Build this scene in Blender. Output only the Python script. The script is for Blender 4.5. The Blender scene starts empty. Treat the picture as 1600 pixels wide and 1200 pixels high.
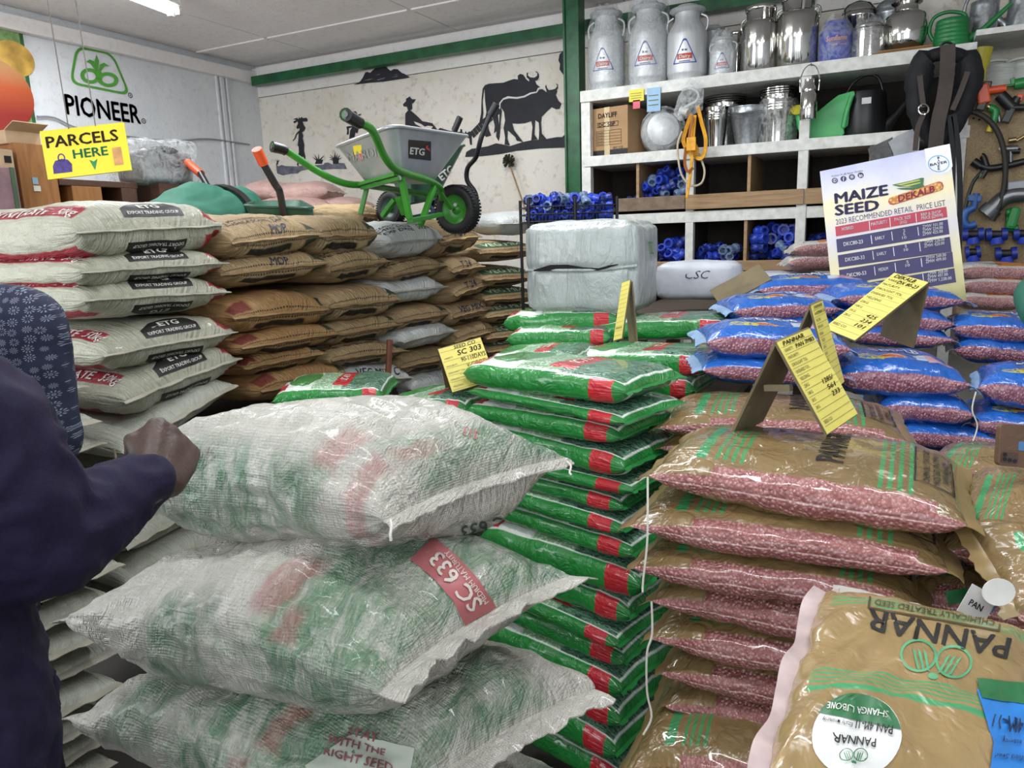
import bpy, bmesh, math, random
import numpy as np
from mathutils import Vector, Matrix, Euler, noise
from mathutils.bvhtree import BVHTree

SC = bpy.context.scene
COL = SC.collection
R_ = math.radians

# ------------------------------------------------------------------ camera
CAM_H = 1.65
PITCH, ROLL, YAW, FPX = -0.196792, -0.032829, -0.472297, 1156.11
_cy, _sy = math.cos(YAW), math.sin(YAW)
_f = Vector((_sy*math.cos(PITCH), _cy*math.cos(PITCH), math.sin(PITCH)))
_r0 = Vector((_cy, -_sy, 0)); _u0 = _r0.cross(_f)
_r = math.cos(ROLL)*_r0 + math.sin(ROLL)*_u0
_u = -math.sin(ROLL)*_r0 + math.cos(ROLL)*_u0
CAM = Vector((0, 0, CAM_H))
cam_data = bpy.data.cameras.new('camera')
cam_data.sensor_width = 36; cam_data.lens = 36*FPX/1600; cam_data.clip_start = 0.02
cam = bpy.data.objects.new('camera', cam_data); COL.objects.link(cam)
cam.matrix_world = Matrix(((_r.x, _u.x, -_f.x, 0), (_r.y, _u.y, -_f.y, 0), (_r.z, _u.z, -_f.z, CAM_H), (0, 0, 0, 1)))
SC.camera = cam

# ------------------------------------------------------------------ light and exposure
SC.view_settings.view_transform = 'Standard'; SC.view_settings.look = 'None'
SC.view_settings.gamma = 1; SC.view_settings.use_curve_mapping = False
SC.view_settings.exposure = 0.5
W = bpy.data.worlds.new('world'); SC.world = W; W.use_nodes = True
W.node_tree.nodes['Background'].inputs[0].default_value = (0.86, 0.93, 1.0, 1)
W.node_tree.nodes['Background'].inputs[1].default_value = 0.95
def area(name, loc, target, sx, sy, power, col=(1, 1, 1)):
    l = bpy.data.lights.new(name, 'AREA'); l.shape = 'RECTANGLE'; l.size = sx; l.size_y = sy
    l.energy = power; l.color = col
    o = bpy.data.objects.new(name, l); COL.objects.link(o); o.location = loc
    o.rotation_euler = (Vector(target)-Vector(loc)).to_track_quat('-Z', 'Y').to_euler()
    return o
area('daylight_side_door', (-3.4, -1.1, 1.9), (-1.3, 1.6, 1.2), 1.5, 2.2, 62, (0.93, 0.97, 1.0))
area('daylight_shop_front', (0.6, -2.3, 2.3), (-0.8, 3.2, 2.2), 3.6, 1.6, 48, (0.96, 0.98, 1.0))

# ------------------------------------------------------------------ placing by sight line
def ray(x, y):
    return _f + _r*((x-800)/FPX) - _u*((y-600)/FPX)
def at(x, y, D=None, X=None, Y=None, Z=None):
    d = ray(x, y)
    if D is not None: t = D
    elif X is not None: t = X/d.x
    elif Y is not None: t = Y/d.y
    else: t = (Z-CAM_H)/d.z
    return CAM + d*t

def solve_quad(TL, TR, BL, BR, D):
    """depths that make four sight lines the corners of one flat parallelogram"""
    r = [np.array(ray(*p)) for p in (TL, TR, BL, BR)]
    k = np.linalg.solve(np.array([r[1], r[2], -r[3]]).T, r[0]); k = k*D
    return CAM+Vector(r[0]*D), CAM+Vector(r[1]*k[0]), CAM+Vector(r[2]*k[1])

# ------------------------------------------------------------------ object helpers
def link(name, mesh, parent=None, m=None):
    o = bpy.data.objects.new(name, mesh); COL.objects.link(o)
    if parent is not None: o.parent = parent
    if m is not None and mesh is not None and not len(mesh.materials):
        for mm in (m if isinstance(m, (list, tuple)) else [m]): mesh.materials.append(mm)
    return o
def tag(o, label=None, cat=None, group=None, kind=None):
    if label: o['label'] = label
    if cat: o['category'] = cat
    if group: o['group'] = group
    if kind: o['kind'] = kind
    return o
def thing(name, label, cat, loc=(0, 0, 0), rot=(0, 0, 0), group=None):
    o = bpy.data.objects.new(name, None); COL.objects.link(o)
    o.empty_display_size = 0.05
    o.location = loc; o.rotation_euler = rot
    return tag(o, label, cat, group)
def struct(name, mesh, m, label=None):
    o = link(name, mesh, None, m); o['kind'] = 'structure'
    if label: o['label'] = label
    return o
def dup(root, loc, rot=(0, 0, 0), label=None, group=None, scale=None, cat=None):
    r = root.copy(); COL.objects.link(r); r.location = loc; r.rotation_euler = rot
    if scale is not None: r.scale = scale
    if label: r['label'] = label
    if group: r['group'] = group
    if cat: r['category'] = cat
    for ch in KIDS.get(root.name, []):
        c = ch.copy(); COL.objects.link(c); c.parent = r
        for g in KIDS.get(ch.name, []):
            d = g.copy(); COL.objects.link(d); d.parent = c
    return r
KIDS = {}
def part(name, mesh, parent, m=None, label=None):
    o = link(name, mesh, parent, m)
    KIDS.setdefault(parent.name, []).append(o)
    if label: o['label'] = label
    return o

class MB:
    """collects vertices and faces, then builds ONE mesh"""
    def __init__(s): s.v = []; s.f = []; s.mi = []
    def add(s, vs, fs, mi=0):
        o = len(s.v); s.v += [tuple(p) for p in vs]; s.f += [tuple(i+o for i in f) for f in fs]; s.mi += [mi]*len(fs); return s
    def box(s, c, d, M=None, mi=0):
        c = Vector(c); hx, hy, hz = d[0]/2, d[1]/2, d[2]/2
        vs = [Vector((x*hx, y*hy, z*hz)) for x in (-1, 1) for y in (-1, 1) for z in (-1, 1)]
        if M is not None: vs = [M @ p for p in vs]
        vs = [p+c for p in vs]
        return s.add(vs, [(0, 1, 3, 2), (4, 6, 7, 5), (0, 4, 5, 1), (2, 3, 7, 6), (0, 2, 6, 4), (1, 5, 7, 3)], mi)
    def bar(s, a, b, w, h, up=(0, 0, 1), mi=0):
        a, b = Vector(a), Vector(b); d = (b-a); L = d.length; d.normalize()
        up = Vector(up); sx = d.cross(up)
        if sx.length < 1e-4: sx = d.cross(Vector((1, 0, 0)))
        sx.normalize(); uz = sx.cross(d)
        M = Matrix((d, sx, uz)).transposed()
        return s.box((a+b)/2, (L, w, h), M, mi)
    def tube(s, pts, r, n=8, caps=True, mi=0, smoothn=0):
        pts = [Vector(p) for p in pts]
        if smoothn: pts = spline(pts, smoothn)
        rs = r if isinstance(r, (list, tuple)) else [r]*len(pts)
        if len(rs) != len(pts):
            rs = [rs[min(len(rs)-1, int(i*len(rs)/len(pts)))] for i in range(len(pts))]
        t0 = (pts[1]-pts[0]).normalized()
        nrm = t0.orthogonal().normalized(); vs = []; fs = []
        for i, p in enumerate(pts):
            if i == 0: t = pts[1]-pts[0]
            elif i == len(pts)-1: t = pts[-1]-pts[-2]
            else: t = pts[i+1]-pts[i-1]
            t.normalize(); nrm = (nrm - t*nrm.dot(t))
            if nrm.length < 1e-6: nrm = t.orthogonal()
            nrm.normalize(); b = t.cross(nrm)
            for k in range(n):
                a = 2*math.pi*k/n
                vs.append(p + (nrm*math.cos(a)+b*math.sin(a))*rs[i])
        for i in range(len(pts)-1):
            for k in range(n):
                fs.append((i*n+k, i*n+(k+1) % n, (i+1)*n+(k+1) % n, (i+1)*n+k))
        if caps:
            fs.append(tuple(range(n-1, -1, -1))); fs.append(tuple((len(pts)-1)*n+k for k in range(n)))
        return s.add(vs, fs, mi)
    def ribbon(s, pts, w, th, up=(0, -1, 0), n=5, mi=0):
        pts = spline(pts, n); V = []; F = []
        for i, p in enumerate(pts):
            d = (pts[min(i+1, len(pts)-1)]-pts[max(i-1, 0)]).normalized(); a = d.cross(Vector(up)).normalized()*w/2; b = a.cross(d).normalized()*th/2
            V += [p-a-b, p+a-b, p+a+b, p-a+b]
        for i in range(len(pts)-1):
            for k in range(4): F.append((i*4+k, i*4+(k+1) % 4, i*4+4+(k+1) % 4, i*4+4+k))
        F += [(3, 2, 1, 0), tuple(len(V)-4+k for k in range(4))]
        return s.add(V, F, mi)
    def lathe(s, prof, n=28, c=(0, 0, 0), M=None, mi=0, caps=True):
        vs = []; fs = []; m = len(prof)
        for i, (r, z) in enumerate(prof):
            for k in range(n):
                a = 2*math.pi*k/n; vs.append(Vector((r*math.cos(a), r*math.sin(a), z)))
        for i in range(m-1):
            for k in range(n):
                fs.append((i*n+k, i*n+(k+1) % n, (i+1)*n+(k+1) % n, (i+1)*n+k))
        if caps:
            if prof[0][0] > 1e-5: fs.append(tuple(range(n-1, -1, -1)))
            if prof[-1][0] > 1e-5: fs.append(tuple((m-1)*n+k for k in range(n)))
        if M is not None: vs = [M @ p for p in vs]
        c = Vector(c); return s.add([p+c for p in vs], fs, mi)
    def prism(s, poly, O, ex, ey, th, mi=0):
        """flat polygon (x,y) on frame O,ex,ey, thickness th towards +normal"""
        O = Vector(O); n = ex.cross(ey).normalized(); k = len(poly)
        a = [O+ex*p[0]+ey*p[1] for p in poly]; b = [p+n*th for p in a]
        fs = [tuple(range(k-1, -1, -1)), tuple(range(k, 2*k))] + [(i, (i+1) % k, k+(i+1) % k, k+i) for i in range(k)]
        return s.add(a+b, fs, mi)
    def build(s, name, m=None, parent=None, smooth=False, label=None, bevel=0, mesh_only=False):
        me = bpy.data.meshes.new(name); me.from_pydata(s.v, [], s.f); me.update()
        mats = m if isinstance(m, (list, tuple)) else ([m] if m else [])
        for x in mats: me.materials.append(x)
        if any(s.mi): me.polygons.foreach_set('material_index', s.mi)
        if bevel:
            bm = bmesh.new(); bm.from_mesh(me)
            bmesh.ops.bevel(bm, geom=[e for e in bm.edges], offset=bevel, segments=2, affect='EDGES', profile=0.6)
            bm.to_mesh(me); bm.free()
        if smooth: smooth_mesh(me)
        if mesh_only: return me
        if parent is None: return link(name, me)
        return part(name, me, parent, None, label)

def smooth_mesh(me, ang=50):
    me.polygons.foreach_set('use_smooth', [True]*len(me.polygons))
    try: me.set_sharp_from_angle(angle=R_(ang))
    except Exception: pass
def spline(pts, n):
    pts = [Vector(p) for p in pts]; out = []
    for i in range(len(pts)-1):
        p0 = pts[max(0, i-1)]; p1 = pts[i]; p2 = pts[i+1]; p3 = pts[min(len(pts)-1, i+2)]
        for k in range(n):
            t = k/n
            out.append(0.5*((2*p1)+(p2-p0)*t+(2*p0-5*p1+4*p2-p3)*t*t+(3*p1-p0-3*p2+p3)*t**3))
    out.append(pts[-1]); return out

# ------------------------------------------------------------------ lettering
_tc = {}
def text_geo(s, bold=0.0, shear=0.0):
    k = (s, bold, shear)
    if k not in _tc:
        cu = bpy.data.curves.new('lettering', 'FONT'); cu.body = s; cu.size = 1; cu.offset = bold; cu.shear = shear
        cu.resolution_u = 2; cu.align_x = 'LEFT'
        o = bpy.data.objects.new('lettering_source', cu); COL.objects.link(o)
        bpy.context.view_layer.update()
        me = bpy.data.meshes.new_from_object(o.evaluated_get(bpy.context.evaluated_depsgraph_get()))
        vs = [(v.co.x, v.co.y) for v in me.vertices]; fs = [tuple(p.vertices) for p in me.polygons]
        bpy.data.objects.remove(o); bpy.data.curves.remove(cu); bpy.data.meshes.remove(me)
        xs = [v[0] for v in vs] or [0]; ys = [v[1] for v in vs] or [0]
        _tc[k] = (vs, fs, min(xs), max(xs), min(ys), max(ys))
    return _tc[k]
def text_poly(s, x, y, w=None, h=None, bold=0.0, align='C', shear=0.0, rot=0):
    """2-D verts and faces of a text, centred/left at (x,y); width w and/or cap height h"""
    vs, fs, x0, x1, y0, y1 = text_geo(s, 0.0, shear)
    if bold > 0:         # heavier strokes: shifted copies
        b_ = bold*.9; n_ = len(vs); sh_ = [(-b_, 0), (b_, 0), (0, b_*.8), (0, -b_*.8)] if bold > .01 else [(-b_, 0), (b_, 0)]
        vs = [(a+d, b+e) for d, e in sh_ for a, b in vs]; fs = [tuple(i+k*n_ for i in f) for k in range(len(sh_)) for f in fs]; x0 -= b_; x1 += b_
    hh = 0.73
    sx = sy = 1
    if h: sy = h/hh; sx = sy
    if w: sx = w/max(1e-6, x1-x0); sy = sy if h else sx
    ox = {'C': (x0+x1)/2, 'L': x0, 'R': x1}[align]
    c, sn = math.cos(rot), math.sin(rot); out = []
    for (a, b) in vs:
        px, py = (a-ox)*sx, (b-hh/2)*sy
        out.append((x+px*c-py*sn, y+px*sn+py*c))
    return out, fs
def put_flat(mb, polys, O, ex, ey, off=0.001, mi=0):
    n = ex.cross(ey).normalized()
    for vs, fs in polys: mb.add([O+ex*a+ey*b+n*off for a, b in vs], fs, mi)
def project(polys, O, ex, ey, bvh, off=0.0015, maxlen=0.02, reach=0.6, mi=None, eye=None):
    """drape flat polygons (frame O,ex,ey; looking along -normal) over a surface -> verts, faces"""
    n = ex.cross(ey).normalized(); bm = bmesh.new()
    for vs, fs in polys:
        bv = [bm.verts.new(O+ex*a+ey*b) for a, b in vs]
        for f in fs:
            try: bm.faces.new([bv[i] for i in f])
            except ValueError: pass
    bmesh.ops.triangulate(bm, faces=bm.faces[:])
    for _ in range(5):
        es = [e for e in bm.edges if e.calc_length() > maxlen]
        if not es: break
        bmesh.ops.subdivide_edges(bm, edges=es, cuts=1)
        bmesh.ops.triangulate(bm, faces=[f for f in bm.faces if len(f.verts) > 3])
    dead = []
    for v in bm.verts:
        if eye is not None: dv = (v.co-eye).normalized(); loc, nn, i, d = bvh.ray_cast(eye, dv, 9.0)
        else: dv = -n; loc, nn, i, d = bvh.ray_cast(v.co+n*reach*0.5, -n, reach)
        if loc is None: dead.append(v)
        else: v.co = loc + (nn if nn.dot(dv) < 0 else -nn)*off
    if dead: bmesh.ops.delete(bm, geom=dead, context='VERTS')
    me = bpy.data.meshes.new('print'); bm.to_mesh(me); bm.free()
    vs = [tuple(v.co) for v in me.vertices]; fs = [tuple(p.vertices) for p in me.polygons]
    bpy.data.meshes.remove(me)
    return vs, fs
def circle(cx, cy, rx, ry=None, n=24, a0=0, a1=2*math.pi):
    ry = ry or rx
    k = n if abs(a1-a0-2*math.pi) < 1e-6 else n+1
    return [(cx+rx*math.cos(a0+(a1-a0)*i/n), cy+ry*math.sin(a0+(a1-a0)*i/n)) for i in range(k)]
def poly(p): return (list(p), [tuple(range(len(p)))])
def rectp(x0, y0, x1, y1): return poly([(x0, y0), (x1, y0), (x1, y1), (x0, y1)])
def ringp(outer, inner):
    k = len(outer); return (list(outer)+list(inner), [(i, (i+1) % k, k+(i+1) % k, k+i) for i in range(k)])

# ------------------------------------------------------------------ materials
def srgb(r, g=None, b=None):
    if isinstance(r, str):
        r = r.lstrip('#'); r, g, b = (int(r[i:i+2], 16) for i in (0, 2, 4))
    f = lambda c: (c/12.92 if c <= 0.04045 else ((c+0.055)/1.055)**2.4)
    return tuple(f(x/255) for x in (r, g, b))+(1,)
class NT:
    """tiny node-graph writer"""
    def __init__(s, name):
        s.m = bpy.data.materials.new(name); s.m.use_nodes = True; s.t = s.m.node_tree
        s.b = s.t.nodes['Principled BSDF']; s._c = {}
    def n(s, typ, **k):
        x = s.t.nodes.new(typ)
        for a, b in k.items(): setattr(x, a, b)
        return x
    def put(s, sock, v):
        if hasattr(v, 'is_output') or isinstance(v, bpy.types.NodeSocket): s.t.links.new(v, sock)
        else: sock.default_value = v
    def M(s, op, a, b=0.0, c=None, clamp=False):
        x = s.n('ShaderNodeMath', operation=op, use_clamp=clamp); s.put(x.inputs[0], a); s.put(x.inputs[1], b)
        if c is not None: s.put(x.inputs[2], c)
        return x.outputs[0]
    def uv(s):
        if 'uv' not in s._c:
            t = s.n('ShaderNodeUVMap'); sp = s.n('ShaderNodeSeparateXYZ'); s.t.links.new(t.outputs[0], sp.inputs[0])
            s._c['uv'] = (sp.outputs[0], sp.outputs[1], t.outputs[0])
        return s._c['uv']
    def obj(s):
        if 'o' not in s._c: s._c['o'] = s.n('ShaderNodeTexCoord').outputs['Object']
        return s._c['o']
    def rnd(s):
        if 'r' not in s._c: s._c['r'] = s.n('ShaderNodeObjectInfo').outputs['Random']
        return s._c['r']
    def scale(s, vec, xyz):
        x = s.n('ShaderNodeMapping'); s.t.links.new(vec, x.inputs[0]); x.inputs['Scale'].default_value = xyz; return x.outputs[0]
    def noise(s, sc, detail=3, rough=0.55, vec=None, dist=0):
        x = s.n('ShaderNodeTexNoise'); s.t.links.new(vec or s.obj(), x.inputs['Vector'])
        x.inputs['Scale'].default_value = sc; x.inputs['Detail'].default_value = detail; x.inputs['Roughness'].default_value = rough
        x.inputs['Distortion'].default_value = dist
        return x.outputs[0]
    def vor(s, sc, vec=None, feature='F1', rand=1.0):
        x = s.n('ShaderNodeTexVoronoi', feature=feature); s.t.links.new(vec or s.obj(), x.inputs['Vector'])
        x.inputs['Scale'].default_value = sc; x.inputs['Randomness'].default_value = rand
        return x
    def mapr(s, v, a, b, c=0.0, d=1.0):
        x = s.n('ShaderNodeMapRange'); s.put(x.inputs[0], v)
        for i, q in enumerate((a, b, c, d)): s.put(x.inputs[i+1], q)
        return x.outputs[0]
    def mix(s, fac, a, b):
        x = s.n('ShaderNodeMix', data_type='RGBA'); s.put(x.inputs[0], fac); s.put(x.inputs[6], a); s.put(x.inputs[7], b); return x.outputs[2]
    def band(s, x, a, b, soft=0.003):
        return s.M('MINIMUM', s.mapr(x, a-soft, a+soft), s.mapr(x, b-soft, b+soft, 1.0, 0.0))
    def rect(s, u, v, u0, u1, v0, v1, soft=0.003):
        return s.M('MINIMUM', s.band(u, u0, u1, soft), s.band(v, v0, v1, soft))
    def ell(s, u, v, cu, cv, ru, rv, soft=0.04):
        a = s.M('DIVIDE', s.M('SUBTRACT', u, cu), ru); b = s.M('DIVIDE', s.M('SUBTRACT', v, cv), rv)
        return s.mapr(s.M('ADD', s.M('MULTIPLY', a, a), s.M('MULTIPLY', b, b)), 1-soft, 1+soft, 1.0, 0.0)
    def wave(s, vec, sc, dist=0, axis='X', dscale=1):
        x = s.n('ShaderNodeTexWave', wave_type='BANDS', bands_direction=axis); s.t.links.new(vec, x.inputs[0])
        x.inputs['Scale'].default_value = sc; x.inputs['Distortion'].default_value = dist; x.inputs['Detail Scale'].default_value = dscale
        return x.outputs['Fac']
    def bump(s, h, strength=0.3, dist=0.01):
        x = s.n('ShaderNodeBump'); x.inputs['Strength'].default_value = strength; x.inputs['Distance'].default_value = dist
        s.t.links.new(h, x.inputs['Height']); s.t.links.new(x.outputs[0], s.b.inputs['Normal'])
    def out(s, col=None, rough=None, spec=None, metal=None, coat=None, alpha=None, trans=None):
        for k, v in (('Base Color', col), ('Roughness', rough), ('Specular IOR Level', spec), ('Metallic', metal), ('Coat Weight', coat), ('Alpha', alpha), ('Transmission Weight', trans)):
            if v is not None: s.put(s.b.inputs[k], v)
        return s.m
_mats = {}
def simple(name, col, rough=0.6, metal=0.0, var=0.12, sc=8.0, bump=0.0, bsc=60.0, coat=0.0, spec=0.5):
    """plain procedural material with a little noise in its colour"""
    if name in _mats: return _mats[name]
    s = NT(name); c = srgb(col) if isinstance(col, str) else col
    nz = s.noise(sc, 4)
    d = tuple(max(0, x*(1-var*1.6)) for x in c[:3])+(1,); l = tuple(min(1, x*(1+var)) for x in c[:3])+(1,)
    cc = s.mix(s.mapr(nz, 0.3, 0.7), d, l)
    if bump: s.bump(s.noise(bsc, 4), bump, 0.01)
    _mats[name] = s.out(cc, rough, spec, metal, coat)
    return _mats[name]
# ================================================================== ROOM
XL, YB, ZC = -4.69, 4.80, 3.04
XR, YF = 2.7, -2.6
def plaster(name, base, patch, spk, sc=2.0):
    s = NT(name); a = s.noise(sc, 5, 0.65); b = s.noise(22, 4, 0.6); c = s.noise(70, 2)
    col = s.mix(s.mapr(a, 0.38, 0.68), srgb(base), srgb(patch))
    col = s.mix(s.M('MULTIPLY', s.mapr(b, 0.55, 0.72), 0.5), col, srgb(spk))
    s.bump(s.M('ADD', c, s.M('MULTIPLY', b, 1.5)), 0.25, 0.01)
    return s.out(col, 0.85, 0.25)
M_wallL = plaster('painted_white_plaster', '#d9dbde', '#cdd0d4', '#b9bcc0')
M_wallB = plaster('stained_cream_plaster', '#e6e0d7', '#d9d1c4', '#a59b8b')
M_wallT = plaster('cream_wall_paint', '#ebe7e3', '#e0dad5', '#c9beb6', 1.2)
M_ceil = plaster('ceiling_board_paint', '#ebe7e6', '#e2dddc', '#d0c9c7', 1.0)
M_dark = simple('gap_black', '#141413', 0.9)
M_green = simple('green_gloss_paint', '#1c5a34', 0.38, var=0.25, sc=14, bump=0.15)
M_white = simple('old_white_paint', '#d8d8d2', 0.6, var=0.12, sc=25, bump=0.15)
M_floor = simple('grey_cement_floor', '#45423f', 0.75, var=0.2, sc=3, bump=0.2)
M_black = simple('mural_black_paint', '#24242b', 0.7, var=0.2, sc=12)
M_mgrey = simple('mural_grey_paint', '#6a6a76', 0.75, var=0.3, sc=18)
M_wood = None
def wood(name, a, b, sc=(3, 40, 40), rough=0.6):
    s = NT(name); v = s.scale(s.obj(), sc); n = s.noise(1.6, 5, 0.6, v, 0.6)
    s.bump(n, 0.1, 0.005)
    return s.out(s.mix(s.mapr(n, 0.32, 0.68), srgb(a), srgb(b)), rough)
M_pine = wood('raw_pine', '#a98b66', '#8a6c4a')
M_ply = wood('dark_shelf_board', '#57493c', '#3f352c')
M_cab = wood('orange_veneer', '#a5703f', '#8a5a30', (25, 25, 3))
M_dkwood = wood('dark_veneer', '#5a3a2a', '#452b20', (3, 30, 30))

struct('floor', MB().box(((XL+XR)/2, (YB+YF)/2, -0.05), (XR-XL+0.4, YB-YF+0.4, 0.1)).build('floor', M_floor, mesh_only=True), None)
struct('wall_left', MB().box((XL-0.1, (YB+YF)/2, ZC/2+0.1), (0.2, YB-YF+0.4, ZC+0.3)).build('wall_left', M_wallL, mesh_only=True), None)
wb = struct('wall_back', MB().box(((XL+XR)/2, YB+0.1, 1.41), (XR-XL+0.4, 0.2, 2.83)).build('wall_back', M_wallB, mesh_only=True), None)
part('painted_band', MB().box(((XL+XR)/2, YB+0.095, 2.83+0.2), (XR-XL+0.4, 0.2, 0.4)).build('painted_band', M_wallT, mesh_only=True), wb)
# ceiling of separate boards with open joints
ce = struct('ceiling', MB().box(((XL+XR)/2, (YB+YF)/2, ZC+0.11), (XR-XL+0.6, YB-YF+0.6, 0.14)).build('ceiling', M_dark, mesh_only=True), None)
xs = [XL+0.02, -3.97, -2.77, -1.57, -0.37, 0.83, XR]; ys = [YF, -0.6, 1.8, 4.2, YB]
for i in range(len(xs)-1):
    for j in range(len(ys)-1):
        x0, x1, y0, y1 = xs[i]+.004, xs[i+1]-.004, ys[j]+.004, ys[j+1]-.004
        part('ceiling_board', MB().box(((x0+x1)/2, (y0+y1)/2, ZC+0.03), (x1-x0, y1-y0, 0.02)).build('ceiling_board', M_ceil, mesh_only=True), ce)
for y in ys[1:-1]:
    for i in range(0, len(xs)-1):
        part('joint_strip', MB().box(((xs[i]+xs[i+1])/2, y, ZC+0.016), (xs[i+1]-xs[i]-.03, 0.045, 0.01)).build('joint_strip', M_ceil, mesh_only=True), ce)
struct('trim_1', MB().box((XL+0.03, (YB+YF)/2, 2.965), (0.06, YB-YF, 0.085)).build('trim_1', M_ceil, mesh_only=True, bevel=0.008), None)
struct('trim_2', MB().box(((XL+XR)/2, YB-0.03, 3.0), (XR-XL, 0.06, 0.08)).build('trim_2', M_ceil, mesh_only=True, bevel=0.008), None)
# green roof beam along the back wall and the green post before the shelves
mb = MB().box(((-4.62+XR)/2, 4.70, 2.954), (XR+4.62, 0.07, 0.012)).box(((-4.62+XR)/2, 4.73, 2.925), (XR+4.62, 0.012, 0.06)).box(((-4.62+XR)/2, 4.70, 2.899), (XR+4.62, 0.07, 0.012))
mb.box(((-4.62+XR)/2, 4.668, 2.926), (XR+4.62, 0.012, 0.068))
struct('trim_3', mb.build('trim_3', M_green, mesh_only=True), None)
px0 = at(890, 200, Y=4.42).x
po = struct('trim_4', MB().box((px0+0.025, 4.46, 2.45), (0.10, 0.10, 1.18)).build('trim_4', M_green, mesh_only=True, bevel=0.008), None)
part('flange', MB().box((px0-0.018, 4.405, 2.45), (0.012, 0.02, 1.18)).box((px0+0.07, 4.405, 2.45), (0.012, 0.02, 1.18)).build('flange', M_green, mesh_only=True), po)
part('timber_foot', MB().box((px0+0.035, 4.47, 0.93), (0.085, 0.08, 1.86)).build('timber_foot', M_pine, mesh_only=True), po)
# pale conduits in the corner of the left wall
yy = at(352, 200, X=XL).y
mb = MB()
for d, w in ((-0.05, 0.02), (0.0, 0.035), (0.05, 0.02)):
    mb.box((XL+0.01, yy+d, 1.46), (0.02, w, 2.93))
struct('trim_5', mb.build('trim_5', M_wallL, mesh_only=True, bevel=0.006), None)
# slack cable pinned along the left wall
mb = MB(); P = [at(a, b, X=XL+0.02) for a, b in ((58, 182), (85, 184), (125, 201), (205, 214), (270, 220), (322, 217), (365, 222), (390, 226))]
wall_cable = mb.tube(P, 0.006, 6, smoothn=5).build('wall_cable', simple('grey_cable', '#8c8d90', 0.6)); tag(wall_cable, 'thin grey cable sagging along the white left wall below the lettering', 'cable')

# flat paint on the walls ------------------------------------------------
def wall_paint(name, polys, mat, par, plane, off=0.003, lab=None):
    mb = MB()
    for p in polys:
        if plane == 'Y': P = [at(a, b, Y=YB-off) for a, b in p]
        else: P = [at(a, b, X=XL+off) for a, b in p]
        mb.add(P, [tuple(range(len(P)))])
    return part(name, mb.build(name, mat, mesh_only=True), par, None, lab)
wl = bpy.data.objects['wall_left']
Za = lambda x, y: (720+x/6, 60+y/6)
Zb = lambda x, y: (420+x/10, 160+y/10)
Zc = lambda x, y: (540+x/8, 90+y/8)
rear_ox = [(205, 470), (225, 440), (265, 424), (400, 415), (460, 392), (500, 380), (535, 385), (533, 350), (555, 332), (585, 340), (615, 385), (640, 405), (640, 385), (617, 365), (617, 325), (632, 318), (628, 345), (650, 365), (690, 368), (715, 350), (718, 325), (697, 312), (715, 310), (732, 335), (735, 365), (718, 392), (697, 398), (710, 430), (745, 458), (725, 462), (712, 500), (640, 525), (585, 550), (520, 560), (440, 553), (395, 575), (362, 610), (345, 690), (355, 780), (362, 830), (365, 920), (355, 965), (330, 920), (335, 870), (310, 890), (318, 820), (300, 745), (285, 715), (255, 800), (262, 850), (285, 910), (240, 925), (215, 905), (230, 830), (225, 760), (240, 690), (228, 590), (222, 480)]
rear_tail = [(205, 470), (195, 560), (190, 700), (175, 780), (183, 830), (200, 800), (212, 700), (205, 590), (220, 475)]
front_ox = [(372, 640), (372, 612), (400, 575), (450, 562), (530, 567), (600, 552), (660, 520), (712, 510), (735, 478), (765, 475), (805, 505), (800, 480), (790, 455), (800, 430), (805, 462), (825, 485), (860, 480), (888, 470), (905, 445), (888, 420), (908, 432), (910, 465), (895, 490), (905, 490), (890, 530), (912, 580), (942, 612), (925, 660), (895, 665), (850, 645), (800, 690), (758, 735), (752, 790), (758, 890), (805, 945), (730, 950), (735, 860), (730, 790), (697, 765), (690, 900), (720, 945), (660, 955), (672, 830), (660, 775), (600, 795), (540, 800), (482, 797), (500, 860), (545, 920), (585, 972), (525, 960), (510, 925), (440, 862), (437, 940), (460, 1005), (410, 995), (415, 930), (400, 840), (415, 770), (405, 690)]
front_tail = [(372, 640), (385, 680), (372, 800), (368, 880), (352, 960), (345, 880), (360, 800), (362, 690)]
ground_r = [(50, 1065), (100, 1035), (250, 1012), (330, 983), (400, 995), (460, 1010), (585, 970), (660, 955), (805, 942), (900, 925), (950, 925), (985, 890), (1000, 880), (1000, 1022), (750, 1032), (520, 1055), (370, 1085), (200, 1105), (40, 1112)]
tree_r = [(975, 75), (955, 120), (925, 150), (915, 205), (930, 240), (925, 290), (945, 320), (965, 345), (1000, 350), (1000, 75)]
wall_paint('mural_ox', [[Za(*p) for p in rear_ox], [Za(*p) for p in rear_tail]], M_black, wb, 'Y', 0.003)
wall_paint('mural_outline', [[Za(*p) for p in [(358, 660), (360, 605), (395, 562), (440, 542), (520, 550), (590, 538), (650, 508), (708, 498), (722, 466), (765, 462), (800, 492), (812, 512), (760, 484), (730, 490), (714, 516), (660, 528), (600, 560), (530, 575), (450, 570), (405, 580), (378, 612), (374, 665)]]], simple('mural_white_line', '#d8d6d4', 0.7), wb, 'Y', 0.0045)
wall_paint('mural_ox', [[Za(*p) for p in front_ox], [Za(*p) for p in front_tail]], M_black, wb, 'Y', 0.006)
wall_paint('mural_ground', [[Za(*p) for p in ground_r]], M_black, wb, 'Y', 0.004)
wall_paint('mural_tree', [[Za(*p) for p in tree_r]], M_black, wb, 'Y', 0.004)
mb = MB(); P = [Za(*p) for p in ((365, 665), (330, 690), (285, 735), (200, 805), (150, 860), (100, 910))]
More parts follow.
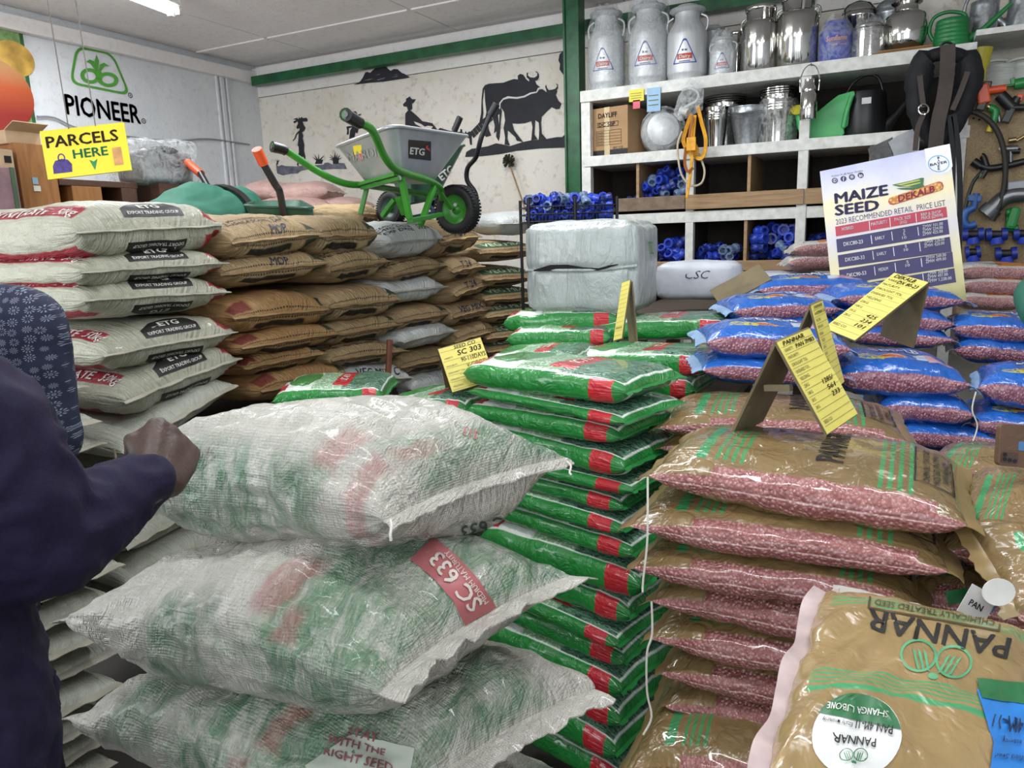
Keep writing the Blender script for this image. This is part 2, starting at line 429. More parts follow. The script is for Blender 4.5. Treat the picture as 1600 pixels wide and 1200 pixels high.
for i in range(len(P)-1):
    for t in (0.0, 0.5):
        a = at(P[i][0]*(1-t)+P[i+1][0]*t, P[i][1]*(1-t)+P[i+1][1]*t, Y=YB-.004); b = at(P[i][0]*(.55-t)+P[i+1][0]*(t+.45), P[i][1]*(.55-t)+P[i+1][1]*(t+.45), Y=YB-.004)
        mb.bar(a, b, 0.003, 0.05)
part('mural_chain', mb.build('mural_chain', M_black, mesh_only=True), wb)
woman = [(375, 265), (430, 275), (380, 300), (400, 330), (450, 295), (455, 330), (430, 385), (440, 412), (462, 412), (480, 395), (480, 435), (440, 470), (415, 510), (400, 560), (368, 598), (382, 602), (420, 560), (435, 510), (465, 480), (462, 560), (450, 680), (465, 690), (470, 780), (440, 880), (455, 895), (438, 980), (465, 1000), (462, 960), (480, 850), (545, 850), (550, 940), (545, 985), (580, 990), (565, 950), (570, 840), (550, 760), (555, 660), (530, 560), (540, 520), (520, 470), (555, 440), (575, 400), (545, 350), (530, 300), (600, 300), (610, 270), (590, 240), (530, 245), (515, 225), (490, 250), (470, 230), (465, 265), (440, 240)]
ground_l = [(110, 960), (150, 1000), (200, 975), (260, 995), (420, 1000), (560, 985), (680, 985), (860, 970), (870, 945), (930, 940), (1000, 970), (1050, 940), (1180, 950), (1220, 1040), (1000, 1040), (840, 1055), (600, 1050), (500, 1070), (450, 1110), (350, 1115), (220, 1140), (130, 1110)]
tuft = [(720, 960), (740, 910), (670, 840), (745, 890), (695, 795), (770, 890), (775, 800), (790, 890), (870, 820), (815, 900), (850, 890), (830, 960)]
tuft2 = [(1000, 960), (1000, 910), (940, 890), (1000, 890), (935, 850), (1005, 870), (940, 810), (1015, 860), (1035, 770), (1045, 860), (1075, 790), (1065, 870), (1115, 815), (1085, 880), (1145, 860), (1090, 900), (1090, 960)]
twig = [(115, 970), (125, 930), (100, 885), (130, 920), (140, 880), (142, 920), (170, 895), (145, 940), (140, 975)]
hoer = [(1290, 140), (1360, 140), (1390, 190), (1450, 175), (1415, 220), (1370, 215), (1350, 300), (1345, 340), (1420, 345), (1415, 370), (1385, 485), (1355, 470), (1340, 540), (1255, 570), (1270, 440), (1300, 390), (1250, 405), (1250, 500), (1215, 505), (1225, 440), (1210, 380), (1250, 370), (1310, 370), (1310, 320), (1225, 290), (1215, 240), (1290, 230)]
wall_paint('mural_woman', [[Zb(*p) for p in woman]], M_black, wb, 'Y', 0.004)
wall_paint('mural_hoer', [[Zb(*p) for p in hoer]], M_black, wb, 'Y', 0.004)
wall_paint('mural_ground', [[Zb(*p) for p in ground_l]], M_mgrey, wb, 'Y', 0.003)
wall_paint('mural_plant', [[Zb(*p) for p in tuft], [Zb(*p) for p in tuft2], [Zb(*p) for p in twig]], M_black, wb, 'Y', 0.004)
hill = [(95, 342), (175, 305), (215, 250), (245, 185), (270, 178), (305, 190), (350, 150), (375, 122), (400, 130), (440, 105), (495, 102), (530, 140), (565, 165), (600, 142), (650, 145), (700, 190), (740, 205), (805, 248), (730, 262), (480, 300), (300, 315), (170, 332)]
farmer = [(745, 850), (745, 700), (780, 660), (765, 615), (725, 610), (715, 585), (755, 545), (755, 515), (800, 485), (830, 520), (880, 522), (850, 565), (830, 575), (835, 640), (810, 660), (850, 690), (900, 735), (960, 795), (1020, 805), (1085, 820), (1150, 905), (1180, 878), (1300, 915), (1430, 930), (1435, 890), (1455, 895), (1460, 935), (1490, 945), (1500, 915), (1515, 945), (1550, 920), (1575, 970), (1580, 1090), (1555, 1090), (1545, 1010), (1430, 970), (1300, 945), (1150, 930), (1060, 915), (1090, 860), (1030, 850), (990, 862), (945, 830), (850, 795), (870, 830), (985, 890), (850, 885)]
wall_paint('mural_hill', [[Zc(*p) for p in hill]], M_black, wb, 'Y', 0.008)
wall_paint('mural_farmer', [[Zc(*p) for p in farmer]], M_black, wb, 'Y', 0.004)
streaks = [[(220, 290), (300, 265), (350, 262), (300, 280)], [(390, 275), (500, 248), (480, 265), (400, 285)], [(360, 222), (430, 205), (420, 215)], [(560, 250), (660, 225), (640, 240)], [(590, 222), (650, 205), (640, 215)]]
wall_paint('mural_highlight', [[Zc(*p) for p in q] for q in streaks], simple('mural_silver', '#77777c', 0.6), wb, 'Y', 0.0095)

# seed-company sign painted on the left wall ------------------------------
O = Vector((XL+0.003, at(160, 115, X=XL).y, at(160, 115, X=XL).z)); EX, EY = Vector((0, 1, 0)), Vector((0, 0, 1))
def wpx(x, y):
    p = at(x, y, X=XL); return (p.y-O.y, p.z-O.z)
def rounded(pts, r, n=5):
    out = []
    for i in range(len(pts)):
        p = Vector(pts[i]); a = (Vector(pts[i-1])-p).normalized(); b = (Vector(pts[(i+1) % len(pts)])-p).normalized()
        for k in range(n+1):
            t = k/n; q = (p+a*r)*(1-t)**2 + 2*p*t*(1-t) + (p+b*r)*t*t
            out.append((q.x, q.y))
    return out
M_logo = simple('logo_green_paint', '#4f9a35', 0.6); M_ink = simple('lettering_black_paint', '#26262e', 0.6)
cor = [wpx(*p) for p in ((118, 71), (176, 83), (204, 150), (108, 131))]
outer = rounded(cor, 0.07); inner = rounded([(x*0.9+0.1*sum(c[0] for c in cor)/4, z*0.88+0.12*sum(c[1] for c in cor)/4) for x, z in cor], 0.06)
mb = MB(); put_flat(mb, [ringp(outer, inner)], O, EX, EY)
Zd = lambda x, y: wpx(x/4, y/4)
def loop(cx, cy, rx, ry, ang, w):
    o = []; i_ = []
    for k in range(26):
        a = 2*math.pi*k/26; c, s = math.cos(ang), math.sin(ang)
        for L, f in ((o, 1), (i_, 1-w)):
            x, y = rx*f*math.cos(a), ry*(f-0.05*(1-f))*math.sin(a); L.append((cx+x*c-y*s, cy+x*s+y*c))
    return ringp([Zd(*p) for p in o], [Zd(*p) for p in i_])
put_flat(mb, [loop(560, 475, 62, 48, 0.25, 0.42)], O, EX, EY, .002); put_flat(mb, [loop(672, 498, 66, 46, 0.15, 0.42)], O, EX, EY, .003)
leafs = [[(598, 340), (615, 380), (610, 420), (602, 470), (590, 420), (588, 380)], [(598, 430), (585, 385), (555, 372), (533, 388), (560, 395), (590, 440)], [(610, 445), (618, 405), (645, 392), (678, 415), (650, 412), (625, 445), (612, 470)], [(600, 430), (622, 440), (640, 470), (625, 500), (600, 490), (590, 460)]]
for k, q in enumerate(leafs): put_flat(mb, [poly([Zd(*p) for p in q])], O, EX, EY, .004+.001*k)
part('painted_emblem', mb.build('painted_emblem', M_logo, mesh_only=True), wl)
a, b = wpx(101, 161), wpx(218, 177)
mb = MB(); put_flat(mb, [text_poly('PIONEER', (a[0]+b[0])/2, wpx(160, 170)[1], w=b[0]-a[0], h=0.125, bold=0.028), ringp(circle(*wpx(224, 189), .017), circle(*wpx(224, 189), .012)), poly(circle(*wpx(224, 189), .005, n=8)), ringp(circle(*wpx(203, 149), .017), circle(*wpx(203, 149), .012)), poly(circle(*wpx(203, 149), .005, n=8))], O, EX, EY)
part('painted_lettering', mb.build('painted_lettering', M_ink, mesh_only=True), wl)

# poster of tomatoes on the left wall -------------------------------------
po_ = at(45, 120, X=XL); y1 = 2.925; y0 = 2.2; z0, z1 = 2.20, 2.99
th = thing('wall_poster', 'green bordered poster with big ripe tomatoes on left wall', 'poster', (XL+0.004, (y0+y1)/2, z0))
s = NT('poster_print'); n = s.noise(9, 5, 0.7); col = s.mix(s.mapr(n, .35, .7), srgb('#4e7a3d'), srgb('#9cb77c')); M_post = s.out(col, 0.35)
hw = (y1-y0)/2; hh = z1-z0
part('sheet', MB().box((0.003, 0, hh/2), (0.006, hw*2, hh)).build('sheet', M_post, mesh_only=True), th)
mb = MB(); Oq = Vector((0.0065, 0, 0))
put_flat(mb, [rectp(hw-.022, 0, hw, hh), rectp(-hw, hh-.022, hw-.022, hh)], Oq, EX, EY)
part('border', mb.build('border', simple('poster_dark_green', '#2c5b33', 0.4), mesh_only=True), th)
def tomato_mat(nm, c0, c1, c2):
    s = NT(nm); sp = s.n('ShaderNodeSeparateXYZ'); s.t.links.new(s.obj(), sp.inputs[0]); z = s.mapr(sp.outputs[2], 0.25, 0.52)
    cr = s.n('ShaderNodeValToRGB'); s.t.links.new(z, cr.inputs[0])
    cr.color_ramp.elements[0].color = srgb(c0); cr.color_ramp.elements[1].color = srgb(c2)
    e = cr.color_ramp.elements.new(0.55); e.color = srgb(c1)
    return s.out(cr.outputs[0], 0.35)
tc = lambda x, y: (at(x, y, X=XL).y-(y0+y1)/2, at(x, y, X=XL).z-z0)
c1 = tc(-8, 148); mb = MB(); Oq = Vector((0.0085, 0, 0)); put_flat(mb, [poly(circle(c1[0], c1[1], 0.215, 0.20, n=40))], Oq, EX, EY)
part('tomato_picture', mb.build('tomato_picture', tomato_mat('printed_tomato', '#8c2c25', '#b3542f', '#b9895c'), mesh_only=True), th)
c2 = tc(20, 92); mb = MB(); put_flat(mb, [poly(circle(c2[0], c2[1], 0.12, 0.10, n=30))], Vector((0.0075, 0, 0)), EX, EY)
part('tomato_picture', mb.build('tomato_picture', simple('printed_yellow_tomato', '#c9a04a', 0.35, var=0.3), mesh_only=True), th)

# hanging sign -------------------------------------------------------------
def frame3(TL, TR, BL):
    TL, TR, BL = Vector(TL), Vector(TR), Vector(BL)
    ex = (TR-TL); w = ex.length; ex.normalize(); d = (BL-TL); ey = -(d-ex*d.dot(ex)); h = ey.length; ey.normalize()
    return TL-ey*h, ex, ey, w, h          # bottom-left corner, axes, size
M_yel = simple('sign_yellow', '#f3df3d', 0.35, var=0.03)
O2, ex, ey, w, h = frame3(at(62, 205, D=3.25), at(193, 191, D=3.3), at(72, 281, D=3.25))
n = ex.cross(ey); RM = Matrix((ex, ey, n)).transposed()
sg = thing('hanging_sign', 'yellow hanging sign reading parcels here with pictured holdall', 'sign', O2)
sg.rotation_euler = RM.to_euler(); E1, E2 = Vector((1, 0, 0)), Vector((0, 1, 0)); Z0 = Vector((0, 0, 0))
part('board', MB().box((w/2, h/2, -.004), (w, h, .008)).build('board', M_yel, mesh_only=True), sg)
mb = MB(); put_flat(mb, [text_poly('PARCELS', w*.48, h*.76, w=w*.86, h=h*.24, bold=0.03)], Z0, E1, E2)
part('lettering', mb.build('lettering', simple('sign_brown', '#3e2418', .5), mesh_only=True), sg, None, 'dark brown lettering')
mb = MB(); put_flat(mb, [text_poly('HERE', w*.55, h*.46, w=w*.42, h=h*.19, bold=0.03), poly([(w*.52, h*.31), (w*.57, h*.26), (w*.62, h*.31), (w*.57, h*.08)])], Z0, E1, E2)
part('lettering', mb.build('lettering', simple('sign_green', '#2f8a55', .5), mesh_only=True), sg, None, 'green lettering and arrow')
mb = MB(); put_flat(mb, [poly([(w*.08, h*.10), (w*.30, h*.10), (w*.31, h*.26), (w*.27, h*.36), (w*.20, h*.39), (w*.12, h*.36), (w*.085, h*.26)]), ringp(circle(w*.2, h*.41, w*.045, h*.09, n=16), circle(w*.2, h*.41, w*.03, h*.065, n=16))], Z0, E1, E2)
part('holdall_picture', mb.build('holdall_picture', simple('sign_violet', '#4a3a86', .5, var=.3, sc=40), mesh_only=True), sg)
mb = MB(); put_flat(mb, [rectp(w*.81, h*.13, w*.92, h*.5)], Z0, E1, E2)
part('carton_picture', mb.build('carton_picture', simple('sign_tan', '#cf9a62', .5, var=.15, sc=30), mesh_only=True), sg)
for fx, (tx, ty) in ((0.34, (76, 0)), (0.66, (137, 0))):
    a = O2+ex*(w*fx)+ey*(h*.98); b = Vector((a.x-0.03, a.y, ZC+.01))
    part('string', MB().tube([RM.inverted() @ (a-O2), RM.inverted() @ (b-O2)], 0.0025, 5).build('string', simple('grey_string', '#77726c', .8), mesh_only=True), sg)

# fluorescent tube fitting --------------------------------------------------
A, B = at(276, 20, Z=2.965), at(40, -72, Z=2.965)
B = A + (B-A).normalized()*1.25; B.z = A.z
ft = thing('ceiling_light', 'twin fluorescent tube light fixed under the ceiling', 'lamp', (A+B)/2+Vector((0, 0, .06)))
d = (A-B).normalized(); sd = Vector((-d.y, d.x, 0)); c0 = ft.location
part('fitting', MB().bar(A-c0+Vector((0, 0, .05)), B-c0+Vector((0, 0, .05)), 0.07, 0.035).build('fitting', M_white, mesh_only=True), ft)
s = NT('fluorescent_glow'); s.b.inputs['Emission Color'].default_value = (.93, .97, 1, 1); s.b.inputs['Emission Strength'].default_value = 9; M_glow = s.m
for k in (-1, 1):
    o_ = sd*0.028*k
    tb = part('tube', MB().tube([A-c0+o_-d*.03, B-c0+o_+d*.03], 0.014, 12).build('tube', M_glow, mesh_only=True, smooth=True), ft)
    part('end_cap', MB().bar(A-c0+o_-d*.03, A-c0+o_, 0.03, 0.04).build('end_cap', M_white, mesh_only=True), ft)
for k, (x, y) in enumerate(((-.75, .75), (.55, 1.7), (-1.75, 2.9))):  # copies of the fitting added out of view as extra lamps
    dup(ft, (x, y, ft.location.z), (0, 0, .3), ['twin tube light over the front bales, outside the frame', 'twin tube light over the brown bags, outside the frame', 'twin tube light over the sack row, outside the frame'][k])
    area('tube_glow', (x, y, ft.location.z-.09), (x, y, 0), 1.2, .1, (11, 12, 26)[k], (.95, .98, 1))  # glow of the added fittings, for highlights and a brighter back wall
mb = MB()
for x in (-4.6, -3.3, -2.1, -.9, .3, 1.5, 2.7): mb.box((x, YF, 1.5), (.38, .2, 3.1))
mb.box(((XL+XR)/2, YF, 2.97), (XR-XL, .2, .24)).box(((XL+XR)/2, YF, .25), (XR-XL, .2, .5))
struct('wall_right', MB().box((XR+.1, (YB+YF)/2, 1.6), (.2, YB-YF+.4, 3.3)).build('wall_right', M_wallL, mesh_only=True), None)  # unseen wall, added to block ambient light and darken the low stacks
struct('wall_front', mb.build('wall_front', M_wallL, mesh_only=True), None)
area('tube_glow', c0+Vector((0, 0, -.09)), c0+Vector((0, 0, -2)), 1.2, 0.1, 17, (.93, .97, 1))
# ================================================================== SACK KIT
def sack_geo(L, W_, T, seed, nu=26, nv=36, blunt=3.0, p=0.5, ear=0.07, bow=0.03, flat=2.5, gather=0.006, crease=0.003, lump=0.008, sag=0.0, gl=0.13, gf=9.0, skew=0.0, shear=0.0):
    """a filled sack lying flat: x along its length, sewn flat at both ends, ears at its four corners.
    returns verts, faces, uvs (u along the length, v round the girth: 0 back, .25 top, .5 front, .75 bottom)"""
    rnd = random.Random(seed); off = Vector((rnd.uniform(0, 50), rnd.uniform(0, 50), rnd.uniform(0, 50)))
    V = []; UV = []; S = []
    for i in range(nu+1):
        a = -1+2*i/nu
        S.append(math.copysign(1-(1-abs(a))**1.9, a))
    arc = [0.0]; prev = None
    for s in S:
        t = T/2*max(0.0, 1-abs(s)**blunt)**p; q = (s*L/2, t)
        if prev: arc.append(arc[-1]+math.hypot(q[0]-prev[0], q[1]-prev[1]))
        prev = q
    tot = arc[-1]
    for i, s in enumerate(S):
        t = max(0.0015, T/2*max(0.0, 1-abs(s)**blunt)**p)
        fr = t/(T/2)
        w = W_/2*(1-ear*(fr**1.5)) * (1-0.05*(abs(s)**14))
        e = 2/(2+(flat-2)*fr)
        for j in range(nv+1):
            th = 2*math.pi*j/nv; c, sn = math.cos(th), math.sin(th)
            y = w*math.copysign(abs(c)**e, c); z = t*math.copysign(abs(sn)**(e if sn < 0 else min(1.0, e*1.12)), sn)
            yn = y/w
            x = s*L/2*(1-bow*(1-yn*yn)*abs(s)**5)
            d = (1-abs(s))*L
            g = math.exp(-d/gl)*min(1, fr*1.6)
            P = Vector((x, y, z)); nr = Vector((0.25*s*abs(s)**6, c*0.8*t/T+0.0001*c, sn)); nr.normalize()
            q = Vector((c*gf*0.35, sn*gf*0.35, s*0.6))+off
            gn = noise.noise(q*1.0)+0.6*noise.noise(q*2.3)
            ln = noise.noise(Vector((x*5, y*6, z*7))+off)
            cr = noise.noise(Vector((x*16, y*30+3*z, z*24))+off*1.7)
            cr = (1-abs(cr)*2.2)
            P += nr*(gather*gn*g*1.5 + lump*ln*min(1, fr*1.2) + crease*cr*min(1, fr))
            P.z += sag*(1-s*s) + skew*s*yn; P.x += shear*P.y
            V.append(P); UV.append((arc[i]/tot, j/nv))
    F = []
    for i in range(nu):
        for j in range(nv):
            a = i*(nv+1)+j; F.append((a, a+nv+1, a+nv+2, a+1))
    return V, F, UV
def sack_mesh(name, mat, L, W_, T, seed, **k):
    V, F, UV = sack_geo(L, W_, T, seed, **k)
    nv = k.get('nv', 36)
    # weld the lengthwise seam of the grid by index
    idx = []; keep = []
    for i, p in enumerate(V):
        if i % (nv+1) == nv: idx.append(idx[i-nv])
        else: idx.append(len(keep)); keep.append(p)
    me = bpy.data.meshes.new(name)
    me.from_pydata([tuple(p) for p in keep], [], [tuple(idx[i] for i in f) for f in F]); 
    uvl = me.uv_layers.new(name='UVMap'); n = 0
    for f in F:
        for i in f: uvl.data[n].uv = UV[i]; n += 1
    me.update(); me.polygons.foreach_set('use_smooth', [True]*len(me.polygons))
    if mat: me.materials.append(mat)
    nu = k.get('nu', 26)
    rim = {1: [V[nu*(nv+1)+j] for j in range(nv+1)], -1: [V[j] for j in range(nv+1)]}
    bvh = BVHTree.FromPolygons([tuple(p) for p in keep], [tuple(idx[i] for i in f) for f in F])
    return me, rim, bvh
def hem_mesh(name, mat, rim, side, length, seed, th=0.0012, droop=0.0, fray=0.004, n=22, lean=0.0):
    """the flat sewn strip beyond the seam"""
    rnd = random.Random(seed); nv = len(rim)-1; mb = MB()
    ys = sorted(rim[:nv//2+1], key=lambda p: p.y); P = []
    y0, y1 = ys[0].y, ys[-1].y
    def at_y(y):
        for a, b in zip(ys, ys[1:]):
            if a.y <= y <= b.y:
                t = (y-a.y)/max(1e-6, b.y-a.y); return a.lerp(b, t)
        return ys[-1]
    pts = [at_y(y0+(y1-y0)*i/n) for i in range(n+1)]
    top = []; bot = []
    for k in range(4):
        f = k/3; row = []
        for i, p in enumerate(pts):
            yn = -1+2*i/n
            q = p.copy(); w = noise.noise(Vector((i*0.35+seed*3.1, f*1.1, seed*1.7)))
            q.x += side*(length*f + (rnd.uniform(-fray, fray) if k == 3 else 0)); q.x -= side*0.004*(1-f)
            q.z += w*length*0.35*f - droop*f*f + lean*f
            q.y *= 1+0.02*f
            row.append(q)
        top.append(row)
    m = n+1; vs = [p+Vector((0, 0, th)) for r in top for p in r]+[p-Vector((0, 0, th)) for r in top for p in r]; fs = []
    N = 4*m
    for k in range(3):
        for i in range(n):
            a = k*m+i; q = (a, a+1, a+m+1, a+m)
            fs += [q[::-1] if side > 0 else q, tuple(N+x for x in (q if side > 0 else q[::-1]))]
    for i in range(n):
        a = 3*m+i; fs.append((a, a+1, N+a+1, N+a)); fs.append((i, N+i, N+i+1, i+1))
    for k in range(3):
        for e in (0, n): a = k*m+e; fs.append((a, a+m, N+a+m, N+a))
    mb.add(vs, fs); me = mb.build(name, mat, mesh_only=True, smooth=True)
    return me
class Proto:
    """mesh data for one kind of sack: placed many times, each time as an object tree of its own"""
    def __init__(s): s.parts = []; s.T = 0.1
    def add(s, name, me, label=None, sub=None): s.parts.append((name, me, label, sub)); return s
def place(proto, name, label, cat, loc, rot, group, scale=(1, 1, 1)):
    t = thing(name, label, cat, loc, rot, group); t.scale = scale
    made = {}
    for nm, me, lab, sub in proto.parts:
        o = part(nm, me, made[sub] if sub else t, None, lab); made[nm] = o
    return t
def print_on(proto, name, polys, O, ex, ey, bvh, mat, off=0.0015, maxlen=0.02, label=None, reach=0.6, sub=None):
    vs, fs = project(polys, Vector(O), Vector(ex), Vector(ey), bvh, off, maxlen, reach)
    if fs: proto.add(name, MB().add(vs, fs).build(name, mat, mesh_only=True, smooth=True), label, sub)

# ------------------------------------------------------------------ sack materials
def weave_bump(s, sc=220, extra=None, st=0.25):
    v = s.scale(s.obj(), (1, 1, 0.35)); a = s.wave(v, sc/6.3, 0.6, 'X'); b = s.wave(v, sc/6.3, 0.6, 'Y')
    h = s.M('MULTIPLY', s.M('ADD', a, b), 0.12)
    n = s.noise(13, 5, 0.65, s.scale(s.obj(), (1, 2.2, 2.2)), 0.8)
    h = s.M('ADD', h, s.M('MULTIPLY', n, 1.4))
    if extra is not None: h = s.M('ADD', h, extra)
    s.bump(h, st, 0.012); return n
def gathers(s, u, v):
    """fine pleats running in from the sewn ends"""
    w = s.n('ShaderNodeCombineXYZ'); s.put(w.inputs[0], s.M('MULTIPLY', u, 3.0)); s.put(w.inputs[1], s.M('MULTIPLY', v, 70.0))
    n = s.noise(1.0, 3, 0.6, w.outputs[0], 0.5)
    e = s.M('MAXIMUM', s.mapr(u, 0.18, 0.03), s.mapr(u, 0.80, 0.97))
    return s.M('MULTIPLY', n, s.M('ADD', s.M('MULTIPLY', e, 1.6), 0.25))
def make_etg():
    s = NT('red_banded_woven_plastic'); u, v, _ = s.uv()
    n = s.noise(6, 5, 0.65); grime = s.noise(26, 4, 0.7)
    base = s.mix(s.mapr(n, .3, .7), srgb('#bdbcab'), srgb('#a8a896'))
    base = s.mix(s.M('MULTIPLY', s.mapr(grime, .55, .75), .45), base, srgb('#8d8f7c'))
    red = s.M('MAXIMUM', s.rect(u, v, -.1, .90, .355, .425), s.rect(u, v, -.1, .905, .565, .65))
    red = s.M('MAXIMUM', red, s.M('MAXIMUM', s.rect(u, v, .895, .965, .045, .125), s.rect(u, v, .895, .965, .875, .95)))
    dk = s.mapr(n, .3, .7, 0.0, 0.5)
    col = s.mix(red, base, s.mix(dk, srgb('#a2303c'), srgb('#852430')))
    weave_bump(s, 240, s.M('MULTIPLY', gathers(s, u, v), 1.8), 0.6); return s.out(col, 0.4, 0.4, coat=0.12)
def make_paper(name, a, b, patch=True, red=False):
    s = NT(name); u, v, _ = s.uv(); n = s.noise(4.5, 5, 0.65); st = s.noise(8, 4, .6, s.scale(s.obj(), (1.2, 5, 5)))
    base = s.mix(s.mapr(n, .3, .7), srgb(a), srgb(b)); base = s.mix(s.mapr(s.rnd(), 0, 1, 0, .25), base, srgb('#a08a62'))
    base = s.mix(s.mapr(st, .5, .75, 0, .35), base, srgb('#7d6340'))
    if patch:
        g = s.M('MAXIMUM', s.rect(u, v, .885, .965, .02, .13, .006), s.rect(u, v, .90, .97, .86, .965, .006))
        base = s.mix(g, base, srgb('#3c4a35')); k = s.rect(u, v, .925, .965, .66, .80, .004)
        base = s.mix(k, base, srgb('#2a2521'))
    if red: base = s.mix(s.rect(u, v, .90, .965, .345, .455, .006), base, srgb('#7c3a31'))
    sew = s.band(u, .976, .983, .0012); dash = s.band(s.M('FRACT', s.M('MULTIPLY', v, 130)), 0, .6, .05)
    base = s.mix(s.M('MULTIPLY', sew, dash), base, srgb('#3b2c1c'))
    h = s.M('ADD', s.M('MULTIPLY', s.noise(22, 5, .6, s.scale(s.obj(), (.5, 3, 3)), 1.2), 1.6), s.M('MULTIPLY', gathers(s, u, v), 1.5)); s.bump(h, .75, .013)
    return s.out(base, .55, .35)
def make_plain(name, a, b):
    s = NT(name); u, v, _ = s.uv(); n = s.noise(6, 5, .65)
    base = s.mix(s.mapr(n, .3, .7), srgb(a), srgb(b)); g = s.noise(30, 4, .7)
    base = s.mix(s.mapr(g, .58, .78, 0, .3), base, srgb('#8f918a'))
    weave_bump(s, 240, s.M('MULTIPLY', gathers(s, u, v), 1.6), .55); return s.out(base, .42, .4, coat=.1)
def crinkle(s, amt=0.5, extra=None):
    a = s.noise(17, 3, .55, s.scale(s.obj(), (1, 1, 1)), .5); b = s.noise(55, 2, .5, None, .2)
    r = s.M('ABSOLUTE', s.M('SUBTRACT', a, .5))
    h = s.M('ADD', s.M('MULTIPLY', r, 2.4), s.M('MULTIPLY', b, .22))
    if extra is not None: h = s.M('ADD', h, extra)
    s.bump(h, amt, .012)
def seeds(s, scale=125):
    vo = s.vor(scale); d = vo.outputs['Distance']; c = vo.outputs['Color']
    sp = s.n('ShaderNodeSeparateColor'); s.t.links.new(c, sp.inputs[0])
    col = s.mix(sp.outputs[0], srgb('#a35f65'), srgb('#cf9494')); col = s.mix(s.mapr(d, .36, .75), col, srgb('#84444a')); z = s.noise(9, 3); col = s.mix(s.mapr(z, .45, .7, 0, .3), col, srgb('#d9aaa6'))
    return col, s.mapr(d, .0, .6, 1.0, 0.0)
def make_green():
    s = NT('green_seed_film'); u, v, _ = s.uv(); n = s.noise(5, 4)
    side = s.mix(s.mapr(n, .3, .7), srgb('#2c9440'), srgb('#1f7a34'))
    red = srgb('#c02a33')
    side = s.mix(s.M('MAXIMUM', s.rect(u, v, .79, .905, .40, .60), s.rect(u, v, .79, .905, -.1, .085)), side, red)
    side = s.mix(s.M('MULTIPLY', s.mapr(v, .60, .605), s.mapr(v, .90, .895)), side, srgb('#dfe3e0'))
    bed = s.M('MULTIPLY', s.mapr(v, .64, .645), s.mapr(v, .86, .855)); side = s.mix(bed, side, srgb('#1f5a38'))
    top = s.rect(u, v, .045, .955, .095, .405, .004)
    leaf = s.noise(40, 3, .6, s.scale(s.obj(), (1, 3, 1)), 2.0); leafc = s.mix(s.mapr(leaf, .4, .62), srgb('#2a4b45'), srgb('#6fa07c'))
    vo = s.vor(110).outputs['Distance']; cobc = s.mix(s.mapr(vo, .2, .5), srgb('#d5ddcf'), srgb('#8ab48b'))
    inn = s.mix(s.mapr(u, .60, .61), cobc, leafc); inn = s.mix(s.mapr(u, .34, .36), srgb('#dfe5df'), inn)
    inn = s.mix(s.M('MAXIMUM', s.ell(u, v, .24, .25, .12, .09), 0.0), inn, srgb('#3f8a47'))
    inn = s.mix(s.rect(u, v, .05, .14, .30, .39), inn, srgb('#b9343d'))
    inn = s.mix(s.rect(u, v, .52, .65, .10, .34), inn, red)
    core = s.rect(u, v, .058, .942, .105, .395, .003)
    col = s.mix(top, side, srgb('#e3e9e3')); col = s.mix(core, col, inn)
    fin = s.M('MULTIPLY', s.mapr(u, .955, .96), s.mapr(u, .975, .97)); col = s.mix(s.M('MULTIPLY', fin, .0), col, srgb('#dfe9df'))
    crinkle(s, .55, s.M('MULTIPLY', gathers(s, u, v), .8)); return s.out(col, .22, .55, coat=.5)
def make_pannar():
    s = NT('brown_seed_film'); u, v, _ = s.uv(); n = s.noise(6, 5, .6)
    br = s.mix(s.mapr(n, .3, .7), srgb('#8b744e'), srgb('#735f40'))
    top = s.M('MULTIPLY', s.mapr(v, .05, .06), s.mapr(v, .40, .39)); g = s.band(u, .165, .205)
    for a in (.235, .262, .289, .316, .735, .762, .79, .82): g = s.M('MAXIMUM', g, s.band(u, a, a+.012))
    gr = s.M('MULTIPLY', s.M('MULTIPLY', g, top), s.M('MAXIMUM', s.band(v, .19, .375), s.mapr(u, .5, .51)))
    col = s.mix(gr, br, srgb('#3f8f5a'))
    sc_, sh = seeds(s)
    win = s.M('MAXIMUM', s.rect(u, v, .02, .985, .455, .565, .004), s.rect(u, v, .24, .90, .405, .565, .004))
    win = s.M('MAXIMUM', win, s.rect(u, v, .02, .985, -.06, .045, .004))
    col = s.mix(win, col, s.mix(.82, br, sc_)); col = s.mix(s.band(v, .503, .508, .002), col, srgb('#d9b9b6'))
    crinkle(s, .55, s.M('MULTIPLY', s.M('MULTIPLY', sh, win), 1.3)); return s.out(col, .23, .55, coat=.55)
def make_blue():
    s = NT('blue_seed_film'); u, v, _ = s.uv(); n = s.noise(6, 5, .6)
    bl = s.mix(s.mapr(n, .3, .7), srgb('#2d6cc6'), srgb('#1f54a8'))
    sc_, sh = seeds(s)
    win = s.M('MAXIMUM', s.rect(u, v, .02, .985, .455, .565, .004), s.rect(u, v, .02, .985, -.06, .045, .004))
    col = s.mix(win, bl, s.mix(.88, bl, sc_))
    col = s.mix(s.ell(u, v, .45, .31, .11, .022), col, srgb('#d9a24e')); col = s.mix(s.ell(u, v, .45, .31, .085, .014), col, srgb('#b5552f'))
    wv = s.noise(60, 2, .5, s.scale(s.obj(), (1, 4, 1)))
    col = s.mix(s.M('MULTIPLY', s.ell(u, v, .29, .325, .10, .03), s.mapr(wv, .45, .5)), col, srgb('#c9c24a'))
    col = s.mix(s.rect(u, v, .62, .70, .27, .33), col, srgb('#b9c3d6')); col = s.mix(s.rect(u, v, .70, .88, .27, .34), col, srgb('#c79aa6'))
    crinkle(s, .55, s.M('MULTIPLY', s.M('MULTIPLY', sh, win), 1.3)); return s.out(col, .22, .55, coat=.55)
